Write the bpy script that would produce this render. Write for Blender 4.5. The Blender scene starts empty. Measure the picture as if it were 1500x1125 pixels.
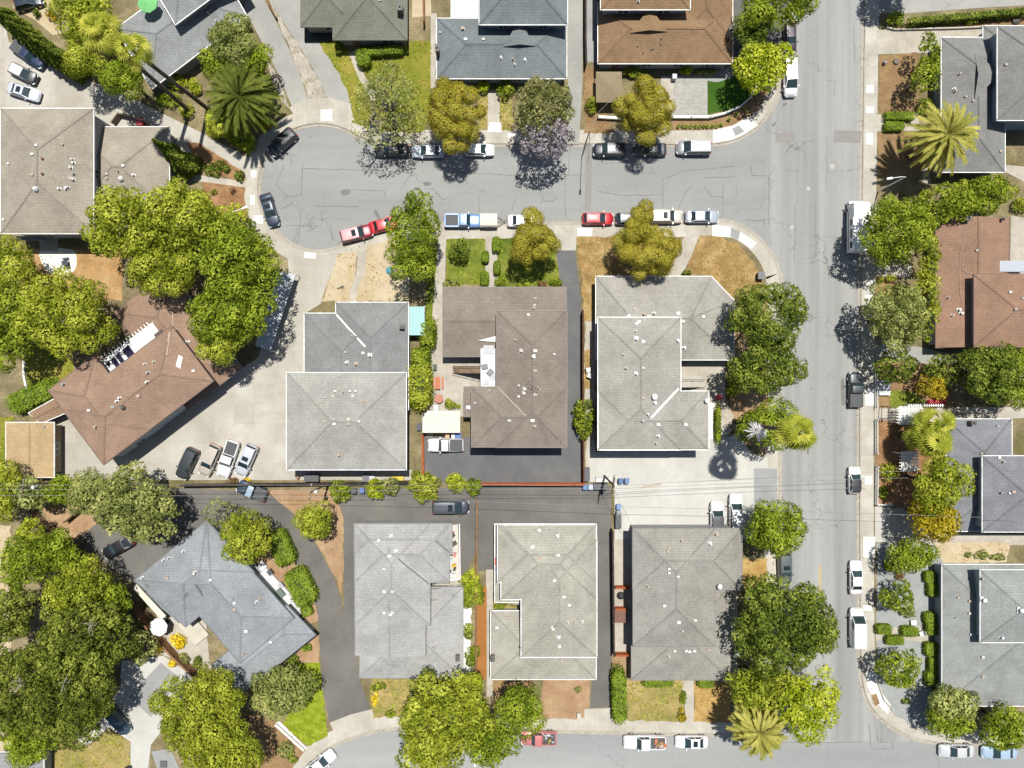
import bpy, math, random
import numpy as np
from mathutils import Vector, Matrix
from mathutils.geometry import tessellate_polygon
from mathutils.bvhtree import BVHTree

# ------------------------------------------------------------------ basics
H = 105.0                      # drone height in metres; ten photo pixels are one metre on the ground
def W(px, py, z=0.0):
    k = (1 - z / H) / 10
    return Vector(((px - 750) * k, (562.5 - py) * k, z))
def lin(c):
    c /= 255
    return c / 12.92 if c <= .04045 else ((c + .055) / 1.055) ** 2.4
def C(r, g, b, k=.5):
    return (lin(r) * k, lin(g) * k, lin(b) * k)
scene = bpy.context.scene
col = scene.collection
R = math.radians

def tag(o, label=None, cat=None, group=None, kind=None):
    if label: o['label'] = label
    if cat: o['category'] = cat
    if group: o['group'] = group
    if kind: o['kind'] = kind
    return o
def empty(name, loc, label=None, cat=None, group=None, rz=0):
    o = bpy.data.objects.new(name, None)
    o.empty_display_size = .3
    col.objects.link(o)
    o.location = loc
    o.rotation_euler = (0, 0, rz)
    o['root'] = 1
    del o['root']
    return tag(o, label, cat, group)
def wloc(o):
    v = Vector((0, 0, 0))
    while o:
        v = v + o.location
        o = o.parent
    return v

class MB:
    def __init__(s):
        s.v = []; s.f = []; s.m = []
    def add(s, vs, fs, mi=0):
        n = len(s.v)
        s.v += [tuple(v) for v in vs]
        s.f += [tuple(i + n for i in f) for f in fs]
        s.m += [mi] * len(fs)
    def box(s, c, d, rot=0, mi=0):            # c = centre of the base, d = size
        ca, sa = math.cos(rot), math.sin(rot)
        vs = []
        for z in (0, d[2]):
            for x, y in ((-1, -1), (1, -1), (1, 1), (-1, 1)):
                x *= d[0] / 2; y *= d[1] / 2
                vs.append((c[0] + x * ca - y * sa, c[1] + x * sa + y * ca, c[2] + z))
        s.add(vs, [(3, 2, 1, 0), (4, 5, 6, 7), (0, 1, 5, 4), (1, 2, 6, 5), (2, 3, 7, 6), (3, 0, 4, 7)], mi)
    def bar(s, a, b, w, h, mi=0):             # horizontal or sloping bar from a to b, w wide, h high, a/b on its top centre line
        a = Vector(a); b = Vector(b)
        d = b - a; n = Vector((-d.y, d.x, 0))
        n = n.normalized() * (w / 2) if n.length > 1e-6 else Vector((w / 2, 0, 0))
        u = Vector((0, 0, h))
        s.add([a - n - u, b - n - u, b + n - u, a + n - u, a - n, b - n, b + n, a + n],
              [(3, 2, 1, 0), (4, 5, 6, 7), (0, 1, 5, 4), (1, 2, 6, 5), (2, 3, 7, 6), (3, 0, 4, 7)], mi)
    def tube(s, path, rad, n=7, mi=0, cap=True):
        path = [Vector(p) for p in path]
        if not isinstance(rad, (list, tuple)): rad = [rad] * len(path)
        vs = []
        for i, p in enumerate(path):
            d = path[min(i + 1, len(path) - 1)] - path[max(i - 1, 0)]
            d.normalize()
            a = d.cross(Vector((0, 0, 1)) if abs(d.z) < .9 else Vector((1, 0, 0))).normalized()
            b = d.cross(a)
            for k in range(n):
                t = 2 * math.pi * k / n
                vs.append(p + (a * math.cos(t) + b * math.sin(t)) * rad[i])
        fs = []
        for i in range(len(path) - 1):
            for k in range(n):
                k2 = (k + 1) % n
                fs.append((i * n + k, i * n + k2, (i + 1) * n + k2, (i + 1) * n + k))
        if cap:
            fs.append(tuple(range(n))[::-1]); fs.append(tuple(range((len(path) - 1) * n, len(path) * n)))
        s.add(vs, fs, mi)
    def prism(s, poly, z0, z1, mi=0, side=None, bottom=True):
        poly = [Vector((p[0], p[1], 0)) for p in poly]
        n = len(poly)
        area = sum(poly[i].x * poly[(i + 1) % n].y - poly[(i + 1) % n].x * poly[i].y for i in range(n))
        if area < 0: poly = poly[::-1]
        tris = tessellate_polygon([poly])
        def up(t):
            a, b, c = (poly[i] for i in t)
            return t if (b - a).cross(c - a).z > 0 else t[::-1]
        tris = [up(t) for t in tris]
        s.add([(p.x, p.y, z1) for p in poly], tris, mi)
        if z0 is not None:
            vs = [(p.x, p.y, z0) for p in poly] + [(p.x, p.y, z1) for p in poly]
            s.add(vs, [(i, (i + 1) % n, n + (i + 1) % n, n + i) for i in range(n)], mi if side is None else side)
            if bottom: s.add([(p.x, p.y, z0) for p in poly], [t[::-1] for t in tris], mi)
    def build(s, name, mats, parent=None, smooth=False):
        me = bpy.data.meshes.new(name)
        off = wloc(parent) if parent else Vector((0, 0, 0))
        me.from_pydata([(v[0] - off.x, v[1] - off.y, v[2] - off.z) for v in s.v], [], s.f)
        if not isinstance(mats, (list, tuple)): mats = [mats]
        for m in mats: me.materials.append(m)
        if len(mats) > 1: me.polygons.foreach_set('material_index', s.m)
        if smooth: me.polygons.foreach_set('use_smooth', [True] * len(me.polygons))
        me.update()
        o = bpy.data.objects.new(name, me)
        col.objects.link(o)
        if parent: o.parent = parent
        return o
    def thing(s, name, mats, base, smooth=False, **kw):     # one-mesh top-level object with its origin at its base
        e = Vector(base)
        s.v = [(v[0] - e.x, v[1] - e.y, v[2] - e.z) for v in s.v]
        o = s.build(name, mats, None, smooth)
        o.location = e
        return tag(o, **kw)

def dup(root, loc, rz=None):
    r = root.copy(); col.objects.link(r)
    r.location = loc
    if rz is not None: r.rotation_euler = (0, 0, rz)
    for ch in list(root.children):
        c = ch.copy(); col.objects.link(c); c.parent = r
        for g in ch.children:
            d = g.copy(); col.objects.link(d); d.parent = c
    return r

# ------------------------------------------------------------------ materials
MATS = {}
def newmat(name):
    m = bpy.data.materials.new(name); m.use_nodes = True
    nt = m.node_tree
    b = nt.nodes['Principled BSDF']
    MATS[name] = m
    return m, nt, b
def N(nt, t, **kw):
    n = nt.nodes.new(t)
    for k, v in kw.items(): setattr(n, k, v)
    return n
def ramp(nt, fac, stops):
    r = N(nt, 'ShaderNodeValToRGB')
    e = r.color_ramp.elements
    while len(e) < len(stops): e.new(.5)
    for el, (p, c) in zip(e, stops):
        el.position = p; el.color = (c[0], c[1], c[2], 1)
    nt.links.new(fac, r.inputs[0])
    return r.outputs[0]
def mix(nt, a, b, fac, mode='MIX'):
    m = N(nt, 'ShaderNodeMix', data_type='RGBA', blend_type=mode)
    for i, v in ((0, fac), (6, a), (7, b)):
        if hasattr(v, 'is_linked'): nt.links.new(v, m.inputs[i])
        elif i == 0: m.inputs[0].default_value = v
        else: m.inputs[i].default_value = (v[0], v[1], v[2], 1)
    return m.outputs[2]
def coords(nt, stretch=(1, 1, 1), rot=0, kind='Object'):
    t = N(nt, 'ShaderNodeTexCoord')
    mp = N(nt, 'ShaderNodeMapping')
    mp.inputs['Scale'].default_value = stretch
    mp.inputs['Rotation'].default_value = (0, 0, rot)
    nt.links.new(t.outputs[kind], mp.inputs[0])
    return mp.outputs[0]
def noise(nt, co, scale, detail=3, rough=.55, dist=0):
    n = N(nt, 'ShaderNodeTexNoise')
    n.inputs['Scale'].default_value = scale
    n.inputs['Detail'].default_value = detail
    n.inputs['Roughness'].default_value = rough
    n.inputs['Distortion'].default_value = dist
    nt.links.new(co, n.inputs['Vector'])
    return n.outputs['Fac']
def grey(v): return (v, v, v)

def surf(name, cols, scale=.15, fine=6, famt=.25, rough=.9, stretch=(1, 1, 1), rot=0, joints=None, crack=0, bump=0,
         stain=None, course=0):
    """mottled surface: cols = dark..light over large noise, fine = grain, joints = (w, h, strength), crack = strength"""
    if name in MATS: return MATS[name]
    m, nt, b = newmat(name)
    co = coords(nt, stretch, rot)
    co0 = coords(nt, (1, 1, 1), rot)
    nz = noise(nt, co, scale, 5, .6)
    k = len(cols)
    c = ramp(nt, nz, [(.32 + .36 * i / max(1, k - 1), cc) for i, cc in enumerate(cols)])
    g = noise(nt, co0, fine, 3, .7)
    gr = ramp(nt, g, [(.25, grey(1 - famt)), (.75, grey(1 + famt * .55))])
    c = mix(nt, c, gr, 1, 'MULTIPLY')
    g2 = noise(nt, co0, fine * .2, 3, .6)
    gr2 = ramp(nt, g2, [(.3, grey(1 - famt * .45)), (.7, grey(1 + famt * .2))])
    c = mix(nt, c, gr2, 1, 'MULTIPLY')
    if stain:
        sc, amt, sco = stain
        sn = noise(nt, co0, sc, 6, .65, .6)
        sf = ramp(nt, sn, [(.52, grey(0)), (.72, grey(amt))])
        c = mix(nt, c, sco, sf)
    if course:
        wv = N(nt, 'ShaderNodeTexWave', wave_type='BANDS', bands_direction='Y')
        wv.inputs['Scale'].default_value = course
        wv.inputs['Distortion'].default_value = 1.5
        wv.inputs['Detail'].default_value = 2
        nt.links.new(co0, wv.inputs[0])
        c = mix(nt, c, ramp(nt, wv.outputs[1], [(0, grey(.9)), (.5, grey(1.03))]), 1, 'MULTIPLY')
    if joints:
        br = N(nt, 'ShaderNodeTexBrick')
        br.offset = joints[3] if len(joints) > 3 else 0
        br.inputs['Scale'].default_value = 1
        br.inputs['Mortar Size'].default_value = joints[4] if len(joints) > 4 else .035
        br.inputs['Mortar Smooth'].default_value = .3
        br.inputs['Brick Width'].default_value = joints[0]
        br.inputs['Row Height'].default_value = joints[1]
        v = joints[5] if len(joints) > 5 else .06
        br.inputs['Color1'].default_value = (1 - v, 1 - v, 1 - v, 1)
        br.inputs['Color2'].default_value = (1 + v, 1 + v, 1 + v * .9, 1)
        br.inputs['Mortar'].default_value = (joints[2], joints[2], joints[2], 1)
        nt.links.new(co0, br.inputs[0])
        c = mix(nt, c, br.outputs[0], 1, 'MULTIPLY')
    if crack:
        vo = N(nt, 'ShaderNodeTexVoronoi', feature='DISTANCE_TO_EDGE')
        vo.inputs['Scale'].default_value = .16
        dn = N(nt, 'ShaderNodeTexNoise'); dn.inputs['Scale'].default_value = .5; dn.inputs['Detail'].default_value = 5
        nt.links.new(co0, dn.inputs['Vector'])
        cv = N(nt, 'ShaderNodeVectorMath', operation='ADD')
        cs = N(nt, 'ShaderNodeVectorMath', operation='SCALE'); cs.inputs['Scale'].default_value = 3.
        nt.links.new(dn.outputs['Color'], cs.inputs[0])
        nt.links.new(co0, cv.inputs[0]); nt.links.new(cs.outputs[0], cv.inputs[1])
        nt.links.new(cv.outputs[0], vo.inputs['Vector'])
        msk = noise(nt, co0, .09, 3)
        cf = ramp(nt, vo.outputs['Distance'], [(.0, grey(1)), (.012, grey(0))])
        cm = ramp(nt, msk, [(.48, grey(0)), (.62, grey(crack))])
        cc = mix(nt, cf, cm, 1, 'MULTIPLY')
        c = mix(nt, c, C(85, 85, 85), cc)
    nt.links.new(c, b.inputs['Base Color'])
    b.inputs['Roughness'].default_value = rough
    b.inputs['Specular IOR Level'].default_value = .25
    if bump:
        bp = N(nt, 'ShaderNodeBump'); bp.inputs['Strength'].default_value = bump; bp.inputs['Distance'].default_value = .05
        nt.links.new(g, bp.inputs['Height']); nt.links.new(bp.outputs[0], b.inputs['Normal'])
    return m
def plain(name, c, rough=.6, metal=0, var=.12, scale=3, coat=0):
    if name in MATS: return MATS[name]
    m, nt, b = newmat(name)
    nz = noise(nt, coords(nt), scale, 4)
    r = ramp(nt, nz, [(.3, [x * (1 - var) for x in c]), (.7, [min(1, x * (1 + var * .6)) for x in c])])
    nt.links.new(r, b.inputs['Base Color'])
    b.inputs['Roughness'].default_value = rough
    b.inputs['Metallic'].default_value = metal
    b.inputs['Coat Weight'].default_value = coat
    return m
def paint(rgb):
    n = 'car_paint_%d_%d_%d' % rgb
    if n in MATS: return MATS[n]
    m = plain(n, C(*rgb, k=.62), .38, .15, .05, 1.5, .6)
    return m
def glassmat(name='dark_glass', c=(.012, .018, .022)):
    if name in MATS: return MATS[name]
    m = plain(name, c, .08, 0, .2, 1)
    m.node_tree.nodes['Principled BSDF'].inputs['Specular IOR Level'].default_value = .7
    return m
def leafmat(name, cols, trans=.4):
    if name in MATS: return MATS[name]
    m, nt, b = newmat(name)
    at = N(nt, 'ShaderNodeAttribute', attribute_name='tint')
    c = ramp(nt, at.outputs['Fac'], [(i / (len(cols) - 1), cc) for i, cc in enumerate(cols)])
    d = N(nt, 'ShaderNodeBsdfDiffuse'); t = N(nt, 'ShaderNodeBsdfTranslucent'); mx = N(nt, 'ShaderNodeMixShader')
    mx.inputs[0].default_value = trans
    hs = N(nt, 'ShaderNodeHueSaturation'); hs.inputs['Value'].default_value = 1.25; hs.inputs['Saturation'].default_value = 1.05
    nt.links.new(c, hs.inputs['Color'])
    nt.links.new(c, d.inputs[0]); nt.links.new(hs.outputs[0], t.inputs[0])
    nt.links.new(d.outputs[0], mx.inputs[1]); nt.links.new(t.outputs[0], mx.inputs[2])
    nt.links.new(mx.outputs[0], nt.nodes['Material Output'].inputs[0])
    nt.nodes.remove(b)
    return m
LK = 1.2
PAL = {k: leafmat('leaves_' + k, [C(*c, k=LK) for c in v]) for k, v in {
    'yg': [(82, 92, 24), (138, 146, 48), (182, 184, 82)],
    'green': [(62, 80, 20), (118, 132, 40), (162, 170, 66)],
    'dark': [(54, 66, 26), (102, 112, 44), (150, 154, 72)],
    'deep': [(52, 66, 24), (102, 116, 44), (148, 156, 72)],
    'gold': [(116, 110, 36), (146, 138, 52), (174, 164, 80)],
    'amber': [(112, 106, 24), (150, 136, 36), (184, 162, 58)],
    'olive': [(92, 100, 50), (130, 136, 76), (176, 176, 112)],
    'jac': [(88, 90, 50), (122, 124, 74), (158, 154, 108)],
    'violet': [(98, 94, 88), (136, 128, 132), (172, 164, 172)],
    'lime': [(98, 114, 22), (148, 158, 42), (188, 190, 78)],
    'hedge': [(78, 96, 26), (112, 130, 44), (140, 154, 62)],
    'date': [(84, 88, 36), (138, 136, 66), (184, 176, 102)],
    'ddate': [(36, 46, 20), (72, 82, 32), (122, 126, 60)],
    'drytuft': [(120, 96, 56), (170, 142, 88), (206, 180, 124)],
    'litter': [(86, 66, 40), (130, 104, 62), (176, 150, 90)],
    'fan': [(76, 90, 24), (128, 134, 46), (182, 176, 84)],
    'silver': [(140, 142, 142), (190, 188, 188), (230, 226, 222)],
    'pink': [(150, 40, 60), (190, 70, 90), (220, 120, 130)],
    'yellow': [(160, 140, 30), (208, 186, 40), (230, 212, 90)],
    'brown': [(96, 74, 50), (130, 100, 72), (160, 130, 96)],
}.items()}
BARK = surf('bark', [C(88, 74, 58), C(150, 134, 112)], 1.5, 9, .3, stretch=(1, 1, .2))
BARKP = surf('pale_bark', [C(150, 142, 126), C(205, 198, 182)], 1.2, 8, .25, stretch=(1, 1, .2))
WHITE = plain('white_paint', (.70, .70, .68), .55, 0, .22, 1.2)
GALV = plain('galvanised', (.62, .63, .62), .45, .3)
BLACK = plain('black_metal', (.02, .02, .022), .5)
RUBBER = plain('rubber', (.015, .015, .016), .85)
CONC = plain('concrete_plain', C(205, 200, 188), .9, 0, .15, 1.5)
CONCL = plain('concrete_light', C(238, 236, 228, k=.6), .9, 0, .08, 1.5)
GLASS = glassmat()
WOOD = surf('redwood', [C(150, 92, 58), C(196, 128, 84)], 1, 8, .25)
DWOOD = surf('weathered_wood', [C(120, 98, 78), C(165, 142, 118)], 1, 8, .25)
# ------------------------------------------------------------------ vegetation
def unit(rng, n):
    v = rng.normal(size=(n, 3)); v /= np.linalg.norm(v, axis=1)[:, None] + 1e-9
    return v
def quads(P, Nn, size, rng, asp=.75, align=.5):
    """leaf quads at P, roughly facing Nn"""
    n = len(P)
    nn = Nn * align + unit(rng, n) * (1 - align)
    nn /= np.linalg.norm(nn, axis=1)[:, None] + 1e-9
    t = np.cross(nn, unit(rng, n)); t /= np.linalg.norm(t, axis=1)[:, None] + 1e-9
    b = np.cross(nn, t)
    s = (size * rng.uniform(.6, 1.3, n))[:, None] * .5
    q = np.stack([P - t * s - b * s * asp * .6, P + t * s * .5 - b * s * asp, P + t * s + b * s * asp * .5, P - t * s * .6 + b * s * asp], 1)
    return q
def leafobj(name, Q, tint, mat, parent):
    Q = np.asarray(Q, dtype=np.float32)
    off = np.array(wloc(parent)) if parent else 0
    n = len(Q)
    me = bpy.data.meshes.new(name)
    me.vertices.add(4 * n); me.vertices.foreach_set('co', (Q - off).astype(np.float32).ravel())
    me.loops.add(4 * n); me.loops.foreach_set('vertex_index', np.arange(4 * n, dtype=np.int32))
    me.polygons.add(n); me.polygons.foreach_set('loop_start', np.arange(0, 4 * n, 4, dtype=np.int32))
    me.update()
    a = me.attributes.new('tint', 'FLOAT', 'FACE'); a.data.foreach_set('value', np.clip(tint, 0, 1).astype(np.float32))
    me.materials.append(mat)
    o = bpy.data.objects.new(name, me); col.objects.link(o)
    if parent: o.parent = parent
    return o
def lobes_of(rng, c, rx, ry, rz, lr, n):
    """clump centres through the crown's shell, upper side favoured, with an uneven outline"""
    u = unit(rng, n * 3)
    u = u[u[:, 2] > -.45][:n]
    rad = rng.uniform(.5, 1.0, len(u)) ** .6
    # low frequency wobble of the outline
    ph = rng.uniform(0, 6.28, 4)
    az = np.arctan2(u[:, 1], u[:, 0])
    wob = 1 + .10 * np.sin(2 * az + ph[0]) + .09 * np.sin(3 * az + ph[1]) + .07 * np.sin(5 * az + ph[2])
    P = u * rad[:, None] * np.array([max(.2, rx - lr * .8), max(.2, ry - lr * .8), max(.2, rz - lr * .6)])
    P[:, :2] *= wob[:, None]
    return P + np.array(c), lr * rng.uniform(.65, 1.3, len(u))
def crown(name, parent, c, rx, ry, rz, pal, seed, lr=1.2, dens=1.0, leaf=.42, align=.45, nl=None, low=-.35, spread=.18, fill=False):
    rng = np.random.default_rng(seed)
    if nl is None:
        nl = int(max(6, 1.7 * (rx * ry + rx * rz) / (lr * lr)))
        nl = min(nl, 190)
    LC, LR = lobes_of(rng, c, rx, ry, rz, lr, nl)
    Ps, Ns, Ts = [], [], []
    for i in range(len(LC)):
        m = int(26 * dens * LR[i] ** 2 / (leaf * leaf) * .42)
        u = unit(rng, m)
        u = u[u[:, 2] > low * 1.6]
        rr = rng.uniform(.62, 1.06, len(u))
        P = LC[i] + u * (LR[i] * rr)[:, None] * np.array([1, 1, .85])
        d = np.linalg.norm(P[:, None, :] - LC[None], axis=2) / LR[None]
        keep = (d < .62).sum(1) == 0
        P = P[keep]; u = u[keep]
        Ps.append(P); Ns.append(u)
        Ts.append(rng.uniform(.5 - spread * 2, .5 + spread * 2) + rng.normal(0, spread, len(P)))
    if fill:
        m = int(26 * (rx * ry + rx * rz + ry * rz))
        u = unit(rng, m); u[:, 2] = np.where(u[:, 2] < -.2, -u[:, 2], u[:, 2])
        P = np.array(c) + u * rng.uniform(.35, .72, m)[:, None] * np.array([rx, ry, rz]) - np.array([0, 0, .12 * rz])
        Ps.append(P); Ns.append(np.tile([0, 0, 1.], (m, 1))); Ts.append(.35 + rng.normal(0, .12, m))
    P = np.concatenate(Ps); Nn = np.concatenate(Ns); T = np.concatenate(Ts)
    Q = quads(P, Nn, leaf, rng, .75, align)
    return leafobj(name, Q, T, PAL[pal], parent), LC, LR
def trunk(parent, base, c, r, targets, mat=BARK, name='trunk'):
    m = MB()
    rnd = random.Random(int(abs(base[0] * 37 + base[1] * 91)))
    fork = Vector((base[0] * .6 + c[0] * .4, base[1] * .6 + c[1] * .4, base[2] + (c[2] - base[2]) * .5))
    b = Vector(base)
    mid = b.lerp(fork, .5) + Vector((rnd.uniform(-.15, .15), rnd.uniform(-.15, .15), 0))
    m.tube([b - Vector((0, 0, .1)), b + Vector((0, 0, .25)), mid, fork], [r * 1.5, r * 1.1, r * .9, r * .75], 9)
    for t in targets:
        t = Vector(t)
        k = fork.lerp(t, .45) + Vector((rnd.uniform(-.4, .4), rnd.uniform(-.4, .4), rnd.uniform(.1, .6)))
        m.tube([fork - Vector((0, 0, .1)), k, t], [r * .55, r * .32, r * .09], 6)
        for q in range(2):
            e = t + Vector((rnd.uniform(-1, 1), rnd.uniform(-1, 1), rnd.uniform(.1, .9))) * r * 4
            m.tube([k.lerp(t, .4), e], [r * .22, r * .05], 5)
    return m.build(name, mat, parent, True)
SEED = [100]
KIND = {  # lobe radius, density, leaf, align, spread
    'broad': (1.2, 1.5, .27, .74, .14), 'oak': (.9, 1.5, .26, .66, .16), 'puff': (.98, 2.6, .19, .92, .09),
    'wisp': (1.1, .55, .26, .3, .2), 'small': (.7, 1.25, .26, .6, .17), 'shrub': (.5, 1.3, .22, .6, .17)}
def tree(name, label, px, py, r, hc, pal, kind='broad', ry=None, rz=None, group='trees in the yards', cat='tree', z0=.12, blossom=None, lr=None, dead=(), extra=()):
    """crown centre seen at px,py; r, ry crown radii in photo pixels; hc height of the crown's middle in metres"""
    SEED[0] += 7
    k = (1 - hc / H) / 10
    c = W(px, py, hc)
    rx = r * k; ryy = (ry or r) * k
    rzz = rz or min(.8 * min(rx, ryy), hc * .62)
    root = empty(name, (c.x, c.y, z0), label, cat, group)
    L, D, leaf, al, sp = KIND[kind]
    rv = random.Random(label); leaf *= rv.uniform(.88, 1.25); L *= rv.uniform(.85, 1.2); al *= rv.uniform(.85, 1.08)
    if lr: L = lr
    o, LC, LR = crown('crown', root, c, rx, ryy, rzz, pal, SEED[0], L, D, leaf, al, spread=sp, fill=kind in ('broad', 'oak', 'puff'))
    nt = min(len(LC), 9 if kind != 'wisp' else 24)
    idx = np.random.default_rng(SEED[0]).choice(len(LC), nt, replace=False)
    tg = [LC[i] + (np.array([0, 0, LR[i] * .5]) if kind == 'wisp' else 0) for i in idx]
    trunk(root, (c.x, c.y, z0), c, max(.09, min(.34, rx * .055)), tg, BARKP if kind == 'wisp' else BARK)
    for q, (ex, ey, er) in enumerate(extra):
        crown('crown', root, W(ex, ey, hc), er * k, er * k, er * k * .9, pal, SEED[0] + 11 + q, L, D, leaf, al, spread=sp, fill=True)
    if dead:
        m = MB(); rr = random.Random(SEED[0])
        for dx, dy in dead:
            a = W(px + dx, py + dy, hc + rzz * .75)
            m.tube([Vector(c), a + Vector((0, 0, .3))], [.1, .06], 5)
            for q in range(6):
                e = a + Vector((rr.uniform(-1.5, 1.5), rr.uniform(-1.5, 1.5), rr.uniform(.5, 1.1))); k2 = a.lerp(e, .5) + Vector((rr.uniform(-.3, .3), rr.uniform(-.3, .3), .15))
                m.tube([a + Vector((0, 0, .3)), k2, e], [.07, .05, .02], 5)
        m.build('dead_branch', BARKP, root, True)
    if blossom:
        pal2, bx, by, br = blossom
        c2 = W(bx, by, hc + .3)
        crown('blossom', root, c2, br * k, br * k * .8, rzz * .9, pal2, SEED[0] + 3, L * .8, .9, .3, al, spread=sp)
    return root
def shrub(label, px, py, r, h, pal='green', ry=None, name='shrub', group='shrubs in the yards', cat='shrub', z0=.13):
    SEED[0] += 7
    c = W(px, py, h * .5); k = .1
    rx = r * k; ryy = (ry or r) * k
    root = empty(name, (c.x, c.y, z0), label, cat, group)
    L, D, leaf, al, sp = KIND['shrub']
    lr = min(L, max(.22, .45 * min(rx, ryy)))
    o, LC, LR = crown('foliage', root, (c.x, c.y, z0 + h * .5), rx, ryy, h * .55, pal, SEED[0], lr, D, min(leaf, .5 * lr + .05), al, low=-.6, spread=sp)
    m = MB()
    for i in range(min(5, len(LC))):
        m.tube([(c.x, c.y, z0 - .05), (np.array((c.x, c.y, z0 + h * .3)) + LC[i]) / 2, LC[i]], [.05, .035, .012], 5)
    m.build('stem', BARK, root, True)
    return root
def hedge(label, px, py, lx, ly, h, ang=0, p=6, pal='hedge', group='clipped hedges', name='hedge', leaf=.16, cat='hedge', rag=.05):
    """clipped hedge: a superellipsoid block of leaves over a twiggy body"""
    SEED[0] += 7
    rng = np.random.default_rng(SEED[0])
    z0 = .12
    c = W(px, py, h * .8)
    a, b, hh = lx / 20, ly / 20, h / 2
    root = empty(name, (c.x, c.y, z0), label, cat, group)
    area = 4 * a * b + 2 * (a + b) * 2 * h
    n = int(min(26000, area / (leaf * leaf) * 2.4))
    # sample on the box surface for even cover then push on the superellipsoid
    w = np.array([4 * a * b * 1.3, 2 * b * h * 2 * .9, 2 * a * h * 2 * .9]); f = rng.choice(3, n, p=w / w.sum())
    u = rng.uniform(-1, 1, (n, 3))
    sgn = np.where(rng.random(n) < .5, -1, 1)
    u[f == 0, 2] = 1
    u[f == 1, 0] = sgn[f == 1]; u[f == 2, 1] = sgn[f == 2]
    r = (np.abs(u) ** p).sum(1) ** (-1 / p)
    q = u * r[:, None]
    nn = np.sign(q) * np.abs(q) ** (p - 1) / np.array([a, b, hh]); nn /= np.linalg.norm(nn, axis=1)[:, None] + 1e-9
    jit = 1 + rng.normal(0, rag, n)[:, None]
    P = q * np.array([a, b, hh]) * jit
    ca, sa = math.cos(R(ang)), math.sin(R(ang))
    def rot(v): return np.stack([v[:, 0] * ca - v[:, 1] * sa, v[:, 0] * sa + v[:, 1] * ca, v[:, 2]], 1)
    P = rot(P) + np.array([c.x, c.y, z0 + hh]); nn = rot(nn)
    low = np.sin(P[:, 0] * 2.1 + P[:, 1] * 1.3) * .12 + np.sin(P[:, 1] * 3.3 - P[:, 0]) * .1
    Q = quads(P, nn, leaf, rng, .8, .6)
    leafobj('foliage', Q, .5 + low + rng.normal(0, .2, n), PAL[pal], root)
    m = MB()
    s = 8
    pts = []
    for i in range(s):
        for j in range(12):
            th = math.pi * i / (s - 1) - math.pi / 2; ph = 2 * math.pi * j / 12
            v = np.array([math.cos(th) * math.cos(ph), math.cos(th) * math.sin(ph), math.sin(th)])
            v = v * (np.abs(v) ** p).sum() ** (-1 / p) * .88
            x, y, z = v * np.array([a, b, hh])
            pts.append((c.x + x * ca - y * sa, c.y + x * sa + y * ca, z0 + hh + z))
    fs = [(i * 12 + j, i * 12 + (j + 1) % 12, (i + 1) * 12 + (j + 1) % 12, (i + 1) * 12 + j) for i in range(s - 1) for j in range(12)]
    m.add(pts, fs)
    m.build('stem', TWIG, root, True)
    return root
TWIG = plain('twigs', C(70, 84, 34, k=.4), .9, 0, .3, 6)
def strap(Q, T, p0, p1, side, w, tint, rng, n=1):
    a = side * w
    Q.append([p0 - a, p0 + a, p1 + a * .25, p1 - a * .25]); T.append(tint)
def date_palm(label, px, py, rpx, hc, pal='date', n=64, seed=1, base=None, group='palms'):
    rng = np.random.default_rng(seed)
    c = np.array(W(px, py, hc)); Rr = rpx * (1 - hc / H) / 10
    b = base or (c[0], c[1], .12)
    root = empty('date_palm', b, label, 'palm tree', group)
    Q, T = [], []
    for i in range(n):
        az = 2 * math.pi * (i * .618034 % 1) + rng.normal(0, .06)
        f = i / n
        el = R(78 - 98 * f ** .8) + rng.normal(0, .05)
        L = Rr * rng.uniform(.88, 1.08) * (1.12 if el < .9 else 1.05)
        out = np.array([math.cos(az), math.sin(az), 0]); up = np.array([0, 0, 1.])
        sd = np.array([-math.sin(az), math.cos(az), 0])
        pts = []
        S = 12
        for k in range(S + 1):
            t = k / S
            pts.append(c + out * L * (t * math.cos(el) + .34 * t * t * max(0, math.sin(el))) + up * L * (t * math.sin(el) - .42 * t * t - .1 * t ** 3) )
        tn = rng.uniform(.35, .75)
        for k in range(S):
            strap(Q, T, pts[k], pts[k + 1], sd, .035, .8, rng)
            for s in range(4):
                t = (k + s / 4) / S
                if t < .1: continue
                p = pts[k] + (pts[k + 1] - pts[k]) * s / 4
                d = pts[k + 1] - pts[k]; d /= np.linalg.norm(d)
                nrm = np.cross(d, sd); nrm /= np.linalg.norm(nrm)
                ll = .74 * (1 - abs(t - .42) ** 1.6) * min(1, t * 5)
                for g in (-1, 1):
                    tip = p + (sd * g * .5 + d * .85 - nrm * rng.uniform(-.25, .12)) * ll - up * .05
                    w = d * .085
                    Q.append([p - w, p + w, tip + w * .3, tip - w * .3]); T.append(tn + rng.normal(0, .13))
    leafobj('crown', np.array(Q), np.array(T), PAL[pal], root)
    m = MB()
    m.tube([(b[0], b[1], 0), (b[0], b[1], .5), (c[0], c[1], hc * .6), (c[0], c[1], hc - .35), (c[0], c[1], hc + .1)], [.55, .42, .38, .5, .18], 12)
    m.build('trunk', BARK, root, True)
    return root
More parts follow.
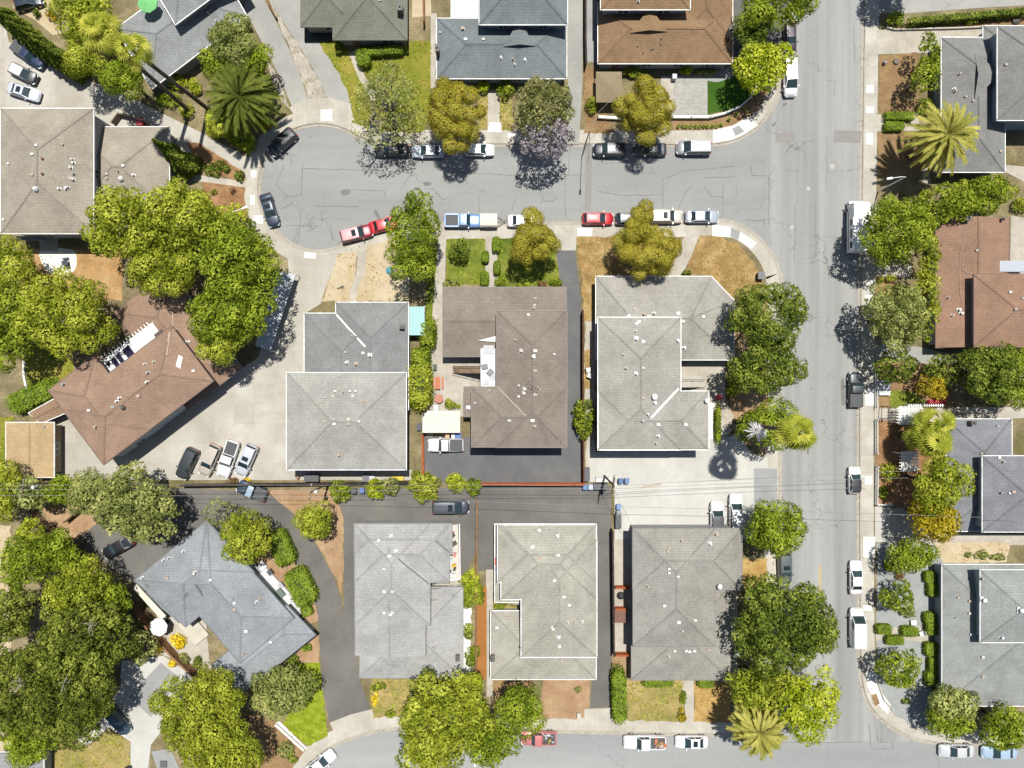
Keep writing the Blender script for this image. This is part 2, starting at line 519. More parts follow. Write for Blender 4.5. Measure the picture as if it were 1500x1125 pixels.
def fan_palm(label, px, py, rpx, hc, base_px, pal='fan', n=26, seed=1, group='palms', tr=.27):
    rng = np.random.default_rng(seed)
    c = np.array(W(px, py, hc)); Rr = rpx * (1 - hc / H) / 10
    bw = W(*base_px, .12)
    root = empty('fan_palm', bw, label, 'palm tree', group)
    Q, T = [], []
    up = np.array([0, 0, 1.])
    for i in range(n):
        az = 2 * math.pi * (i * .618034 % 1) + rng.normal(0, .35)
        el = R(rng.uniform(58, 85) if i < n * .25 else rng.uniform(5, 50) if i < n * .75 else rng.uniform(-40, 0))
        out = np.array([math.cos(az), math.sin(az), 0]); sd = np.array([-math.sin(az), math.cos(az), 0])
        pl = Rr * rng.uniform(.45, .66); fr = Rr * rng.uniform(.42, .56)
        d = out * math.cos(el) + up * math.sin(el)
        p1 = c + d * pl - up * pl * .1
        strap(Q, T, c, p1, sd, .04, .8, rng)
        tn = rng.uniform(.25, .8)
        tilt = R(rng.uniform(-25, 25)); nrm = np.cross(d, sd)
        s2 = sd * math.cos(tilt) + nrm * math.sin(tilt)
        ef = el - R(52) if el > 0 else el - R(20)
        df = out * math.cos(ef) + up * math.sin(ef)
        nrm = np.cross(df, s2)
        for j in range(15):
            a = R(-105 + 210 * j / 14)
            dd = df * math.cos(a) + s2 * math.sin(a)
            mid = p1 + dd * fr * .6 - nrm * .06 * (j % 2)
            tip = p1 + dd * fr * rng.uniform(.9, 1.1) - up * fr * rng.uniform(.15, .45)
            w = np.cross(nrm, dd); w = w / (np.linalg.norm(w) + 1e-9) * fr * .075
            Q.append([p1 - w * .2, p1 + w * .2, mid + w, mid - w]); T.append(tn + rng.normal(0, .1))
            Q.append([mid - w, mid + w, tip + w * .1, tip - w * .1]); T.append(tn + rng.normal(.05, .1))
    leafobj('crown', np.array(Q), np.array(T), PAL[pal], root)
    m = MB()
    m.tube([(bw.x, bw.y, 0), (bw.x, bw.y, .6), tuple(np.array(bw) * .5 + c * .5), tuple(c * .96 + np.array(bw) * .04), tuple(c + up * .1)], [tr * 1.7, tr * 1.2, tr, tr * .95, tr * .5], 9)
    m.build('trunk', BARK, root, True)
    return root
def spiky(label, px, py, rpx, h, pal, seed=1, n=46, name='yucca', group=None, cat='plant', w=.035):
    rng = np.random.default_rng(seed)
    c = np.array(W(px, py, h)); rr = rpx * (1 - h / H) / 10
    root = empty(name, (c[0], c[1], .12), label, cat, group)
    Q, T = [], []
    for i in range(n):
        az = rng.uniform(0, 6.283); el = math.asin(rng.uniform(-.25, .98))
        d = np.array([math.cos(az) * math.cos(el), math.sin(az) * math.cos(el), math.sin(el)])
        sd = np.array([-math.sin(az), math.cos(az), 0])
        L = rr * rng.uniform(.75, 1.1)
        m_ = c + d * L * .6
        t_ = c + d * L - np.array([0, 0, .12 * L])
        tn = rng.uniform(.2, .9)
        Q.append([c - sd * w, c + sd * w, m_ + sd * w, m_ - sd * w]); T.append(tn)
        Q.append([m_ - sd * w, m_ + sd * w, t_ + sd * w * .15, t_ - sd * w * .15]); T.append(tn)
    leafobj('crown', np.array(Q), np.array(T), PAL[pal], root)
    m = MB(); m.tube([(c[0], c[1], .0), (c[0], c[1], h * .5), (c[0], c[1], h)], [.16, .13, .12], 8)
    m.build('trunk', BARK, root, True)
    return root
# ------------------------------------------------------------------ vehicles
# per type: length, width, belt profile [(x fraction rear..front, top z)], rear glass base/top, windscreen top/base, roof z, wheel radius
VT = {
 'sedan':  (4.75, 1.84, [(0,.60),(.015,.84),(.06,.97),(.16,1.02),(.30,1.0),(.66,.98),(.73,1.0),(.84,.93),(.93,.83),(.98,.70),(1,.50)], .145,.29,.55,.735,1.43,.33),
 'hatch':  (4.25, 1.78, [(0,.62),(.015,.92),(.05,1.02),(.2,1.02),(.62,1.0),(.74,1.02),(.85,.95),(.94,.84),(.985,.70),(1,.50)], .035,.14,.54,.745,1.50,.32),
 'suv':    (4.75, 1.92, [(0,.70),(.012,1.05),(.05,1.14),(.2,1.14),(.62,1.12),(.735,1.14),(.86,1.07),(.95,.98),(.985,.82),(1,.58)], .025,.085,.575,.745,1.74,.37),
 'minivan':(5.05, 1.99, [(0,.65),(.012,1.03),(.05,1.12),(.2,1.12),(.66,1.10),(.80,1.10),(.89,1.0),(.955,.88),(.988,.72),(1,.52)], .02,.07,.62,.815,1.78,.35),
 'pickup': (5.45, 1.98, [(0,.62),(.01,1.0),(.03,1.05),(.2,1.05),(.62,1.06),(.70,1.10),(.82,1.07),(.94,1.0),(.985,.86),(1,.58)], .395,.425,.60,.705,1.82,.39),
 'cargo':  (5.4, 2.05, [(0,.65),(.012,1.1),(.05,1.18),(.2,1.18),(.66,1.14),(.80,1.12),(.89,1.02),(.955,.9),(.988,.74),(1,.52)], .012,.035,.66,.825,2.05,.36),
}
def roundend(x):
    for a, v in ((.0, .80), (.02, .90), (.06, .96), (.14, .995), (.82, 1.), (.90, .975), (.955, .91), (.985, .82), (1.0, .68)):
        pass
    xs = [0, .02, .06, .14, .82, .90, .955, .985, 1.0]; ys = [.80, .90, .96, .995, 1., .975, .91, .82, .68]
    return float(np.interp(x, xs, ys))
GLASSB = glassmat('tinted_glass', (.02, .035, .04))
LAMP = plain('headlamp', (.75, .78, .8), .1, .1, .05)
TAIL = plain('tail_lamp', (.4, .02, .02), .2, 0, .1)
RIM = plain('alloy_rim', (.5, .5, .52), .3, .7)
BEDIN = plain('bed_liner', (.05, .052, .055), .7, 0, .3, 5)
def vehicle(kind, label, px, py, ang, rgb, cat='car', group='vehicles parked along the streets', L=None, roof=None, sunroof=False, bed='open',
            name=None, hoodcol=None, z=.02, cargo=None, rack=False):
    l0, w, prof, rb, rt, wt, wb, hz, wr = VT[kind]
    L = L or l0
    nm = name or {'pickup': 'pickup_truck', 'cargo': 'cargo_van', 'minivan': 'minivan', 'suv': 'parked_suv'}.get(kind, 'parked_car')
    p = W(px, py, 1.0)
    root = empty(nm, (0, 0, 0), label, cat, group)
    pm = paint(rgb); rm = paint(roof) if roof else pm
    hw = w / 2
    X = lambda f: (f - .5) * L
    # lower body loft
    m = MB()
    st = sorted(set([f for f, _ in prof] + [.1, .4, .5, .78, .9, .96]))
    zs = [float(np.interp(f, [q[0] for q in prof], [q[1] for q in prof])) for f in st]
    rings = []
    for f, zt in zip(st, zs):
        k = roundend(f) * hw
        zb = .26 + (.1 if f < .02 or f > .98 else 0)
        zm = zb + (zt - zb) * .5
        sec = [(-k * .9, zb), (-k * .99, zm - .08), (-k, zm + .1), (-k * .97, zt - .09), (-k * .90, zt - .02), (-k * .5, zt + .035), (0, zt + .05),
               (k * .5, zt + .035), (k * .90, zt - .02), (k * .97, zt - .09), (k, zm + .1), (k * .99, zm - .08), (k * .9, zb)]
        rings.append([(X(f), y, zz) for y, zz in sec])
    n = 13
    vs = [v for r in rings for v in r]
    fs = []
    for i in range(len(rings) - 1):
        for j in range(n):
            fs.append((i * n + j, i * n + (j + 1) % n, (i + 1) * n + (j + 1) % n, (i + 1) * n + j))
    fs.append(tuple(range(n))); fs.append(tuple(range((len(rings) - 1) * n, len(rings) * n))[::-1])
    bedded = kind == 'pickup'
    m.add(vs, fs)
    # greenhouse
    z0 = float(np.interp(.5, [q[0] for q in prof], [q[1] for q in prof])) - .02
    hb, ht = hw * .93, hw * .74
    if kind in ('cargo', 'suv', 'minivan', 'pickup'): ht = hw * .80
    if kind == 'cargo': ht = hw * .86
    base = [(X(rb), -hb * .97, z0 + .02), (X(wb), -hb * .95, z0 + .03), (X(wb), hb * .95, z0 + .03), (X(rb), hb * .97, z0 + .02)]
    top = [(X(rt), -ht, hz - .06), (X(wt), -ht, hz - .05), (X(wt), ht, hz - .05), (X(rt), ht, hz - .06)]
    m.add(base + top, [(0, 1, 5, 4), (1, 2, 6, 5), (2, 3, 7, 6), (3, 0, 4, 7), (4, 5, 6, 7)])
    body = m.build('body', pm, root, True)
    md = body.modifiers.new('edge', 'EDGE_SPLIT'); md.split_angle = R(38)
    # roof skin
    m = MB()
    nx, ny = 7, 7
    g = []
    for i in range(nx):
        for j in range(ny):
            u = i / (nx - 1) * 2 - 1; v = j / (ny - 1) * 2 - 1
            xx = (X(rt) + X(wt)) / 2 + u * ((X(wt) - X(rt)) / 2 + .03)
            yy = v * (ht + .015) * (1 - .05 * u ** 4)
            g.append((xx, yy, hz - .045 + .055 * (1 - v ** 4) * (1 - .6 * u ** 4)))
    m.add(g, [(i * ny + j, (i + 1) * ny + j, (i + 1) * ny + j + 1, i * ny + j + 1) for i in range(nx - 1) for j in range(ny - 1)])
    if rack:
        for s in (-1, 1): m.tube([(X(rt) + .15, s * ht * .93, hz + .05), (X(wt) - .15, s * ht * .93, hz + .05)], .025, 5)
        for q in (.25, .7): m.tube([(X(rt + (wt - rt) * q), -ht * .93, hz + .06), (X(rt + (wt - rt) * q), ht * .93, hz + .06)], .022, 5)
    ro = m.build('roof', rm, root, True)
    if sunroof:
        m = MB(); xc = X(wt) - .62
        m.box((xc, 0, hz - .005), (.62, ht * 1.2, .03)); m.build('sunroof', GLASS, ro)
    if kind == 'cargo':
        pass
    def panel(q, e=.06, off=.012, e2=None):
        a, b, c, d = [Vector(x) for x in q]
        nrm = (b - a).cross(d - a).normalized()
        e2 = e if e2 is None else e2
        def P(u, v): return (a * (1 - u) * (1 - v) + b * u * (1 - v) + c * u * v + d * (1 - u) * v) + nrm * off
        pts = [P(e, e2), P(1 - e, e2), P(1 - e, 1 - e2), P(e, 1 - e2)]
        return pts + [x - nrm * .006 for x in pts], [(0, 1, 2, 3), (7, 6, 5, 4)]
    def glass(nm_, q, e=.06, e2=None):
        v, f = panel(q, e, .012, e2); mm = MB(); mm.add(v, f); mm.build(nm_, GLASSB if nm_ == 'windshield' else GLASS, root)
    glass('windshield', [base[1], base[2], top[2], top[1]], .05, .03)
    if kind != 'cargo' or True: glass('rear_window', [base[3], base[0], top[0], top[3]], .08, .08 if kind != 'suv' else .15)
    def sub(q, a, b):
        A, B, Cc, D = [Vector(x) for x in q]
        return [A.lerp(B, a), A.lerp(B, b), D.lerp(Cc, b), D.lerp(Cc, a)]
    for s, q in ((0, [base[0], base[1], top[1], top[0]]), (1, [base[2], base[3], top[3], top[2]])):
        cuts = [(.02, .5), (.5, .98)] if kind not in ('cargo',) else ([(.66, .98)] if s == 0 else [(.02, .34)])
        for a, b in cuts:
            glass('side_window', sub(q, a, b), .06, .12)
    # wheels
    for fx in (.185, .805):
        for s in (-1, 1):
            m = MB(); y = s * (hw - .10)
            m.tube([(X(fx), y - .115, wr), (X(fx), y + .115, wr)], wr, 18)
            wh = m.build('wheel', RUBBER, root)
            m = MB(); m.tube([(X(fx), y + s * .10, wr), (X(fx), y + s * .122, wr)], wr * .66, 14); m.build('rim', RIM, wh)
    ze = float(np.interp(.985, [q[0] for q in prof], [q[1] for q in prof]))
    for s in (-1, 1):
        m = MB(); k = roundend(.965) * hw
        m.bar((X(.99), s * k * .62, ze + .0), (X(.945), s * k * .99, ze + .07), .2, .14); m.build('headlight', LAMP, root)
        m = MB(); k = roundend(.01) * hw
        zt = float(np.interp(.02, [q[0] for q in prof], [q[1] for q in prof]))
        m.bar((X(.002), s * k * .72, zt - .05), (X(.022), s * k * 1.0, zt - .02), .12, .2); m.build('tail_light', TAIL, root)
        m = MB(); m.box((X(wb) - .28, s * (hw + .09), z0 + .02), (.16, .22, .15)); m.build('mirror', pm, root)
    m = MB(); m.bar((X(1) - .03, -hw * .66, .52), (X(1) - .03, hw * .66, .52), .1, .16); m.build('front_bumper', BLACK if sum(rgb) < 300 else pm, root)
    if bedded:
        x0, x1 = X(.03), X(.385)
        m = MB()
        if bed == 'cover':
            m.box(((x0 + x1) / 2, 0, 1.08), (x1 - x0, hw * 1.72, .09)); m.build('bed_cover', BEDIN, root)
        else:
            zt = 1.085
            for s in (-1, 1): m.bar((x0, s * hw * .88, zt + .12), (x1, s * hw * .88, zt + .12), hw * .14, .16)
            m.bar((x0, -hw * .85, zt + .12), (x0, hw * .85, zt + .12), .1, .16)
            m.bar((x1, -hw * .85, zt + .12), (x1, hw * .85, zt + .12), .08, .16)
            m.build('bed_rail', pm, root)
            m = MB(); m.box(((x0 + x1) / 2, 0, zt + .03), (x1 - x0 - .1, hw * 1.62, .03)); m.build('cargo_bed', BEDIN, root)
    root.location = (p.x, p.y, z); root.rotation_euler = (0, 0, R(ang))
    return root, L, w
def camper():
    p = W(1261, 331, 2.6)
    root = empty('camper_van', (0, 0, 0), 'white motorhome parked at the kerb, half under a street tree', 'motorhome', 'vehicles parked along the streets')
    wm = plain('motorhome_white', (.74, .74, .72), .4, 0, .08, 1.2)
    m = MB(); m.box((-.6, 0, .75), (6.0, 2.35, 2.35)); m.box((2.75, 0, 2.0), (1.2, 2.3, .95)); b = m.build('body', wm, root)
    bv = b.modifiers.new('b', 'BEVEL'); bv.width = .08; bv.segments = 2
    m = MB(); m.box((2.9, 0, .45), (2.0, 2.0, .7)); m.box((2.65, 0, 1.15), (1.2, 1.9, .9)); m.build('cab', wm, root)
    m = MB(); m.bar((3.35, 0, 1.9), (3.55, 0, 1.25), 1.7, .1); m.build('windshield', GLASS, root)
    for x, l in ((-2.6, .9), (-1.0, 1.2), (.6, .8)):
        for s in (-1, 1):
            m = MB(); m.box((x, s * 1.18, 1.85), (l, .06, .65)); m.build('side_window', GLASS, root)
    m = MB(); m.box((-1.8, 0, 3.1), (.95, .7, .26)); m.build('air_conditioner', GALV, root)
    for x in (.2, 1.4):
        m = MB(); m.box((x, .3, 3.1), (.4, .4, .1)); m.build('roof_vent', GALV, root)
    m = MB(); m.tube([(-2.8, 1.24, 2.98), (1.2, 1.24, 2.98)], .08, 8); m.build('awning_roll', GALV, root)
    m = MB(); m.box((-.5, 1.183, 1.2), (5.6, .02, .18)); m.box((-.5, -1.183, 1.2), (5.6, .02, .18)); m.build('stripe', plain('stripe_grey', C(120, 120, 118)), root)
    for x in (-2.1, 2.6):
        for s in (-1, 1):
            m = MB(); m.tube([(x, s * 1.0 - .13, .38), (x, s * 1.0 + .13, .38)], .38, 16); w_ = m.build('wheel', RUBBER, root)
            m = MB(); m.tube([(x, s * 1.12, .38), (x, s * 1.14, .38)], .24, 12); m.build('rim', RIM, w_)
    for s in (-1, 1):
        m = MB(); m.box((3.9, s * .75, .75), (.06, .3, .2)); m.build('headlight', LAMP, root)
        m = MB(); m.box((-3.6, s * .95, .95), (.05, .18, .3)); m.build('tail_light', TAIL, root)
        m = MB(); m.box((3.3, s * 1.2, 1.4), (.15, .25, .35)); m.build('mirror', BLACK, root)
    root.location = (p.x, p.y, .02); root.rotation_euler = (0, 0, R(90))
def trailer():
    p = W(716, 323, .9)
    root = empty('utility_trailer', (0, 0, 0), 'small off white box trailer', 'trailer')
    root['label'] = 'small off white box trailer with rounded lid parked ahead of the blue pickup'
    wm = plain('trailer_shell', C(226, 222, 208), .5, 0, .08, 1.5)
    m = MB()
    sec = [(-1.0, .45), (-1.0, 1.3), (-.8, 1.5), (0, 1.6), (.8, 1.5), (1.0, 1.3), (1.0, .45)]
    vs = [(x, y, z) for x in (-1.25, 1.25) for y, z in sec]
    m.add(vs, [(i, (i + 1) % 7, 7 + (i + 1) % 7, 7 + i) for i in range(7)] + [tuple(range(7))[::-1], tuple(range(7, 14))])
    m.build('body', wm, root)
    m = MB(); m.bar((1.25, -.8, .5), (2.4, 0, .5), .08, .1); m.bar((1.25, .8, .5), (2.4, 0, .5), .08, .1); m.bar((1.2, 0, .52), (2.6, 0, .52), .08, .1)
    m.tube([(2.3, .1, .05), (2.3, .1, .8)], .04, 6); m.build('tow_bar', BLACK, root)
    for s in (-1, 1):
        m = MB(); m.tube([(0, s * 1.08 - .09, .33), (0, s * 1.08 + .09, .33)], .33, 16); m.build('wheel', RUBBER, root)
        m = MB(); m.box((0, s * 1.08, .68), (.85, .24, .05)); m.build('mudguard', BLACK, root)
        m = MB(); m.box((-1.27, s * .8, .7), (.04, .15, .12)); m.build('tail_light', TAIL, root)
    root.location = (p.x, p.y, .02)
# ------------------------------------------------------------------ houses
def rect(x0, y0, x1, y1): return [(x0, y0), (x1, y0), (x1, y1), (x0, y1)]
PANE = glassmat('window_pane', (.03, .045, .055))
FRAME = plain('window_frame', (.7, .7, .68), .5)
DOORM = plain('door_paint', C(150, 120, 96), .5)
VENTM = plain('vent_metal', (.5, .5, .485), .5, .15, .25, 9)
VENTS = [VENTM, VENTM, plain('vent_galvanised', C(182, 182, 178), .5, .2, .25, 9), plain('vent_tan', C(206, 186, 166), .7, 0, .3, 9), plain('vent_offwhite', C(232, 228, 218), .7, 0, .3, 9)]
VENTD = plain('vent_dark', C(105, 100, 95), .6)
BRICK = surf('chimney_brick', [C(150, 140, 128), C(185, 176, 162)], 1.5, 8, .2, joints=(.22, .08, .75, .5, .01))
def inpoly(pt, poly):
    x, y = pt; ins = False; n = len(poly)
    for i in range(n):
        x1, y1 = poly[i]; x2, y2 = poly[(i + 1) % n]
        if (y1 > y) != (y2 > y) and x < (x2 - x1) * (y - y1) / (y2 - y1) + x1: ins = not ins
    return ins
def roofmat(rgb, stain=None, seed=0):
    n = 'shingles_%d_%d_%d' % rgb
    r, g, b = rgb
    return surf(n, [C(r * .93, g * .925, b * .92), C(r, g, b), C(min(255, r * 1.05), min(255, g * 1.05), min(255, b * 1.05))], .22, 3.6, .25, .95, course=.9,
                stain=stain, bump=.3)
def wallmat(rgb):
    return surf('stucco_%d_%d_%d' % rgb, [C(rgb[0] * .93, rgb[1] * .93, rgb[2] * .92), C(*rgb)], .6, 14, .1, .9)
def face_up(vs, f):
    a, b, c = Vector(vs[f[0]]), Vector(vs[f[1]]), Vector(vs[f[2]])
    return f if (b - a).cross(c - a).z > 0 else f[::-1]
def house(name, label, loc, roofrgb, wallrgb, levels, trim=WHITE, vents=(), pipes=(), sky=(), chim=(), stain=None, flash=(), group='houses of the block',
          cat='house', door=True, gut=.085, cap=.92):
    """levels: [(eave height, [(kind, quad in photo pixels at eave height, pitch, extra)])]; kind hip / gable / flat"""
    base = W(*loc, .12)
    root = empty(name, base, label, cat, group)
    rmat, wmat = roofmat(roofrgb, stain), wallmat(wallrgb)
    allv, allf = [], []
    walls = MB()
    wins = []
    lev_polys = []
    kk = 0
    for li, (he, blocks) in enumerate(levels):
        roof = MB(); fas = MB(); gab = MB(); capm = MB()
        polys = []
        for bi, bl in enumerate(blocks):
            kind, quad, pitch = bl[:3]; pitch *= 1.28
            ext = bl[3] if len(bl) > 3 else {}
            if len(quad) == 4 and not isinstance(quad[0], (tuple, list)): quad = rect(*quad)
            kk += 1
            hz = he + .006 * bi
            P = [W(*q, he) for q in quad]
            ar = sum(P[i].x * P[(i + 1) % len(P)].y - P[(i + 1) % len(P)].x * P[i].y for i in range(len(P)))
            if ar < 0: P = P[::-1]
            polys.append([(p.x, p.y) for p in P])
            n = len(P)
            vs = [(p.x, p.y, hz) for p in P]
            fs = []
            if kind == 'flat':
                fs = [tuple(range(n))]
            elif n == 4:
                l01 = (P[1] - P[0]).length; l12 = (P[2] - P[1]).length
                ax = 0 if l01 >= l12 else 1          # ridge runs along edge 0-1 or 1-2
                if 'axis' in ext: ax = ext['axis'] if ar > 0 else ext['axis']
                if ax == 1: P2 = P[1:] + P[:1]
                else: P2 = P[:]
                L = (P2[1] - P2[0]).length; Wd = (P2[2] - P2[1]).length
                ins = Wd / 2 if kind == 'hip' else 0.
                ins = min(ins, L / 2 - .02)
                d = (P2[1] - P2[0]).normalized()
                m0 = (P2[0] + P2[3]) / 2; m1 = (P2[1] + P2[2]) / 2
                zr = hz + pitch * Wd / 2
                e0 = ins if not ext.get('g0') else 0; e1 = ins if not ext.get('g1') else 0
                r0 = m0 + d * e0; r1 = m1 - d * e1
                vs = [(p.x, p.y, hz) for p in P2] + [(r0.x, r0.y, zr), (r1.x, r1.y, zr)]
                fs = [(0, 1, 5, 4), (2, 3, 4, 5)]
                caps = [(4, 5)] + ([(0, 4), (3, 4)] if e0 > 0 else []) + ([(1, 5), (2, 5)] if e1 > 0 else [])
                for ia, ib in caps: capm.bar(Vector(vs[ia]) + Vector((0, 0, .045)), Vector(vs[ib]) + Vector((0, 0, .045)), .24, .06)
                for f, e in (((3, 0, 4), e0), ((1, 2, 5), e1)):
                    if e > 0: fs.append(f)
                    else:
                        gab.add([vs[i] for i in f], [(0, 1, 2)])
            else:                                     # many sided: hip to a short ridge
                cx = sum(p.x for p in P) / n; cy = sum(p.y for p in P) / n
                ra, rb = ext['ridge']
                zr = ext['zr'] + he
                A = W(*ra, zr); B = W(*rb, zr)
                vs += [tuple(A), tuple(B)]
                own = [n if (p - A).length < (p - B).length else n + 1 for p in P]
                for ia, ib in [(n, n + 1)] + [(i, own[i]) for i in range(n)]: capm.bar(Vector(vs[ia]) + Vector((0, 0, .045)), Vector(vs[ib]) + Vector((0, 0, .045)), .24, .06)
                for i in range(n):
                    j = (i + 1) % n
                    fs.append((i, j, own[i]) if own[i] == own[j] else (i, j, own[j], own[i]))
            roof.add(vs, [face_up(vs, f) for f in fs])
            o = len(allv); allv += vs; allf += [tuple(i + o for i in f) for f in fs]
            # soffit
            roof.add([(p.x, p.y, hz - .10) for p in P], [tuple(range(n))[::-1]])
            # fascia board and gutter along each eave
            for i in range(n):
                a, b = P[i], P[(i + 1) % n]
                d = (b - a).normalized(); nr = Vector((d.y, -d.x, 0)) * (gut / 2 + .002)
                aa = a + nr - d * .0; bb = b + nr + d * gut
                zt = hz + .015 + .004 * (i % 2)
                fas.bar((aa.x, aa.y, zt), (bb.x, bb.y, zt), gut, .2)
            # walls
            ovh = ext.get('ov', .5 + .011 * kk)
            if not ext.get('nowall'):
                cen = Vector((sum(p.x for p in P) / n, sum(p.y for p in P) / n, 0))
                Q = []
                for i in range(n):
                    p = P[i]; d1 = (P[i] - P[i - 1]).normalized(); d2 = (P[(i + 1) % n] - P[i]).normalized()
                    n1 = Vector((-d1.y, d1.x, 0)); n2 = Vector((-d2.y, d2.x, 0))
                    bis = (n1 + n2); bis = bis / max(.2, bis.dot(n1))
                    Q.append(p + bis * ovh)
                walls.prism([(q.x, q.y) for q in Q], 0, hz - .11, bottom=False)
                for i in range(n):
                    wins.append((Q[i], Q[(i + 1) % n], he, li))
        lev_polys.append(polys)
        roof.build('roof', rmat, root)
        fas.build('gutter', trim, root)
        if capm.v: capm.build('ridge_cap', roofmat(tuple(int(min(255, q * cap)) for q in roofrgb)), root)
        if gab.v:
            gab.build('gable', wmat, root)
    walls.build('wall', wmat, root)
    # windows and a door where a wall is free
    cnt = 0; hasdoor = not door
    rnd = random.Random(label)
    for a, b, he, li in wins:
        L = (b - a).length
        if L < 2.4: continue
        d = (b - a).normalized(); nr = Vector((d.y, -d.x, 0))
        k = max(1, int(L / 4.2))
        for i in range(k):
            p = a + d * L * (i + .5) / k; p.z = 0
            t = p + nr * 1.0
            blocked = False
            for lj in range(len(levels)):
                for pl in lev_polys[lj]:
                    if inpoly((t.x, t.y), pl) and levels[lj][0] > 4.4: blocked = True
                    if lj == li and inpoly((t.x, t.y), pl): blocked = True
                    if inpoly((t.x, t.y), pl) and he < 4.4: blocked = True
            if blocked: continue
            zs = [he - 2.0] if he < 4.4 else ([he - 2.0, .95] if not any(inpoly((t.x, t.y), pl) for lj in range(len(levels)) for pl in lev_polys[lj]) else [he - 2.0])
            for z in zs:
                if not hasdoor and z < 1.6:
                    hasdoor = True
                    m = MB(); q = p + nr * .03; m.bar((q.x - d.x * .48, q.y - d.y * .48, 2.2), (q.x + d.x * .48, q.y + d.y * .48, 2.2), .08, 2.08)
                    dr = m.build('door', DOORM, root)
                    m = MB(); q = p + nr * .1 + d * .35; m.box((q.x, q.y, 1.1), (.06, .06, .06)); m.build('handle', GALV, dr)
                    continue
                if cnt >= 10: continue
                cnt += 1
                wv = rnd.choice([1.2, 1.5, 1.8])
                m = MB(); q = p + nr * .025; h = 1.15
                m.bar(tuple(q - d * wv / 2 + Vector((0, 0, z + h))), tuple(q + d * wv / 2 + Vector((0, 0, z + h))), .09, h)
                w_ = m.build('window', FRAME, root)
                m = MB(); q = p + nr * .066
                for s in (-1, 1):
                    c0 = q + d * s * wv * .25
                    m.bar(tuple(c0 - d * wv * .22 + Vector((0, 0, z + h - .07))), tuple(c0 + d * wv * .22 + Vector((0, 0, z + h - .07))), .025, h - .14)
                m.build('pane', PANE, w_)
    bv = BVHTree.FromPolygons(allv, allf)
    def hit(px, py):
        o = Vector((0, 0, H)); g = W(px, py, 0)
        r = bv.ray_cast(o, (g - o).normalized())
        return r[0], r[1]
    for v in vents:
        p, nn = hit(v[0], v[1])
        if p is None: continue
        s = (v[2] if len(v) > 2 else .5) * .74
        m = MB(); m.box((p.x, p.y, p.z - .05), (s, s * .72, .22)); m.box((p.x, p.y, p.z + .17), (s * 1.15, s * .85, .05)); m.build('roof_vent', rnd.choice(VENTS), root)
    for v in pipes:
        p, nn = hit(v[0], v[1])
        if p is None: continue
        r_ = v[2] if len(v) > 2 else .1
        m = MB(); m.tube([(p.x, p.y, p.z - .1), (p.x, p.y, p.z + .42)], r_, 8); m.tube([(p.x, p.y, p.z + .42), (p.x, p.y, p.z + .52)], r_ * 1.5, 8)
        m.box((p.x, p.y, p.z - .02), (r_ * 4, r_ * 4, .05)); m.build('vent_pipe', rnd.choice(VENTS), root)
    for v in sky:
        p, nn = hit(v[0], v[1])
        if p is None: continue
        m = MB(); m.box((p.x, p.y, p.z - .1), (v[2], v[3], .25), R(v[4]) if len(v) > 4 else 0); f = m.build('skylight', FRAME, root)
        m = MB(); m.box((p.x, p.y, p.z + .14), (v[2] * .84, v[3] * .84, .03), R(v[4]) if len(v) > 4 else 0); m.build('pane', plain('skylight_pane', C(200, 205, 210), .15), f)
    for v in chim:
        p, nn = hit(v[0], v[1])
        if p is None: continue
        hgt = v[4] if len(v) > 4 else 1.2
        m = MB(); m.box((p.x, p.y, p.z - .5), (v[2], v[3], hgt + .5)); ch = m.build('chimney', BRICK, root)
        m = MB(); m.box((p.x, p.y, p.z + hgt), (v[2] + .14, v[3] + .14, .1)); m.tube([(p.x, p.y, p.z + hgt + .1), (p.x, p.y, p.z + hgt + .4)], .14, 8); m.build('chimney_cap', VENTD, ch)
    for v in flash:                                # metal valley strips
        a, _ = hit(*v[0]); b, _ = hit(*v[1])
        if a is None or b is None: continue
        m = MB(); up = Vector((0, 0, .07)); m.bar(a + up, b + up, v[2] if len(v) > 2 else .22, .08); m.build('valley_flashing', v[3] if len(v) > 3 else WHITE, root)
    return root, hit
def dormer(root, hit, tipx, y_tip, x0, x1, yb, he_shift=.9, mat=None, dirn='down'):
    """little gablet on a ridge: two roof planes and a dark louvre facing down the photo (or left)"""
    a, _ = hit(*y_tip)
    return a
def deck(root, px, z, mat, name='deck', rail=None, th=.2):
    m = MB(); m.prism([W(*p, z)[:2] for p in px], z - th, z); d = m.build(name, mat, root)
    return d
def stairs(root, a, b, w, z0, z1, mat=CONC, railm=BLACK, name='staircase'):
    """flight from photo point a (low) to b (high)"""
    A = W(*a, z0); B = W(*b, z1)
    n = max(4, int((z1 - z0) / .18))
    m = MB()
    d = Vector((B.x - A.x, B.y - A.y, 0)); nr = Vector((-d.y, d.x, 0)).normalized()
    for i in range(n):
        p = A.lerp(B, (i + .5) / n); t = d.length / n
        m.box((p.x, p.y, p.z - .1), (t * 1.02, w, .2), math.atan2(d.y, d.x))
    s = m.build(name, mat, root)
    m = MB()
    for q in (-1, 1):
        o = nr * q * w / 2
        m.tube([A + o + Vector((0, 0, .95)), B + o + Vector((0, 0, .95))], .035, 6)
        for i in range(5):
            p = A.lerp(B, i / 4) + o; m.tube([p, p + Vector((0, 0, .95))], .025, 5)
    m.build('handrail', railm, s)
    return s
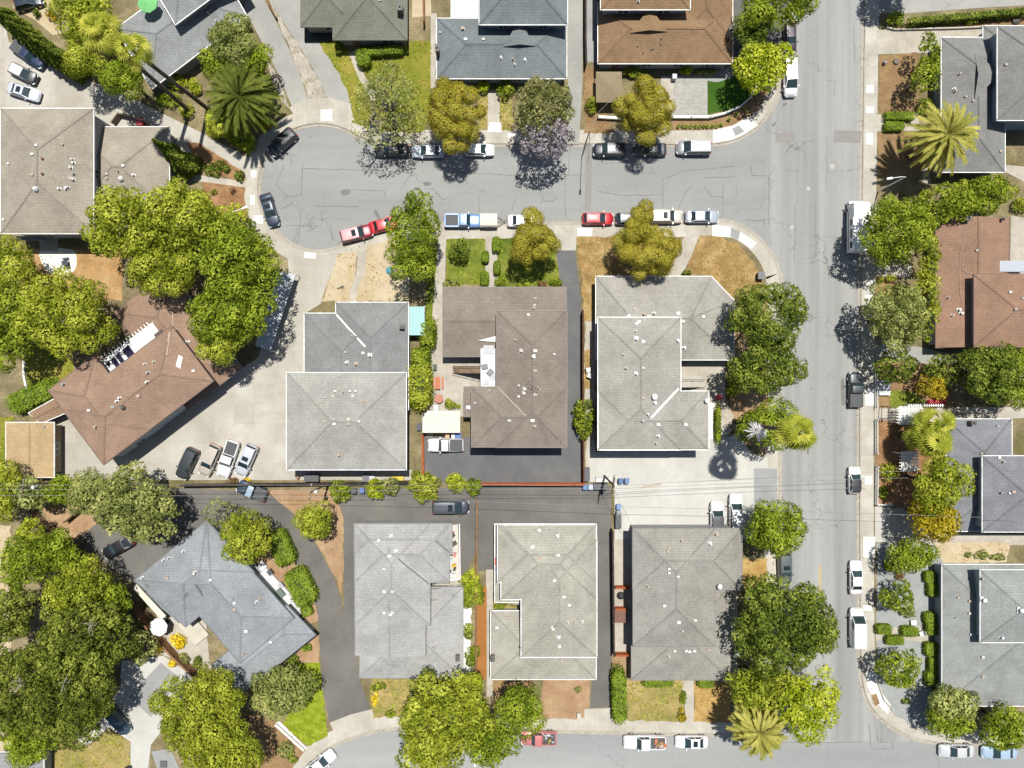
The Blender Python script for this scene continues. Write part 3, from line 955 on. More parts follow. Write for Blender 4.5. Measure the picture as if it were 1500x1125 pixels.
# ------------------------------------------------------------------ ground pieces
SHN = [0]
NATURAL = ('lawn', 'dirt', 'yard', 'grass', 'bed', 'gravel', 'mulch', 'groundcover', 'verge')
TUFT = []
def sheet(name, px, z, mat, kind='structure', smooth=0, label=None):
    pts = [W(*p, 0)[:2] for p in (catmull(px, smooth, True) if smooth else px)]
    if any(q in name for q in NATURAL) and 'turf' not in name:
        rr = random.Random(name + str(px[0])); out = []
        for i in range(len(pts)):
            a, b = Vector(pts[i]), Vector(pts[(i + 1) % len(pts)])
            k = max(1, int((b - a).length / .7)); nn = Vector((-(b - a).y, (b - a).x)).normalized()
            for j in range(k): out.append(tuple(a.lerp(b, j / k) + nn * rr.uniform(-.16, .16)))
        pts = out
        TUFT.append((mat.name, pts, z))
    SHN[0] += 1
    m = MB(); m.prism(pts, None, z + SHN[0] * .0001)
    o = m.build(name, mat)
    o['kind'] = kind
    return o
def catmull(pts, n=4, closed=False):
    out = []
    L = len(pts)
    rng = range(L) if closed else range(L - 1)
    for i in rng:
        p0 = pts[(i - 1) % L] if closed or i > 0 else pts[i]
        p1, p2 = pts[i], pts[(i + 1) % L]
        p3 = pts[(i + 2) % L] if closed or i + 2 < L else p2
        for k in range(n):
            t = k / n
            out.append(tuple(.5 * (2 * p1[j] + (p2[j] - p0[j]) * t + (2 * p0[j] - 5 * p1[j] + 4 * p2[j] - p3[j]) * t * t + (3 * p1[j] - p0[j] - 3 * p2[j] + p3[j]) * t ** 3) for j in (0, 1)))
    if not closed: out.append(tuple(pts[-1]))
    return out
def offset(path, d):
    """path in metres (list of 2-vectors), moved d to the right of travel"""
    out = []
    n = len(path)
    for i in range(n):
        a = Vector(path[max(0, i - 1)]); b = Vector(path[min(n - 1, i + 1)])
        t = (b - a).normalized()
        out.append(Vector(path[i]) + Vector((t.y, -t.x)) * d)
    return out
def strip(name, path, d0, d1, z0, z1, mat, uvlen=False):
    A = offset(path, d0); B = offset(path, d1)
    m = MB(); n = len(path)
    vs = [(p.x, p.y, z1) for p in A] + [(p.x, p.y, z1) for p in B]
    m.add(vs, [face_up(vs, (i, i + 1, n + i + 1, n + i)) for i in range(n - 1)])
    if z0 is not None:
        vs = [(p.x, p.y, z1) for p in A] + [(p.x, p.y, z0) for p in A]
        m.add(vs, [(i, i + 1, n + i + 1, n + i) for i in range(n - 1)])
    o = m.build(name, mat); o['kind'] = 'structure'
    return o
# ------------------------------------------------------------------ fences and street furniture
def fence(label, px, h, board, post=None, style='board', name='fence', group='garden fences', cat='fence', zb=.12, th=.06, ps=2.4):
    a = W(*px[0], h * .5)
    root = empty(name, (a.x, a.y, zb), label, cat, group)
    m = MB(); P = [W(*p, h * .5) for p in px]
    posts = []
    for i in range(len(P) - 1):
        A, B = P[i], P[i + 1]
        L = (B - A).length; d = (B - A).normalized()
        k = max(1, round(L / ps))
        for j in range(k + (i == len(P) - 2)): posts.append(A.lerp(B, j / k))
        rot = math.atan2(d.y, d.x)
        if style == 'board':
            nb = max(2, int(L / .45))
            for j in range(nb):
                c = A.lerp(B, (j + .5) / nb); hh = h - .05 * ((j * 7919) % 3) * .4
                m.box((c.x, c.y, zb + .04), (L / nb * .97, th * .5, hh), rot)
            for z in (.35, h - .2):
                m.bar((A.x, A.y, zb + z), (B.x, B.y, zb + z), th * 1.2, .09)
            m.bar((A.x, A.y, zb + h + .08), (B.x, B.y, zb + h + .08), th * 2.2, .05)
        elif style == 'picket':
            nb = max(2, int(L / .28))
            for j in range(nb):
                c = A.lerp(B, (j + .5) / nb)
                m.box((c.x, c.y, zb + .05), (.12, .04, h), rot)
            for z in (.3, h - .15): m.bar((A.x, A.y, zb + z), (B.x, B.y, zb + z), .09, .09)
        elif style == 'rail':
            for z in (.35, .68, h): m.bar((A.x, A.y, zb + z), (B.x, B.y, zb + z), .09, .12)
        elif style == 'wall':
            m.bar((A.x, A.y, zb + h), (B.x, B.y, zb + h), th, h)
    m.build('fence_panel' if style != 'wall' else 'wall_panel', board, root)
    if style != 'wall':
        first = None
        for p in posts[:60]:
            if first is None:
                mm = MB(); mm.box((p.x, p.y, zb - .1), (.11, .11, h + .2)); first = mm.build('post', post or board, root); p0 = p
            else:
                c = first.copy(); col.objects.link(c); c.parent = root; c.location = first.location + (p - p0)
    return root
def pole(label, px, py, h=10.5, arms=(0,), rz=0, base=None):
    b = W(px, py, 0)
    root = empty('utility_pole', (b.x, b.y, .12), label, 'utility pole', 'utility poles')
    m = MB(); m.tube([(b.x, b.y, 0), (b.x, b.y, h)], [.17, .11], 10); m.build('pole', DWOOD, root)
    dx, dy = math.cos(rz), math.sin(rz)
    for i, z in enumerate(arms):
        m = MB(); m.bar((b.x - dx * 1.3, b.y - dy * 1.3, z), (b.x + dx * 1.3, b.y + dy * 1.3, z), .12, .14); a = m.build('crossarm', DWOOD, root)
        m = MB()
        for k in (-1.15, -.45, .45, 1.15): m.tube([(b.x + dx * k, b.y + dy * k, z), (b.x + dx * k, b.y + dy * k, z + .22)], .05, 6)
        m.build('insulator', GALV, a)
    m = MB(); m.tube([(b.x + .3, b.y - .1, h - 2.6), (b.x + .3, b.y - .1, h - 1.7)], .22, 10); m.build('transformer', GALV, root)
    return root
def lamp(label, base, head, h, mat=GALV, group='street lamps'):
    b = W(*base, 0); hd = W(*head, h)
    root = empty('street_lamp', (b.x, b.y, .12), label, 'street lamp', group)
    m = MB(); m.tube([(b.x, b.y, 0), (b.x, b.y, h - .5)], [.11, .07], 8); m.build('pole', mat, root)
    top = Vector((b.x, b.y, h - .5)); k = top.lerp(hd, .3) + Vector((0, 0, .35))
    m = MB(); m.tube([top, k, hd], .045, 6); m.build('arm', mat, root)
    d = (hd - top); d.z = 0; d.normalize()
    m = MB(); m.bar(hd - d * .1 + Vector((0, 0, .1)), hd + d * .65 + Vector((0, 0, .08)), .26, .14); m.build('lamp_head', WHITE if mat is GALV else mat, root)
    return root
def binn(label, px, py, c, lid=None, s=.62, h=1.05, rz=0, group='wheeled bins', name='wheeled_bin'):
    p = W(px, py, .8)
    root = empty(name, (p.x, p.y, .13), label, 'bin', group)
    cm = plain('bin_%d_%d_%d' % c, C(*c), .5); lm = plain('bin_%d_%d_%d' % (lid or c), C(*(lid or c)), .45)
    ca, sa = math.cos(R(rz)), math.sin(R(rz))
    m = MB()
    vs = []
    for z, q in ((.1, .8), (h, 1.)):
        for x, y in ((-1, -1), (1, -1), (1, 1), (-1, 1)):
            x *= s / 2 * q; y *= s * .58 * q; vs.append((p.x + x * ca - y * sa, p.y + x * sa + y * ca, .13 + z))
    m.add(vs, [(3, 2, 1, 0), (4, 5, 6, 7), (0, 1, 5, 4), (1, 2, 6, 5), (2, 3, 7, 6), (3, 0, 4, 7)]); m.build('body', cm, root)
    m = MB(); m.box((p.x, p.y, .13 + h + .004), (s * 1.06, s * 1.22, .07), R(rz)); m.build('lid', lm, root)
    for q in (-1, 1):
        m = MB(); x, y = q * s * .42, -s * .5
        cx, cy = p.x + x * ca - y * sa, p.y + x * sa + y * ca
        m.tube([(cx - .04, cy, .25), (cx + .04, cy, .25)], .12, 10); m.build('wheel', RUBBER, root)
    return root
def parasol(label, px, py, rpx, h, c, name='parasol'):
    t = W(px, py, h); r = rpx * (1 - h / H) / 10
    root = empty(name, (t.x, t.y, .13), label, 'parasol')
    cm = plain('parasol_%d_%d_%d' % c, C(*c, k=.6), .8, 0, .06)
    m = MB(); vs = [(t.x, t.y, h + .45)]; n = 8
    for i in range(n): vs.append((t.x + r * math.cos(2 * math.pi * i / n + .2), t.y + r * math.sin(2 * math.pi * i / n + .2), h))
    for i in range(n): vs.append((t.x + r * math.cos(2 * math.pi * i / n + .2), t.y + r * math.sin(2 * math.pi * i / n + .2), h - .15))
    m.add(vs, [(0, 1 + i, 1 + (i + 1) % n) for i in range(n)] + [(1 + i, 1 + n + i, 1 + n + (i + 1) % n, 1 + (i + 1) % n) for i in range(n)]); m.build('canopy', cm, root)
    m = MB(); m.tube([(t.x, t.y, .1), (t.x, t.y, h + .4)], .03, 6); m.build('pole', GALV, root)
    m = MB()
    for i in range(n): m.tube([(t.x, t.y, h + .38), (t.x + r * .97 * math.cos(2 * math.pi * i / n + .2), t.y + r * .97 * math.sin(2 * math.pi * i / n + .2), h - .03)], .012, 4)
    m.build('ribs', GALV, root)
    m = MB(); m.tube([(t.x, t.y, .1), (t.x, t.y, .2)], .35, 12); m.build('base', BLACK, root)
def table(label, px, py, L, Wd, c, rz=0, round_=False, name='picnic_table', cat='table', benches=True, h=.75):
    p = W(px, py, h); mt = plain('tabletop_%d_%d_%d' % c, C(*c), .6, 0, .2, 4)
    root = empty(name, (p.x, p.y, .13), label, cat)
    ca, sa = math.cos(R(rz)), math.sin(R(rz))
    def q(x, y): return (p.x + x * ca - y * sa, p.y + x * sa + y * ca)
    m = MB()
    if round_: m.tube([(p.x, p.y, h), (p.x, p.y, h + .06)], L / 2, 16)
    else:
        for i in range(5): c_ = q(0, (i - 2) * Wd / 5); m.box((c_[0], c_[1], h), (L, Wd / 5 * .93, .05), R(rz))
    m.build('tabletop', mt, root)
    for x in (-1, 1):
        for y in (-1, 1):
            m = MB(); a = q(x * L * .34, y * Wd * .34); m.box((a[0], a[1], .13), (.08, .08, h - .13)); m.build('leg', mt, root)
    if benches:
        for y in (-1, 1):
            m = MB(); a = q(0, y * (Wd / 2 + .32)); m.box((a[0], a[1], .42), (L * .95, .28, .05), R(rz))
            for x in (-1, 1): b = q(x * L * .36, y * (Wd / 2 + .32)); m.box((b[0], b[1], .13), (.08, .22, .29), R(rz))
            m.build('bench', mt, root)
# ------------------------------------------------------------------ ground, streets, pavements
M_ROAD = surf('street_asphalt', [C(160, 161, 158), C(172, 173, 170), C(184, 184, 181)], .12, 7, .10, .92, stretch=(.14, 1, 1), crack=.75, stain=(.10, .35, C(150, 149, 145)))
M_ROADV = surf('avenue_asphalt', [C(158, 159, 157), C(177, 177, 174), C(192, 192, 189)], .35, 7, .10, .92, stretch=(1, .03, 1), crack=.7, stain=(.07, .3, C(158, 157, 150)))
M_ROADB = surf('lower_street_asphalt', [C(163, 166, 165), C(175, 177, 175), C(187, 188, 186)], .12, 7, .10, .92, stretch=(.12, 1, 1), crack=.35)
M_ASPH = surf('driveway_asphalt', [C(108, 107, 107), C(118, 117, 116), C(130, 129, 127)], .16, 8, .14, .9, stain=(.12, .5, C(132, 129, 124)))
M_ASPHB = surf('driveway_asphalt_warm', [C(114, 111, 108), C(126, 123, 118), C(140, 136, 129)], .14, 8, .14, .9, stain=(.10, .6, C(142, 138, 130)))
M_ASPHN = surf('fresh_asphalt', [C(112, 113, 115), C(121, 121, 122), C(130, 130, 129)], .2, 9, .12, .9)
M_WALK = surf('sidewalk_concrete', [C(196, 189, 174), C(210, 204, 190), C(222, 217, 205)], .3, 7, .12, .9, joints=(1.5, 60, .86, 0, .03, .05), stain=(.2, .3, C(180, 170, 150)))
M_WALKV = surf('sidewalk_concrete_long', [C(196, 190, 176), C(210, 205, 192), C(222, 218, 207)], .3, 7, .12, .9, joints=(60, 1.5, .86, 0, .03, .05), stain=(.2, .3, C(180, 170, 150)))
M_KERB = surf('kerb_concrete', [C(186, 178, 162), C(206, 200, 186)], .8, 7, .15, .9)
M_LOT = surf('lot_concrete', [C(192, 186, 172), C(208, 203, 191), C(222, 219, 209)], .12, 7, .12, .9, joints=(2.9, 2.9, .86, 0, .02, .055), stain=(.13, .55, C(176, 167, 150)))
M_LOTW = surf('lot_concrete_pale', [C(208, 206, 198), C(220, 218, 210), C(230, 229, 222)], .12, 7, .10, .9, joints=(2.7, 2.4, .9, 0, .02, .02), stain=(.12, .35, C(196, 190, 176)))
M_PATH = surf('path_concrete', [C(198, 190, 174), C(218, 211, 197)], .35, 7, .15, .9, joints=(1.2, 1.2, .88, 0, .025, .04), stain=(.2, .4, C(178, 168, 148)))
M_SLABG = surf('grey_slab', [C(168, 169, 168), C(186, 187, 186)], .25, 8, .12, .9, stain=(.2, .4, C(150, 150, 148)))
M_DRIVEG = surf('drive_grey', [C(172, 172, 166), C(186, 185, 178), C(198, 196, 188)], .16, 8, .12, .9, crack=.5, stain=(.1, .45, C(158, 156, 150)))
M_SOIL = surf('yard_soil', [C(128, 116, 84), C(156, 142, 106), C(184, 168, 132)], .25, 4, .35, .98, stain=(.16, .8, C(112, 118, 56)))
M_DIRT = surf('bare_dirt', [C(176, 140, 106), C(194, 160, 124), C(210, 178, 142)], .3, 5, .2, .98, stain=(.25, .4, C(160, 126, 84)))
M_BROWN = surf('brown_yard', [C(150, 120, 86), C(170, 138, 100), C(186, 154, 114)], .3, 5, .22, .98, stain=(.3, .5, C(132, 104, 70)))
M_MULCH = surf('red_mulch', [C(150, 110, 76), C(176, 134, 94), C(196, 156, 116)], .5, 6, .3, .98)
M_SAND = surf('pale_dry_lawn', [C(206, 186, 150), C(220, 202, 168), C(228, 212, 180)], .25, 6, .14, .98, stain=(.2, .5, C(196, 172, 128)))
M_STRAW = surf('straw_lawn', [C(160, 130, 78), C(186, 154, 98), C(210, 182, 128)], .5, 4, .34, .98, stain=(.3, .75, C(140, 116, 70)))
M_GOLDG = surf('golden_dry_grass', [C(184, 148, 84), C(204, 168, 102), C(218, 186, 122)], .4, 4, .32, .98, stain=(.25, .4, C(182, 146, 84)))
M_DRYL = surf('drying_lawn', [C(146, 144, 74), C(178, 164, 98), C(206, 182, 126)], .24, 4, .3, .98, stain=(.2, .5, C(206, 180, 130)))
M_LAWN = surf('lawn', [C(96, 118, 34), C(128, 142, 48), C(160, 162, 70)], .4, 4.5, .32, .98, stain=(.3, .5, C(178, 172, 92)))
M_LAWN2 = surf('patchy_lawn', [C(112, 126, 34), C(146, 150, 50), C(178, 164, 80)], .22, 7, .22, .98, stain=(.2, .6, C(192, 166, 94)))
M_TURF = surf('artificial_turf', [C(64, 100, 22), C(74, 112, 28)], .5, 9, .12, .98)
M_BRIGHT = surf('bright_groundcover', [C(132, 150, 24), C(154, 172, 36), C(176, 188, 66)], .9, 5, .3, .98)
M_GRAVG = surf('grey_gravel', [C(166, 170, 168), C(176, 180, 178), C(184, 187, 184)], .3, 9, .14, .95)
M_GRAVP = surf('pink_gravel', [C(188, 176, 160), C(206, 196, 180), C(220, 212, 198)], .6, 3.5, .35, .95)
M_PAVER = surf('pavers', [C(186, 184, 176), C(200, 197, 190)], .5, 8, .14, .9, joints=(.42, .21, .8, .5, .012, .12))
M_LINE = plain('line_paint', C(236, 234, 226, k=.58), .8, 0, .15, 2)
M_YLINE = plain('yellow_line_paint', C(226, 190, 96), .8, 0, .2, 2)
M_CRACK = plain('crack_seal', C(112, 111, 108), .9, 0, .2, 3)
M_IRON = plain('iron_cover', C(196, 194, 186), .7, 0, .15, 4)
M_RUST = surf('ochre_path', [C(176, 118, 62), C(192, 134, 76)], .4, 7, .15, .95)

gm = MB(); gm.prism([(-1500, -1500), (1500, -1500), (1500, 1500), (-1500, 1500)], None, -.10); g = gm.build('ground', M_SOIL); g['kind'] = 'structure'
sheet('cross_street', [(360, 160), (1160, 160), (1160, 450), (360, 450)], -.012, M_ROAD)
sheet('lower_street', [(300, 1015), (2200, 1015), (2200, 1200), (300, 1200)], -.006, M_ROADB)
sheet('avenue', [(1120, -900), (1330, -900), (1330, 1086), (1120, 1087)], 0, M_ROADV)

WEST = [(1162, -900), (1163, -100), (1160, 0), (1153, 60), (1146, 112), (1140, 134), (1133, 154), (1112, 181), (1092, 197), (1072, 206), (1044, 211), (1000, 212), (850, 211),
        (712, 211), (600, 211), (545, 206), (521, 197), (501, 187), (480, 182), (456, 182), (430, 189), (406, 205), (388, 228), (379, 262), (379, 291), (386, 313),
        (400, 336), (420, 354), (438, 364), (458, 369), (480, 368), (505, 361), (535, 350), (570, 340), (610, 333), (650, 330), (740, 329), (854, 328),
        (1000, 327), (1048, 324), (1072, 327), (1094, 337), (1116, 355), (1132, 377), (1140, 397), (1143, 420), (1142, 560), (1141, 690), (1140, 860), (1140, 990),
        (1133, 1030), (1112, 1058), (1080, 1073), (1040, 1075), (900, 1072), (800, 1070), (700, 1066), (640, 1064), (580, 1066), (540, 1073), (500, 1086), (472, 1102), (444, 1125), (415, 1165), (398, 1220), (394, 1400)]
EAST = [(2200, 1092), (1560, 1091), (1460, 1090), (1400, 1089), (1366, 1086), (1340, 1081), (1314, 1069), (1292, 1053), (1275, 1034), (1266, 1012), (1262, 986),
        (1260, 940), (1259, 800), (1259, 600), (1261, 400), (1265, 100), (1267, 0), (1268, -100), (1270, -900)]
def lane(path):
    return [tuple(W(*p, 0)[:2]) for p in catmull(path, 4)]
LW, LE = lane(WEST), lane(EAST)
def land(name, path, extra, mat):
    pts = [tuple(p) for p in offset(path, .05)] + [tuple(W(*p, 0)[:2]) for p in extra]
    m = MB(); m.prism(pts, -.2, .12, bottom=False); o = m.build(name, mat); o['kind'] = 'structure'
land('west_terrain', LW, [(-900, 1400), (-900, -900)], M_SOIL)
land('east_terrain', LE, [(2200, -900)], M_SOIL)
sheet('south_pavement', [(420, 1196), (2200, 1196), (2200, 1500), (420, 1500)], .12, M_WALK)
for nm, P, msk in (('west', LW, M_WALK), ('east', LE, M_WALKV)):
    strip('gutter_pan', P, -.42, .03, None, .012, M_KERB)
    strip('kerb', P, 0, .17, -.1, .138, M_KERB)
    strip('pavement', P, .17, 2.05, None, .128, msk if nm == 'west' else M_WALKV)

Z1, Z2, Z3, Z4, Z5 = .132, .136, .140, .144, .148
# -- north west lots
sheet('apartment_lot', [(-60, 30), (8, 36), (14, 62), (100, 92), (108, 112), (160, 128), (290, 192), (372, 236), (366, 262), (330, 250), (232, 208), (140, 200), (140, 165), (-60, 165)], Z1, M_LOT)
sheet('lot_edge', [(-60, 30), (6, 36), (10, 158), (-60, 158)], Z2, M_PATH)
sheet('garden_court', [(20, -40), (96, -40), (72, 16), (92, 50), (78, 52), (52, 30), (20, 12)], Z1, M_SAND)
sheet('driveway', [(352, -60), (388, -60), (388, 0), (404, 30), (425, 75), (440, 110), (452, 148), (428, 156), (412, 118), (394, 80), (372, 40), (356, 5)], Z1, M_DRIVEG)
sheet('driveway', [(396, -60), (446, -60), (446, 62), (470, 62), (490, 95), (508, 128), (516, 160), (496, 150), (478, 142), (464, 110), (440, 70), (412, 28), (396, 0)], Z1, M_DRIVEG)
sheet('gravel_strip', [(389, -10), (398, 0), (412, 30), (438, 68), (462, 108), (479, 143), (453, 147), (441, 110), (426, 74), (407, 32)], Z2, M_GRAVP)
sheet('driveway_apron', [(424, 158), (445, 147), (478, 143), (512, 152), (520, 178), (500, 171), (480, 166), (455, 167), (434, 173)], Z2, M_WALK)
sheet('concrete_patch', [(470, 161), (487, 161), (487, 178), (470, 177)], Z3, CONCL)
sheet('gravel_bed', [(393, 90), (402, 104), (416, 130), (424, 160), (412, 148), (400, 124)], Z2, M_GRAVP)
sheet('lawn', [(467, 62), (486, 62), (508, 60), (520, 95), (545, 150), (540, 190), (515, 180), (514, 150), (498, 110), (480, 84)], Z1, M_LAWN2)
sheet('path', [(510, 76), (521, 76), (534, 110), (556, 146), (546, 150), (524, 112)], Z2, M_PATH)
sheet('lawn', [(524, 62), (632, 60), (632, 150), (620, 194), (560, 194), (548, 145), (530, 100)], Z1, M_LAWN2)
sheet('path', [(631, 20), (640, 20), (640, 137), (631, 137)], Z2, M_PATH)
sheet('lawn', [(700, 140), (715, 140), (715, 190), (700, 190)], Z1, M_DRYL)
sheet('lawn', [(732, 140), (750, 140), (750, 192), (732, 192)], Z1, M_DRYL)
sheet('path', [(715, 132), (732, 132), (732, 194), (714, 194)], Z2, M_PATH)
sheet('concrete_patch', [(717, 180), (734, 180), (735, 194), (714, 194)], Z3, CONCL)
sheet('driveway', [(831, -60), (854, -60), (853, 120), (848, 212), (826, 212), (832, 120)], Z2, M_DRIVEG)
sheet('path', [(604, -40), (630, -40), (632, 24), (604, 26)], Z1, M_SAND)
sheet('side_yard', [(856, -20), (874, -20), (874, 92), (856, 92)], Z1, M_SLABG)
sheet('front_bed', [(856, 100), (874, 100), (880, 150), (900, 196), (856, 196)], Z1, M_BROWN)
sheet('patio', [(985, 111), (1036, 111), (1036, 169), (985, 169)], Z2, M_PAVER)
sheet('path', [(968, 112), (986, 112), (986, 170), (966, 170)], Z2, M_PATH)
sheet('turf_lawn', [(1036, 116), (1060, 118), (1070, 112), (1108, 112), (1108, 124), (1098, 142), (1082, 154), (1062, 163), (1036, 168)], Z3, M_TURF)
sheet('path', [(1034, 110), (1072, 96), (1076, 110), (1066, 117), (1050, 121), (1036, 119)], Z3 + .002, M_SLABG)
sheet('planting_strip', [(985, 176), (1050, 176), (1082, 162), (1104, 144), (1118, 128), (1126, 132), (1112, 160), (1090, 178), (1060, 189), (985, 191)], Z1, M_BROWN)
sheet('corner_ramp', [(1044, 191), (1074, 184), (1096, 171), (1110, 184), (1090, 197), (1072, 205), (1044, 210)], Z2, CONCL)
sheet('ramp_tread', [(1072, 189), (1082, 184), (1090, 193), (1077, 200)], Z3, M_SLABG)
sheet('side_lane', [(1074, -40), (1160, -40), (1146, 60), (1076, 92)], Z1, M_ASPH)
# -- left side
sheet('mulch_bed', [(272, 208), (296, 212), (355, 250), (362, 264), (340, 262), (296, 250)], Z1, M_MULCH)
sheet('mulch_bed', [(296, 264), (358, 272), (360, 300), (364, 322), (330, 312), (300, 304)], Z1, M_MULCH)
sheet('path', [(256, 250), (300, 258), (360, 266), (360, 275), (300, 267), (256, 262)], Z2, M_PATH)
sheet('dirt_yard', [(30, 366), (180, 366), (180, 440), (30, 430)], Z1, surf('orange_dirt', [C(182, 142, 92), C(204, 164, 112), C(216, 180, 130)], .3, 5, .2, .98))
sheet('round_patio', [(60, 366), (106, 366), (113, 382), (110, 396), (97, 403), (80, 403), (66, 392)], Z2, CONCL, smooth=3)
sheet('patio', [(56, 345), (86, 345), (86, 368), (60, 368)], Z3, M_PATH)
sheet('lawn', [(38, 510), (60, 500), (110, 530), (108, 560), (70, 590), (38, 572)], Z1, M_LAWN2)
sheet('backyard', [(-60, 610), (22, 610), (22, 700), (-60, 700)], Z1, M_LAWN2)
sheet('car_park', [(424, 362), (440, 368), (458, 373), (482, 372), (500, 366), (492, 388), (478, 420), (470, 445), (446, 460), (446, 560), (425, 562), (425, 688), (604, 688), (604, 703), (76, 703), (76, 612), (160, 600), (355, 540), (378, 524), (408, 452), (424, 410), (422, 380)], Z1, M_LOT)
sheet('sand_yard', [(496, 372), (524, 368), (520, 400), (512, 442), (472, 442), (480, 420)], Z2, M_SAND)
sheet('sand_yard', [(538, 362), (580, 346), (600, 345), (600, 440), (514, 442), (526, 410)], Z2, M_SAND)
sheet('path', [(525, 370), (537, 364), (538, 372), (534, 400), (524, 424), (522, 444), (512, 444), (514, 424), (522, 400)], Z3, M_PATH)
sheet('concrete_patch', [(446, 369), (463, 371), (463, 379), (446, 378)], Z3, CONCL)
sheet('lawn', [(624, 360), (643, 360), (643, 470), (624, 480)], Z2, M_LAWN)
for i, (a, b) in enumerate((((290, 703), (312, 655)), ((318, 703), (340, 650)), ((352, 703), (368, 652)), ((395, 698), (406, 676)), ((427, 692), (430, 684)))):
    m = MB(); A, B = W(*a, 0), W(*b, 0); m.bar((A.x, A.y, Z2), (B.x, B.y, Z2), .12, .002); o = m.build('bay_line', M_LINE); o['kind'] = 'structure'
# -- centre
sheet('lawn', [(654, 350), (711, 350), (711, 418), (654, 418)], Z2, M_LAWN)
sheet('lawn', [(728, 350), (812, 350), (820, 420), (728, 420)], Z2, M_LAWN)
sheet('path', [(711, 344), (728, 344), (729, 422), (711, 422)], Z3, M_PATH)
sheet('path', [(643, 344), (654, 344), (650, 470), (641, 600), (634, 640), (624, 640), (630, 500)], Z2, M_PATH)
sheet('terrace', [(641, 470), (720, 470), (720, 610), (641, 610)], Z1, M_PATH)
sheet('driveway', [(814, 366), (842, 366), (851, 440), (852, 706), (621, 706), (621, 640), (690, 640), (690, 610), (826, 610), (826, 450)], Z2, M_ASPHN)
sheet('driveway_apron', [(812, 344), (846, 344), (843, 367), (813, 367)], Z2, M_LOT)
sheet('dry_front_yard', [(844, 348), (902, 346), (904, 404), (874, 406), (874, 470), (856, 470), (852, 410)], Z2, M_STRAW)
sheet('dry_front_yard', [(1024, 346), (1046, 345), (1080, 358), (1104, 384), (1116, 410), (1112, 440), (1074, 440), (1042, 404), (1000, 404)], Z2, M_STRAW)
sheet('dirt_bed', [(900, 350), (1000, 350), (980, 406), (880, 406)], Z1, M_STRAW)
sheet('path', [(1002, 346), (1024, 346), (1012, 376), (998, 404), (976, 406), (988, 380)], Z3, M_PATH)
sheet('corner_ramp', [(1043, 329), (1070, 333), (1070, 348), (1043, 346)], Z2, CONCL)
sheet('corner_ramp', [(1084, 340), (1108, 356), (1100, 364), (1081, 352)], Z2, CONCL)
sheet('ramp_tread', [(1071, 334), (1084, 340), (1081, 352), (1069, 346)], Z3, M_SLABG)
sheet('concrete_patch', [(846, 334), (868, 334), (866, 346), (846, 346)], Z2, CONCL)
sheet('side_yard', [(856, 470), (872, 470), (872, 706), (858, 706)], Z1, M_PATH)
sheet('dry_grass', [(856, 512), (866, 512), (866, 570), (856, 570)], Z2, M_STRAW)
sheet('terrace', [(990, 500), (1062, 520), (1062, 590), (1082, 620), (1062, 640), (990, 620)], Z1, M_PATH)
sheet('path', [(1036, 590), (1050, 590), (1050, 655), (1036, 655)], Z2, CONCL)
sheet('car_park', [(862, 664), (1066, 640), (1080, 634), (1100, 664), (1124, 670), (1124, 740), (1104, 742), (1104, 790), (900, 790), (900, 706), (862, 706)], Z2, M_LOTW)
sheet('driveway_apron', [(1104, 686), (1138, 686), (1138, 742), (1104, 742)], Z3, M_SLABG)
sheet('dirt_bed', [(1062, 500), (1124, 440), (1124, 660), (1090, 650), (1070, 600)], Z1, M_DIRT)
for x in (1011, 1037):
    m = MB(); A, B = W(x, 737, 0), W(x, 776, 0); m.bar((A.x, A.y, Z3), (B.x, B.y, Z3), .12, .002); o = m.build('bay_line', M_LINE); o['kind'] = 'structure'
# -- lower row
sheet('driveway', [(264, 714), (376, 720), (398, 726), (430, 752), (452, 780), (472, 812), (490, 846), (500, 880), (504, 900), (504, 760), (496, 736), (506, 716), (700, 714), (700, 800), (676, 860), (520, 860), (526, 992), (544, 1040), (514, 1046), (483, 1057), (473, 1010), (466, 900), (458, 870), (442, 836), (420, 804), (386, 776), (356, 764), (300, 776), (200, 856), (186, 846), (108, 792), (150, 758), (250, 740)], Z2, M_ASPHB)
sheet('driveway_apron', [(483, 1058), (514, 1046), (546, 1038), (549, 1060), (520, 1068), (494, 1080)], Z3, M_WALK)
sheet('dirt_strip', [(386, 718), (500, 718), (496, 736), (504, 762), (502, 880), (494, 850), (474, 812), (454, 780), (430, 752), (402, 728)], Z1 + .001, M_DIRT)
sheet('dirt_bed', [(384, 790), (420, 806), (444, 838), (460, 872), (466, 910), (440, 920), (380, 830)], Z3, M_DIRT)
sheet('dirt_yard', [(60, 742), (128, 740), (150, 760), (108, 794), (80, 775)], Z3, M_DIRT)
sheet('bright_lawn', [(436, 972), (468, 970), (472, 1000), (480, 1076), (454, 1093), (416, 1062), (424, 1040)], Z2, M_BRIGHT)
sheet('dirt_bed', [(436, 944), (468, 928), (468, 970), (436, 970)], Z2, M_DIRT)
sheet('path', [(404, 1058), (410, 1056), (450, 1095), (444, 1100)], Z3, CONCL)
sheet('dirt_yard', [(352, 1040), (420, 1060), (446, 1098), (416, 1140), (352, 1140)], Z1, M_BROWN)
sheet('dry_front_yard', [(545, 994), (600, 994), (600, 1050), (548, 1050), (543, 1020)], Z2, M_DRYL)
sheet('driveway', [(700, 712), (895, 712), (896, 1036), (864, 1036), (870, 960), (870, 800), (735, 800), (724, 834), (712, 836), (700, 836)], Z2, M_ASPHB)
sheet('driveway_apron', [(856, 1038), (902, 1036), (902, 1056), (856, 1058)], Z3, M_WALK)
sheet('path', [(712, 834), (726, 834), (722, 870), (722, 1020), (713, 1020), (712, 900)], Z3, M_PATH)
sheet('ochre_path', [(698, 858), (713, 858), (713, 994), (698, 994)], Z3, M_RUST)
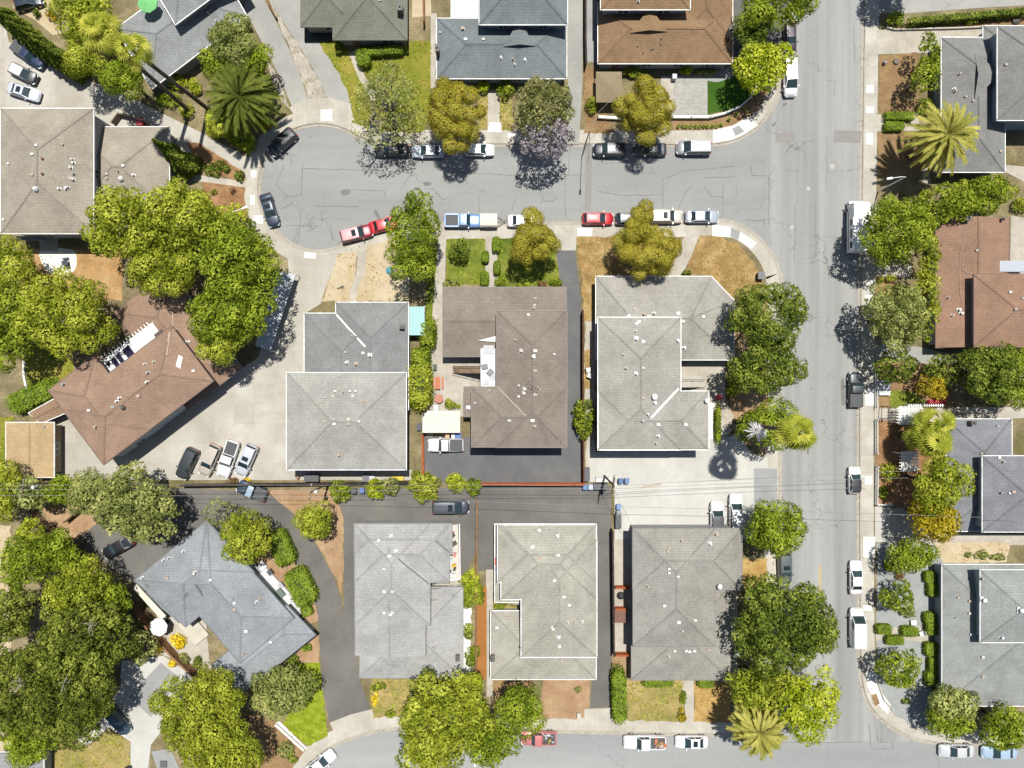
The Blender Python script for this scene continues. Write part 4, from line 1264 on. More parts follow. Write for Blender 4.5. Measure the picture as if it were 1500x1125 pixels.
sheet('front_bed', [(722, 994), (780, 994), (780, 1040), (722, 1040)], Z2, M_BROWN)
sheet('dry_front_yard', [(796, 994), (863, 994), (863, 1052), (790, 1052)], Z2, M_DIRT)
sheet('white_gravel', [(676, 890), (690, 890), (690, 996), (676, 996)], Z2, CONCL)
sheet('court', [(626, 860), (676, 840), (676, 900), (626, 900)], Z3, M_PATH)
sheet('planting_bed', [(722, 880), (765, 880), (765, 915), (722, 915)], Z3, M_DRYL)
sheet('side_yard', [(898, 790), (928, 790), (928, 960), (898, 960)], Z2, M_PATH)
sheet('dirt_bed', [(896, 955), (926, 955), (926, 990), (896, 990)], Z2, M_DIRT)
sheet('dry_front_yard', [(918, 996), (1002, 994), (1000, 1056), (918, 1055)], Z2, M_DRYL)
sheet('dry_front_yard', [(1017, 996), (1070, 1000), (1070, 1058), (1016, 1057)], Z2, M_GOLDG)
sheet('path', [(998, 996), (1016, 996), (1016, 1057), (1005, 1057)], Z3, M_PATH)
sheet('dry_front_yard', [(1086, 818), (1123, 818), (1123, 862), (1086, 862)], Z2, M_GOLDG)
sheet('court', [(1048, 850), (1080, 850), (1080, 1000), (1048, 1000)], Z1, M_PATH)
sheet('lower_left_drive', [(178, 968), (240, 960), (300, 1000), (260, 1040), (222, 1090), (216, 1140), (192, 1140), (192, 1086), (160, 1064), (128, 1092), (108, 1078), (160, 1030), (178, 1006)], Z1, M_LOTW)
sheet('concrete_slab', [(190, 1020), (236, 970), (264, 992), (222, 1050)], Z3, M_SLABG)
sheet('path', [(222, 1100), (250, 1096), (270, 1140), (236, 1140)], Z2, M_SLABG)
sheet('dry_lawn', [(64, 1104), (82, 1086), (128, 1094), (160, 1066), (191, 1087), (190, 1140), (64, 1140)], Z2, M_DRYL)
sheet('backyard', [(-80, 760), (16, 770), (18, 1000), (16, 1140), (-80, 1140)], Z1, M_SAND)
sheet('dirt_yard', [(60, 900), (100, 895), (95, 925), (62, 925)], Z1, M_DIRT)
sheet('courtyard', [(236, 890), (300, 890), (310, 980), (240, 960), (222, 930)], Z1, M_PATH)
# -- east side
sheet('top_driveway', [(1284, -60), (1620, -60), (1620, 2), (1440, 12), (1330, 20), (1288, 20)], Z2, M_DRIVEG)
sheet('brown_verge', [(1330, 34), (1440, 22), (1620, 10), (1620, 44), (1300, 42)], Z1, M_BROWN)
sheet('driveway', [(1284, 44), (1500, 42), (1500, 56), (1384, 60), (1376, 78), (1284, 80)], Z2, M_PATH)
sheet('brown_front_yard', [(1287, 81), (1345, 78), (1345, 166), (1287, 168)], Z2, M_BROWN)
sheet('path', [(1284, 168), (1345, 166), (1345, 192), (1284, 193)], Z3, M_PATH)
sheet('brown_front_yard', [(1286, 193), (1400, 190), (1400, 260), (1285, 262)], Z2, M_BROWN)
sheet('side_path', [(1350, 240), (1362, 240), (1362, 270), (1350, 270)], Z3, M_PATH)
sheet('driveway', [(1450, 240), (1560, 250), (1560, 330), (1480, 316), (1478, 420), (1560, 420), (1560, 300)], Z1, M_PATH)
sheet('path', [(1283, 388), (1335, 390), (1330, 408), (1283, 404)], Z2, M_PATH)
sheet('brown_bed', [(1283, 404), (1310, 404), (1310, 432), (1283, 432)], Z1, M_MULCH)
sheet('driveway', [(1281, 508), (1300, 502), (1345, 508), (1400, 520), (1400, 534), (1340, 532), (1320, 526), (1281, 528)], Z2, M_DRIVEG)
sheet('front_garden', [(1284, 530), (1395, 534), (1395, 596), (1284, 598)], Z1, M_BROWN)
sheet('small_lawn', [(1304, 574), (1330, 572), (1356, 590), (1356, 596), (1303, 598)], Z2, M_LAWN)
sheet('path', [(1280, 598), (1500, 596), (1500, 612), (1400, 616), (1400, 626), (1280, 614)], Z2, M_PATH)
sheet('front_garden', [(1284, 614), (1395, 616), (1395, 740), (1284, 740)], Z1, M_MULCH)
sheet('driveway', [(1281, 742), (1304, 742), (1304, 794), (1281, 794)], Z2, M_LOTW)
sheet('driveway', [(1304, 745), (1340, 745), (1360, 780), (1600, 784), (1600, 796), (1370, 800), (1304, 794)], Z2, M_PATH)
sheet('sand_yard', [(1366, 794), (1478, 794), (1474, 824), (1380, 824)], Z3, M_SAND)
sheet('gravel_garden', [(1283, 794), (1384, 800), (1384, 1036), (1390, 1062), (1366, 1066), (1338, 1060), (1312, 1048), (1292, 1026), (1284, 1000)], Z2, M_GRAVG)
sheet('stepping_path', [(1282, 918), (1304, 919), (1345, 918), (1364, 926), (1364, 941), (1330, 938), (1300, 936), (1282, 938)], Z3, M_PATH)
sheet('corner_ramp', [(1267, 985), (1282, 984), (1288, 1010), (1304, 1032), (1300, 1046), (1284, 1030), (1270, 1006)], Z2, CONCL)
sheet('ramp_tread', [(1275, 1018), (1283, 1015), (1288, 1030), (1281, 1034)], Z3, M_BROWN)
sheet('side_path', [(1490, 940), (1600, 940), (1600, 1010), (1490, 1004)], Z2, M_LOTW)
for (x0, y0, x1, y1) in ((1268, 125, 1279, 137), (1268, 157, 1279, 166), (1268, 196, 1278, 212), (1267, 570, 1282, 594), (1266, 697, 1277, 709), (1264, 786, 1281, 816), (1264, 886, 1276, 894), (1266, 410, 1278, 416), (1266, 432, 1278, 440)):
    sheet('concrete_patch', rect(x0, y0, x1, y1), Z2, CONCL)
for (x0, y0, x1, y1) in ((368, 250, 376, 260), (367, 286, 374, 300), (372, 316, 386, 328), (744, 196, 760, 202)):
    sheet('concrete_patch', rect(x0, y0, x1, y1), Z2, CONCL)
M_OIL = surf('oil_stain', [C(138, 137, 133), C(150, 149, 145)], .8, 5, .3)
for px in ([(499, 280), (506, 277), (514, 279), (511, 284), (503, 286)], [(548, 310), (552, 308), (558, 322), (555, 324)], [(1146, 154), (1150, 150), (1153, 152), (1149, 155)], [(1130, 184), (1135, 179), (1137, 181), (1133, 185)], [(620, 268), (628, 266), (632, 270), (624, 272)], [(1180, 640), (1184, 636), (1186, 660), (1182, 664)], [(1232, 560), (1236, 556), (1238, 590), (1233, 592)]):
    sheet('oil_stain', px, .004, M_OIL, smooth=3)
# -- street details
for px, py, r in ((1219, 244, .38), (1184, 276, .3), (1160, 333, .3), (1284, 276 - 12, .2)):
    c = W(px, py, 0); m = MB(); m.tube([(c.x, c.y, .001), (c.x, c.y, .008)], r, 18); o = m.build('manhole_cover', M_IRON); o['kind'] = 'structure'
m = MB()
for px in ((1200, 828), (1202, 828)):
    A, B = W(px[0], 828, 0), W(px[0], 884, 0); m.bar((A.x, A.y, .006), (B.x, B.y, .006), .1, .002)
o = m.build('centre_line', M_YLINE); o['kind'] = 'structure'
def crackline(paths, w, z, mat=M_CRACK, name='crack_seal'):
    m = MB(); rr = random.Random(5)
    for P in paths:
        for i in range(len(P) - 1):
            a, b = W(*P[i], 0), W(*P[i + 1], 0)
            k = max(2, int((b - a).length / .8)); pr = a
            for j in range(1, k + 1):
                q = a.lerp(b, j / k) + (Vector((rr.uniform(-.09, .09), rr.uniform(-.09, .09), 0)) if j < k else Vector((0, 0, 0)))
                m.bar((pr.x, pr.y, z), (q.x, q.y, z), w * rr.uniform(.6, 1.2), .001); pr = q
    o = m.build(name, mat); o['kind'] = 'structure'
crackline([[(443, 247), (560, 250), (600, 252)], [(443, 240), (442, 285), (420, 288), (404, 270), (416, 240)], [(412, 306), (430, 296)], [(423, 330), (470, 331), (472, 322), (470, 308)],
           [(440, 308), (438, 350), (432, 360)], [(484, 330), (487, 354)], [(460, 302), (525, 303)], [(515, 278), (563, 280), (564, 290)], [(450, 340), (464, 332)], [(700, 285), (702, 310)], [(755, 290), (750, 308)],
           [(828, 240), (828, 290), (829, 326)], [(835, 212), (833, 255)], [(797, 294), (808, 295), (815, 290)], [(792, 300), (796, 290), (790, 282)], [(876, 280), (915, 287), (970, 285)], [(970, 264), (1000, 250), (1040, 247), (1076, 243)],
           [(1030, 260), (1077, 259)], [(970, 260), (972, 305)], [(994, 305), (1002, 285), (1013, 271)], [(1032, 274), (1044, 288), (1060, 289)], [(1100, 242), (1102, 257), (1128, 258), (1136, 243)], [(1126, 260), (1126, 330)],
           [(1060, 270), (1058, 324)], [(1088, 322), (1120, 323), (1120, 333)], [(1164, 300), (1165, 345), (1163, 385)], [(1152, 250), (1168, 249), (1170, 254)], [(1195, 300), (1195, 378), (1180, 379)], [(655, 252), (760, 257), (850, 256)]], .055, .003)
crackline([[(1272, 1060), (1277, 1097), (1308, 1097), (1308, 1087)], [(1280, 1048), (1286, 1087), (1308, 1087)], [(1100, 1086), (1220, 1088), (1264, 1086)], [(1250, 40), (1252, 90)], [(1212, 118), (1224, 118), (1222, 140)], [(1210, 470), (1256, 493)], [(1208, 492), (1256, 492)], [(1212, 380), (1214, 410)],
           [(1211, 200), (1211, 280)], [(1243, 700), (1258, 698)]], .05, .007)
sheet('asphalt_patch', [(858, 212), (867, 212), (866, 308), (857, 308)], .004, surf('patch_asphalt', [C(158, 155, 151), C(168, 165, 161)], .3, 8, .1), 'structure')
sheet('asphalt_patch', [(1222, 191), (1262, 192), (1261, 209), (1221, 208)], .006, surf('patch_asphalt2', [C(158, 153, 150), C(170, 165, 161)], .3, 8, .1), 'structure')
sheet('asphalt_patch', [(1137, 195), (1165, 194), (1164, 207), (1136, 208)], .006, MATS['patch_asphalt2'], 'structure')

# tufts and weeds in the yards, litter along the kerbs
def tufts(name, label, cat, mats, dens, size, pal, seed):
    rng = np.random.default_rng(seed); Ps = []
    for mn, pts, z in TUFT:
        if mn not in mats: continue
        xs = [q[0] for q in pts]; ys = [q[1] for q in pts]
        A = (max(xs) - min(xs)) * (max(ys) - min(ys)); n = int(min(2600, A * dens))
        if max(abs(max(xs)), abs(min(xs))) > 95: continue
        ph = rng.uniform(0, 6, 4)
        for x, y in zip(rng.uniform(min(xs), max(xs), n), rng.uniform(min(ys), max(ys), n)):
            if math.sin(x * .9 + ph[0]) * math.sin(y * .8 + ph[1]) + .4 * math.sin(x * 2.3 + ph[2]) < rng.uniform(-.7, .7): continue
            if inpoly((x, y), pts): Ps.append((x, y, z + .05))
    P = np.array(Ps); k = len(P)
    P = np.repeat(P, 3, 0) + rng.normal(0, .07, (3 * k, 3)) * np.array([1, 1, .3])
    o = leafobj(name, quads(P, np.tile([0, 0, 1.], (len(P), 1)), size, rng, .6, .45), rng.uniform(0, 1, len(P)), PAL[pal], None)
    tag(o, label, cat, None, 'stuff')
tufts('grass_tufts', 'short green grass tufts growing in the lawns', 'grass', ('lawn', 'patchy_lawn', 'bright_groundcover', 'drying_lawn'), 5, .26, 'yg', 1)
tufts('dry_grass_tufts', 'dry straw coloured grass tufts in the parched yards', 'grass', ('straw_lawn', 'golden_dry_grass', 'drying_lawn', 'brown_yard', 'pale_dry_lawn', 'patchy_lawn'), 4, .2, 'drytuft', 2)
tufts('weeds', 'low weeds scattered over bare soil and mulch beds', 'weeds', ('yard_soil', 'bare_dirt', 'red_mulch', 'orange_dirt', 'brown_yard', 'straw_lawn', 'pink_gravel'), 1.0, .2, 'olive', 3)
rng = np.random.default_rng(7); Ps = []
for P in (LW, LE):
    for i in range(len(P) - 1):
        a, b = Vector(P[i]), Vector(P[i + 1]); L = (b - a).length
        if max(abs(a.x), abs(a.y)) > 90: continue
        t = (b - a).normalized(); nr = Vector((t.y, -t.x))
        for k in range(int(L * 4)):
            if math.sin(a.x * .35 + a.y * .5) < rng.uniform(-1.1, 1.0): continue
            q = a.lerp(b, rng.random()) + nr * (-abs(rng.normal(0, .35)) if rng.random() < .7 else abs(rng.normal(0, 1.2))); Ps.append((q.x, q.y, .03 if (q - a).dot(nr) < 0 else .16))
P = np.array(Ps)
o = leafobj('leaf_litter', quads(P, np.tile([0, 0, 1.], (len(P), 1)), .17, rng, .7, .8), rng.uniform(0, 1, len(P)), PAL['litter'], None)
tag(o, 'fallen dry leaves lying in the gutters and on the pavements', 'leaf litter', None, 'stuff')
# ------------------------------------------------------------------ houses
def uv_quad(o, l, d, la, da):
    """o photo point, l and d unit directions, lengths"""
    p = lambda a, b: (o[0] + l[0] * a + d[0] * b, o[1] + l[1] * a + d[1] * b)
    return [p(0, 0), p(la, 0), p(la, da), p(0, da)]
# 1 apartment, top left
r, hit = house('apartment_house', 'tan hip roofed apartment building cut by the left photo edge beside three parked cars', (90, 250), (183, 174, 158), (198, 200, 204),
    [(2.9, [('hip', (110, 186, 248, 312), .22)]), (6.0, [('hip', (1, 159, 137, 342), .26)])],
    vents=[(54, 213), (48, 226, .5), (48, 256), (13, 240, .4), (6, 322, .4), (92, 212, .4), (97, 275, .4), (181, 243), (182, 282), (157, 255, .4), (157, 262, .4), (169, 276, .4)],
    pipes=[(107, 234), (109, 239), (105, 246), (109, 255), (104, 260), (106, 262), (109, 264), (98, 277), (101, 275), (88, 277), (174, 251, .07), (197, 257)],
    stain=(.25, .35, C(172, 162, 144)))
for px, py in ((63, 233), (63, 255)):
    p, _ = hit(px, py); m = MB(); m.tube([(p.x, p.y, p.z - .1), (p.x, p.y, p.z + .4)], .14, 8); m.build('flue_pipe', plain('rust_flue', C(150, 90, 66), .7), r)
for px, py in ((53, 277), (178, 262)):
    p, _ = hit(px, py); m = MB(); m.tube([(p.x, p.y, p.z - .1), (p.x, p.y, p.z + .25), (p.x, p.y, p.z + .5)], [.38, .38, .2], 12); m.build('turbine_vent', VENTM, r)
deck(r, [(24, 346), (63, 346), (63, 352), (24, 352)], 3.0, plain('balcony_slab', C(150, 155, 160)), 'balcony')
# 2 angled grey house at the top
l2 = (.803, -.597); d2 = (.52, .86)
house('slate_grey_house', 'blue grey house set at an angle with green parasol on its rear deck', (262, 60), (166, 170, 170), (170, 176, 180),
    [(3.0, [('hip', [(170, 42), (222, 130), (362, 24), (312, -62)], .22)]), (5.8, [('hip', [(257, 36), (232, -7), (330, -82), (356, -38)], .24)])], pipes=[(306, 20), (318, 32)], trim=FRAME, gut=.1)
# 3 sage house
r, hit = house('sage_roof_house', 'sage grey hip roofed house between two driveways at the top of the photo', (520, 20), (140, 142, 127), (190, 188, 176),
    [(3.1, [('hip', (488, -70, 596, 58), .26), ('hip', (441, -70, 520, 39), .262)])], trim=plain('sage_trim', C(96, 98, 86)), gut=.1, chim=[(588, 18, .7, .9, 1.5)], vents=[(557, 1, .4)])
deck(r, [(446, 40), (487, 40), (487, 60), (446, 60)], .3, plain('dark_porch', C(60, 66, 60)), 'porch')
# 4 blue grey house
r, hit = house('blue_grey_house', 'blue grey hip roofed house with white patio cover behind the jacaranda', (740, 60), (138, 146, 148), (168, 186, 194),
    [(3.0, [('hip', (640, 27, 830, 115), .24)]), (5.7, [('hip', (702, -60, 831, 36), .24)])],
    vents=[(682, 58), (708, 58), (756, 46), (645, 48, .3)], pipes=[(678, 43, .14), (770, 48, .16), (773, 42, .12), (734, 85, .07), (751, 87, .07), (754, 95, .07), (769, 88, .07)], chim=[(642, 78, .5, .9, 1.7)])
def gablet(root, hit, tip, lft, rgt, back, out, mat, dark=BLACK):
    """small roof gablet: tip = raised peak of the dark louvre, lft / rgt its feet, back = where its ridge meets the roof behind"""
    a, _ = hit(*lft); b, _ = hit(*rgt); k, _ = hit(*back)
    mid = (a + b) / 2; z = max(a.z, b.z)
    t = Vector((mid.x, mid.y, z + .62))
    kk = Vector((k.x, k.y, z + .62 + (k.z - z) * 0))
    o = Vector(((mid - kk).x, (mid - kk).y, 0)).normalized() * .25
    m = MB(); m.add([a + Vector((0, 0, .05)) + o, b + Vector((0, 0, .05)) + o, t + o, kk], [(0, 2, 3), (2, 1, 3)]); m.v = m.v
    m.add([a - Vector((0, 0, .3)) + o, b - Vector((0, 0, .3)) + o, kk - Vector((0, 0, .5))], [(0, 1, 2)])
    d = m.build('dormer', mat, root)
    m = MB(); m.add([a + Vector((0, 0, .02)), b + Vector((0, 0, .02)), t - Vector((0, 0, .03)), a - Vector((0, 0, .4)), b - Vector((0, 0, .4))], [(0, 1, 2), (3, 4, 1, 0)]); m.build('louvre', dark, d)
gablet(r, hit, (760, 63), (737, 66), (785, 65), (760, 38), None, roofmat((138, 146, 148)))
m = MB(); A = W(660, -20, 2.9); B = W(704, 27, 2.9)
for i in range(7):
    x0 = A.x + (B.x - A.x) * i / 7; x1 = A.x + (B.x - A.x) * (i + 1) / 7
    m.box(((x0 + x1) / 2, (A.y + B.y) / 2, 2.85 + .03 * (i % 2)), ((x1 - x0) * .97, abs(A.y - B.y), .05))
pc = m.build('patio_cover', plain('patio_cover_white', C(228, 230, 232, k=.54), .5, 0, .1, .5), r)
m = MB()
for i in (2, 4):
    x0 = A.x + (B.x - A.x) * i / 7; m.box((x0 + (B.x - A.x) / 14, (A.y + B.y) / 2, 2.84), ((B.x - A.x) / 7 * .97, abs(A.y - B.y), .04))
m.build('tinted_panel', plain('patio_panel_grey', C(176, 182, 188), .4), pc)
m = MB()
for x in (A.x + .2, B.x - .2):
    for y in (A.y - .2, B.y + .2): m.box((x, y, .13), (.1, .1, 2.75))
m.build('cover_post', WHITE, pc)
# 5 brown house
r, hit = house('brown_shingle_house', 'house with weathered brown shingle roof and white gutters near the top corner', (970, 50), (164, 134, 102), (206, 208, 206),
    [(3.0, [('hip', (876, 4, 1073, 93), .24), ('hip', (990, -80, 1073, 60), .24)]), (5.7, [('hip', (880, -80, 1011, 14), .24)])], stain=(.22, .7, C(126, 98, 72)),
    pipes=[(935, 2, .1)], chim=[(1067, 52, .6, 1.0, 1.6)])
for px, py in ((968, 57), (968, 65), (934, 68), (954, 73), (957, 72), (942, 78)):
    p, _ = hit(px, py); m = MB(); m.tube([(p.x, p.y, p.z - .1), (p.x, p.y, p.z + .3)], .09, 6); m.build('vent_pipe', VENTD, r)
gablet(r, hit, (948, 44), (922, 46), (978, 44), (950, 18), None, roofmat((164, 134, 102)))
# gazebo
def canopy(name, label, cat, px, he, rise, rgb, posts=True, group=None, trim=None):
    P = [W(*p, he) for p in px]; c = sum(P, Vector()) / 4
    root = empty(name, (c.x, c.y, .13), label, cat, group)
    m = MB(); cm = plain('canopy_%d_%d_%d' % rgb, C(*rgb), .85, 0, .08, 1)
    m.add([*P, c + Vector((0, 0, rise)), *[p - Vector((0, 0, .2)) for p in P]], [(0, 1, 4), (1, 2, 4), (2, 3, 4), (3, 0, 4), (0, 5, 6, 1), (1, 6, 7, 2), (2, 7, 8, 3), (3, 8, 5, 0)]); m.build('canopy', cm, root)
    for p in P:
        m = MB(); q = p.lerp(c, .05); m.box((q.x, q.y, .1), (.1, .1, he - .2)); m.build('post', BLACK, root)
    return root
canopy('gazebo', 'tan pyramid canopy gazebo standing left of the paved front patio', 'gazebo', rect(873, 105, 911, 150), 2.5, .8, (160, 142, 112))
# 6 north east house
r, hit = house('grey_roof_house', 'grey roofed two level house behind the big date palm on the east side', (1430, 150), (152, 152, 149), (170, 186, 200),
    [(3.0, [('hip', (1379, 55, 1472, 252), .22), ('hip', (1440, 38, 1540, 120), .22)]), (5.7, [('hip', (1461, 38, 1580, 176), .24)])],
    vents=[(1473, 95, .5), (1465, 222, .4), (1414, 142, .4), (1425, 148, .4)], pipes=[(1404, 109, .09), (1396, 131, .09), (1398, 134, .09)])
gablet(r, hit, (1428, 110), (1430, 146), (1430, 78), (1457, 112), None, roofmat((152, 152, 149)))
# 7 brown house east
r, hit = house('cinnamon_roof_house', 'cinnamon brown roofed two level house on the east side with a long cable across', (1430, 400), (172, 138, 116), (176, 190, 202),
    [(3.0, [('gable', (1371, 320, 1478, 509), .2, {'axis': 1})]), (5.6, [('hip', (1427, 402, 1590, 508), .22)])], trim=plain('brown_trim', C(120, 92, 78)), gut=.1,
    pipes=[(1404, 454, .13), (1407, 459, .12), (1394, 462, .08), (1388, 436, .08)], vents=[(1479, 428, .5), (1497, 437, .4), (1430, 367, .45), (1487, 453, .5)], chim=[(1413, 322, .7, .5, 1.0), (1466, 322, .3, .3, .5)], stain=(.2, .3, C(140, 100, 80)))
p0 = [hit(*q)[0] for q in ((1418, 322), (1410, 340), (1406, 375), (1405, 400), (1406, 430), (1410, 450))]
m = MB(); m.tube([p + Vector((0, 0, .06)) for p in p0], .035, 5); m.build('cable', plain('pale_cable', C(214, 180, 160)), r)
p0 = [hit(*q)[0] for q in ((1420, 322), (1413, 342), (1408, 370), (1409, 395), (1416, 400), (1427, 401))]
m = MB(); m.tube([p + Vector((0, 0, .06)) for p in p0], .03, 5); m.build('cable', MATS['pale_cable'], r)
m = MB(); A, B = W(1462, 382, 3.4), W(1520, 398, 3.4); m.prism([(A.x, A.y), (B.x, A.y), (B.x, B.y), (A.x, B.y)], 3.0, 3.4); m.build('deck', plain('pale_deck', C(196, 204, 212)), r)
# 8 slate house
r, hit = house('slate_roof_house', 'slate grey hip roofed house behind white pergola and golden green trees', (1450, 690), (150, 152, 158), (196, 206, 208),
    [(3.0, [('hip', (1386, 614, 1482, 778), .22)]), (5.7, [('hip', (1439, 668, 1590, 779), .24)])], vents=[(1461, 624, .5), (1484, 720, .55), (1478, 722, .35), (1437, 664, .4), (1463, 670, .5)], pipes=[(1465, 721), (1468, 676)], chim=[(1420, 619, .6, .5, 1.0)])
# 9 south east house
r, hit = house('pale_grey_house', 'pale grey hip roofed house beside the grey gravel garden on the lower right', (1450, 930), (168, 172, 168), (196, 208, 216),
    [(3.0, [('hip', (1380, 827, 1580, 1034), .16)]), (5.6, [('hip', (1436, 835, 1590, 941), .24)])], vents=[(1420, 880, .5), (1420, 898, .5), (1439, 962, .5), (1439, 991, .5), (1403, 875, .4), (1422, 929, .5), (1399, 905, .3)], pipes=[(1437, 847, .12), (1466, 933, .12), (1494, 893, .2), (1440, 878, .2)], chim=[(1421, 1014, 1.0, .6, .9)])
# 10 brown angled house
l10 = (.797, -.604); d10 = (.6, .8)
q1 = uv_quad((71, 572), l10, d10, 85, 135); q2 = uv_quad((91, 599), l10, d10, 201, 101); q3 = uv_quad((168, 457), l10, d10, 98, 178)
r, hit = house('angled_brown_house', 'large brown hip roofed house at an angle with solar panels on a white awning', (200, 570), (178, 148, 127), (226, 234, 244),
    [(3.1, [('hip', q3, .22)]), (5.9, [('hip', q1, .22), ('hip', q2, .2205)])], trim=plain('brown_fascia', C(120, 96, 84)), gut=.1, stain=(.18, .3, C(156, 124, 102)),
    vents=[(203, 580, .6), (166, 596, .6), (131, 601, .5), (284, 543, .5), (278, 500, .4)], pipes=[(217, 546, .12), (216, 560, .12), (94, 563, .12), (141, 625, .12), (176, 583, .1), (172, 588, .1), (292, 517, .1), (272, 501, .1), (226, 530, .07), (213, 533, .07)], flash=[((249, 486), (244, 520), .3, plain('pale_flash', C(196, 170, 152))), ((252, 432), (254, 480), .15, plain('pale_flash', C(196, 170, 152)))])
p, _ = hit(181, 597); m = MB(); m.tube([(p.x, p.y, p.z - .1), (p.x, p.y, p.z + .3), (p.x, p.y, p.z + .55)], [.32, .32, .15], 12); m.build('turbine_vent', VENTD, r)
q = uv_quad((148, 529), l10, (.6, .8), 94, 26)
def lid(root, px, z, mat, name, th=.12, posts=True, ribs=0):
    m = MB(); m.prism([W(*p, z)[:2] for p in px], z - th, z); o = m.build(name, mat, root)
    if posts:
        m = MB()
        for p in px:
            w_ = W(*p, z); m.box((w_.x, w_.y, .1), (.1, .1, z - th - .1))
        m.build('awning_post', WHITE, o)
    return o
aw = lid(r, q, 4.6, plain('awning_white', C(246, 246, 244, k=.6), .5, 0, .04), 'awning')
SOL = plain('solar_cell', C(58, 56, 84), .15, .2, .15, 6)
for a, b, w_, h_ in ((34, 5, 12, 15), (21, 6, 7, 15), (12, 7, 7, 15), (4, 7, 5, 5)):
    m = MB(); m.prism([W(*p, 4.7)[:2] for p in uv_quad((148 + l10[0] * a + d10[0] * b, 529 + l10[1] * a + d10[1] * b), l10, d10, w_, h_)], 4.604, 4.68); m.build('solar_panel', SOL, aw)
m = MB()
for i in range(16):
    a = W(148 + l10[0] * (5 + i * 5.5), 529 + l10[1] * (5 + i * 5.5), 4.62); m.bar(a + Vector((-.5, .65, 0)) * .6, a + Vector((.3, -.4, 0)) * .4, .1, .14)
m.build('rafter_tails', WHITE, aw)
lid(r, uv_quad((236, 482), l10, d10, -14, 4), 4.7, plain('dark_slot', C(90, 76, 72)), 'awning_slot', .1, False)
m = MB(); m.prism([W(*p, 3)[:2] for p in [(120, 530), (148, 510), (156, 522), (128, 542)]], .1, 2.8); m.build('porch_roof', roofmat((178, 148, 127)), r)
sk = [(262, 520), (268, 523), (264, 540), (258, 536)]
pp = [hit(*s)[0] + Vector((0, 0, .08)) for s in sk]; m = MB(); m.add(pp + [p_ - Vector((0, 0, .15)) for p_ in pp], [(0, 1, 2, 3), (0, 4, 5, 1), (1, 5, 6, 2), (2, 6, 7, 3), (3, 7, 4, 0)]); m.build('skylight', plain('skylight_pane', C(206, 196, 188), .15), r)
m = MB()
for i in range(22):
    a = W(173 + i * .78, 473 + i * 1.02, 2.8); b = W(178 + i * .78, 470 + i * 1.02, 2.8); m.bar(a - (b - a) * .4, b, .12, .1)
m.build('pergola_slats', DWOOD, r)
# 11 flat garage and shed
house('flat_roof_garage', 'tan flat roofed carport building at the left photo edge', (43, 660), (206, 178, 136), (198, 176, 150), [(2.9, [('gable', (9, 619, 79, 699), .03)])], vents=[(65, 625, .4)], door=False, group='outbuildings', cat='garage')
house('garden_shed', 'small brown roofed shed tucked between the flat garage and the angled brown house', (70, 606), (172, 142, 116), (170, 150, 130), [(2.4, [('gable', [(42, 605), (82, 583), (98, 604), (60, 620)], .15)])], door=True, group='outbuildings', cat='shed')
# 12 grey centre left
r, hit = house('pale_hip_roof_house', 'two level house with large pale grey square hip roof beside the parked row', (510, 610), (188, 186, 178), (210, 210, 206),
    [(3.0, [('hip', (492, 443, 598, 600), .2), ('hip', (446, 459, 560, 600), .2005)]), (5.7, [('hip', (420, 546, 595, 688), .22)])],
    vents=[(490, 614), (511, 614), (490, 621), (511, 621), (476, 617, .5), (526, 617, .5), (506, 516), (532, 517), (469, 589, .4), (488, 580, .4), (517, 580, .4), (532, 587, .4), (538, 587, .4)], pipes=[(542, 520, .15), (508, 531, .14), (522, 533, .14), (497, 666, .14), (491, 573, .07), (503, 574, .07), (513, 573, .07), (521, 573, .07), (516, 492, .06), (476, 582, .06)], flash=[((493, 461), (535, 508), .22)], chim=[(590, 479, .6, .5, .9)])
lid(r, rect(598, 449, 622, 491), 2.6, plain('teal_awning', C(168, 216, 214), .6, 0, .05), 'awning')
lower = [c for c in r.children if c.name.startswith('roof') and not c.name.startswith('roof_')][0]
lower.data.materials[0] = roofmat((156, 157, 156))
[c for c in r.children if c.name.startswith('ridge_cap')][0].data.materials[0] = roofmat((146, 147, 146))
root = empty('shade_carport', W(404, 460, 0), 'pale flat carport roof in the tree shade beside the concrete lot entrance', 'carport', 'outbuildings')
lid(root, [(408, 398), (433, 402), (396, 514), (374, 506)], 2.3, plain('carport_pale', C(206, 212, 218), .6, 0, .1, 1), 'roof')
# 13 brown centre
r, hit = house('taupe_roof_house', 'two level taupe roofed house with white side deck and stair beside the dark driveway', (760, 560), (158, 147, 135), (196, 190, 180),
    [(3.0, [('gable', (649, 421, 829, 522), .14), ('flat', (680, 567, 705, 610), .0)]), (5.7, [('hip', (728, 455, 830, 655), .21), ('hip', (691, 567, 829.5, 654.5), .2105)])],
    trim=plain('taupe_trim', C(140, 128, 118)), gut=.1, stain=(.2, .35, C(136, 124, 114)),
    vents=[(784, 514, .55), (784, 543, .55), (784, 578, .55), (746, 616, .6), (780, 616, .6), (784, 437, .45), (783, 447, .4), (774, 461, .4), (717, 572, .3), (696, 590, .25)], pipes=[(764, 514, .14), (781, 522, .14), (769, 570, .14), (768, 576, .14), (760, 565, .08), (760, 581, .08), (783, 624, .12), (812, 519, .06), (755, 498, .07), (686, 597, .14), (782, 451, .1)],
    flash=[((729, 567), (770, 609), .16, plain('taupe_flash', C(186, 172, 156))), ((775, 554), (792, 571), .14, plain('taupe_flash', C(186, 172, 156)))])
an, _ = hit(780, 566)
m = MB(); m.tube([an, an + Vector((0, 0, 1.8))], .03, 6); m.tube([an + Vector((-.9, .5, 1.6)), an + Vector((.9, -.5, 1.6))], .02, 5)
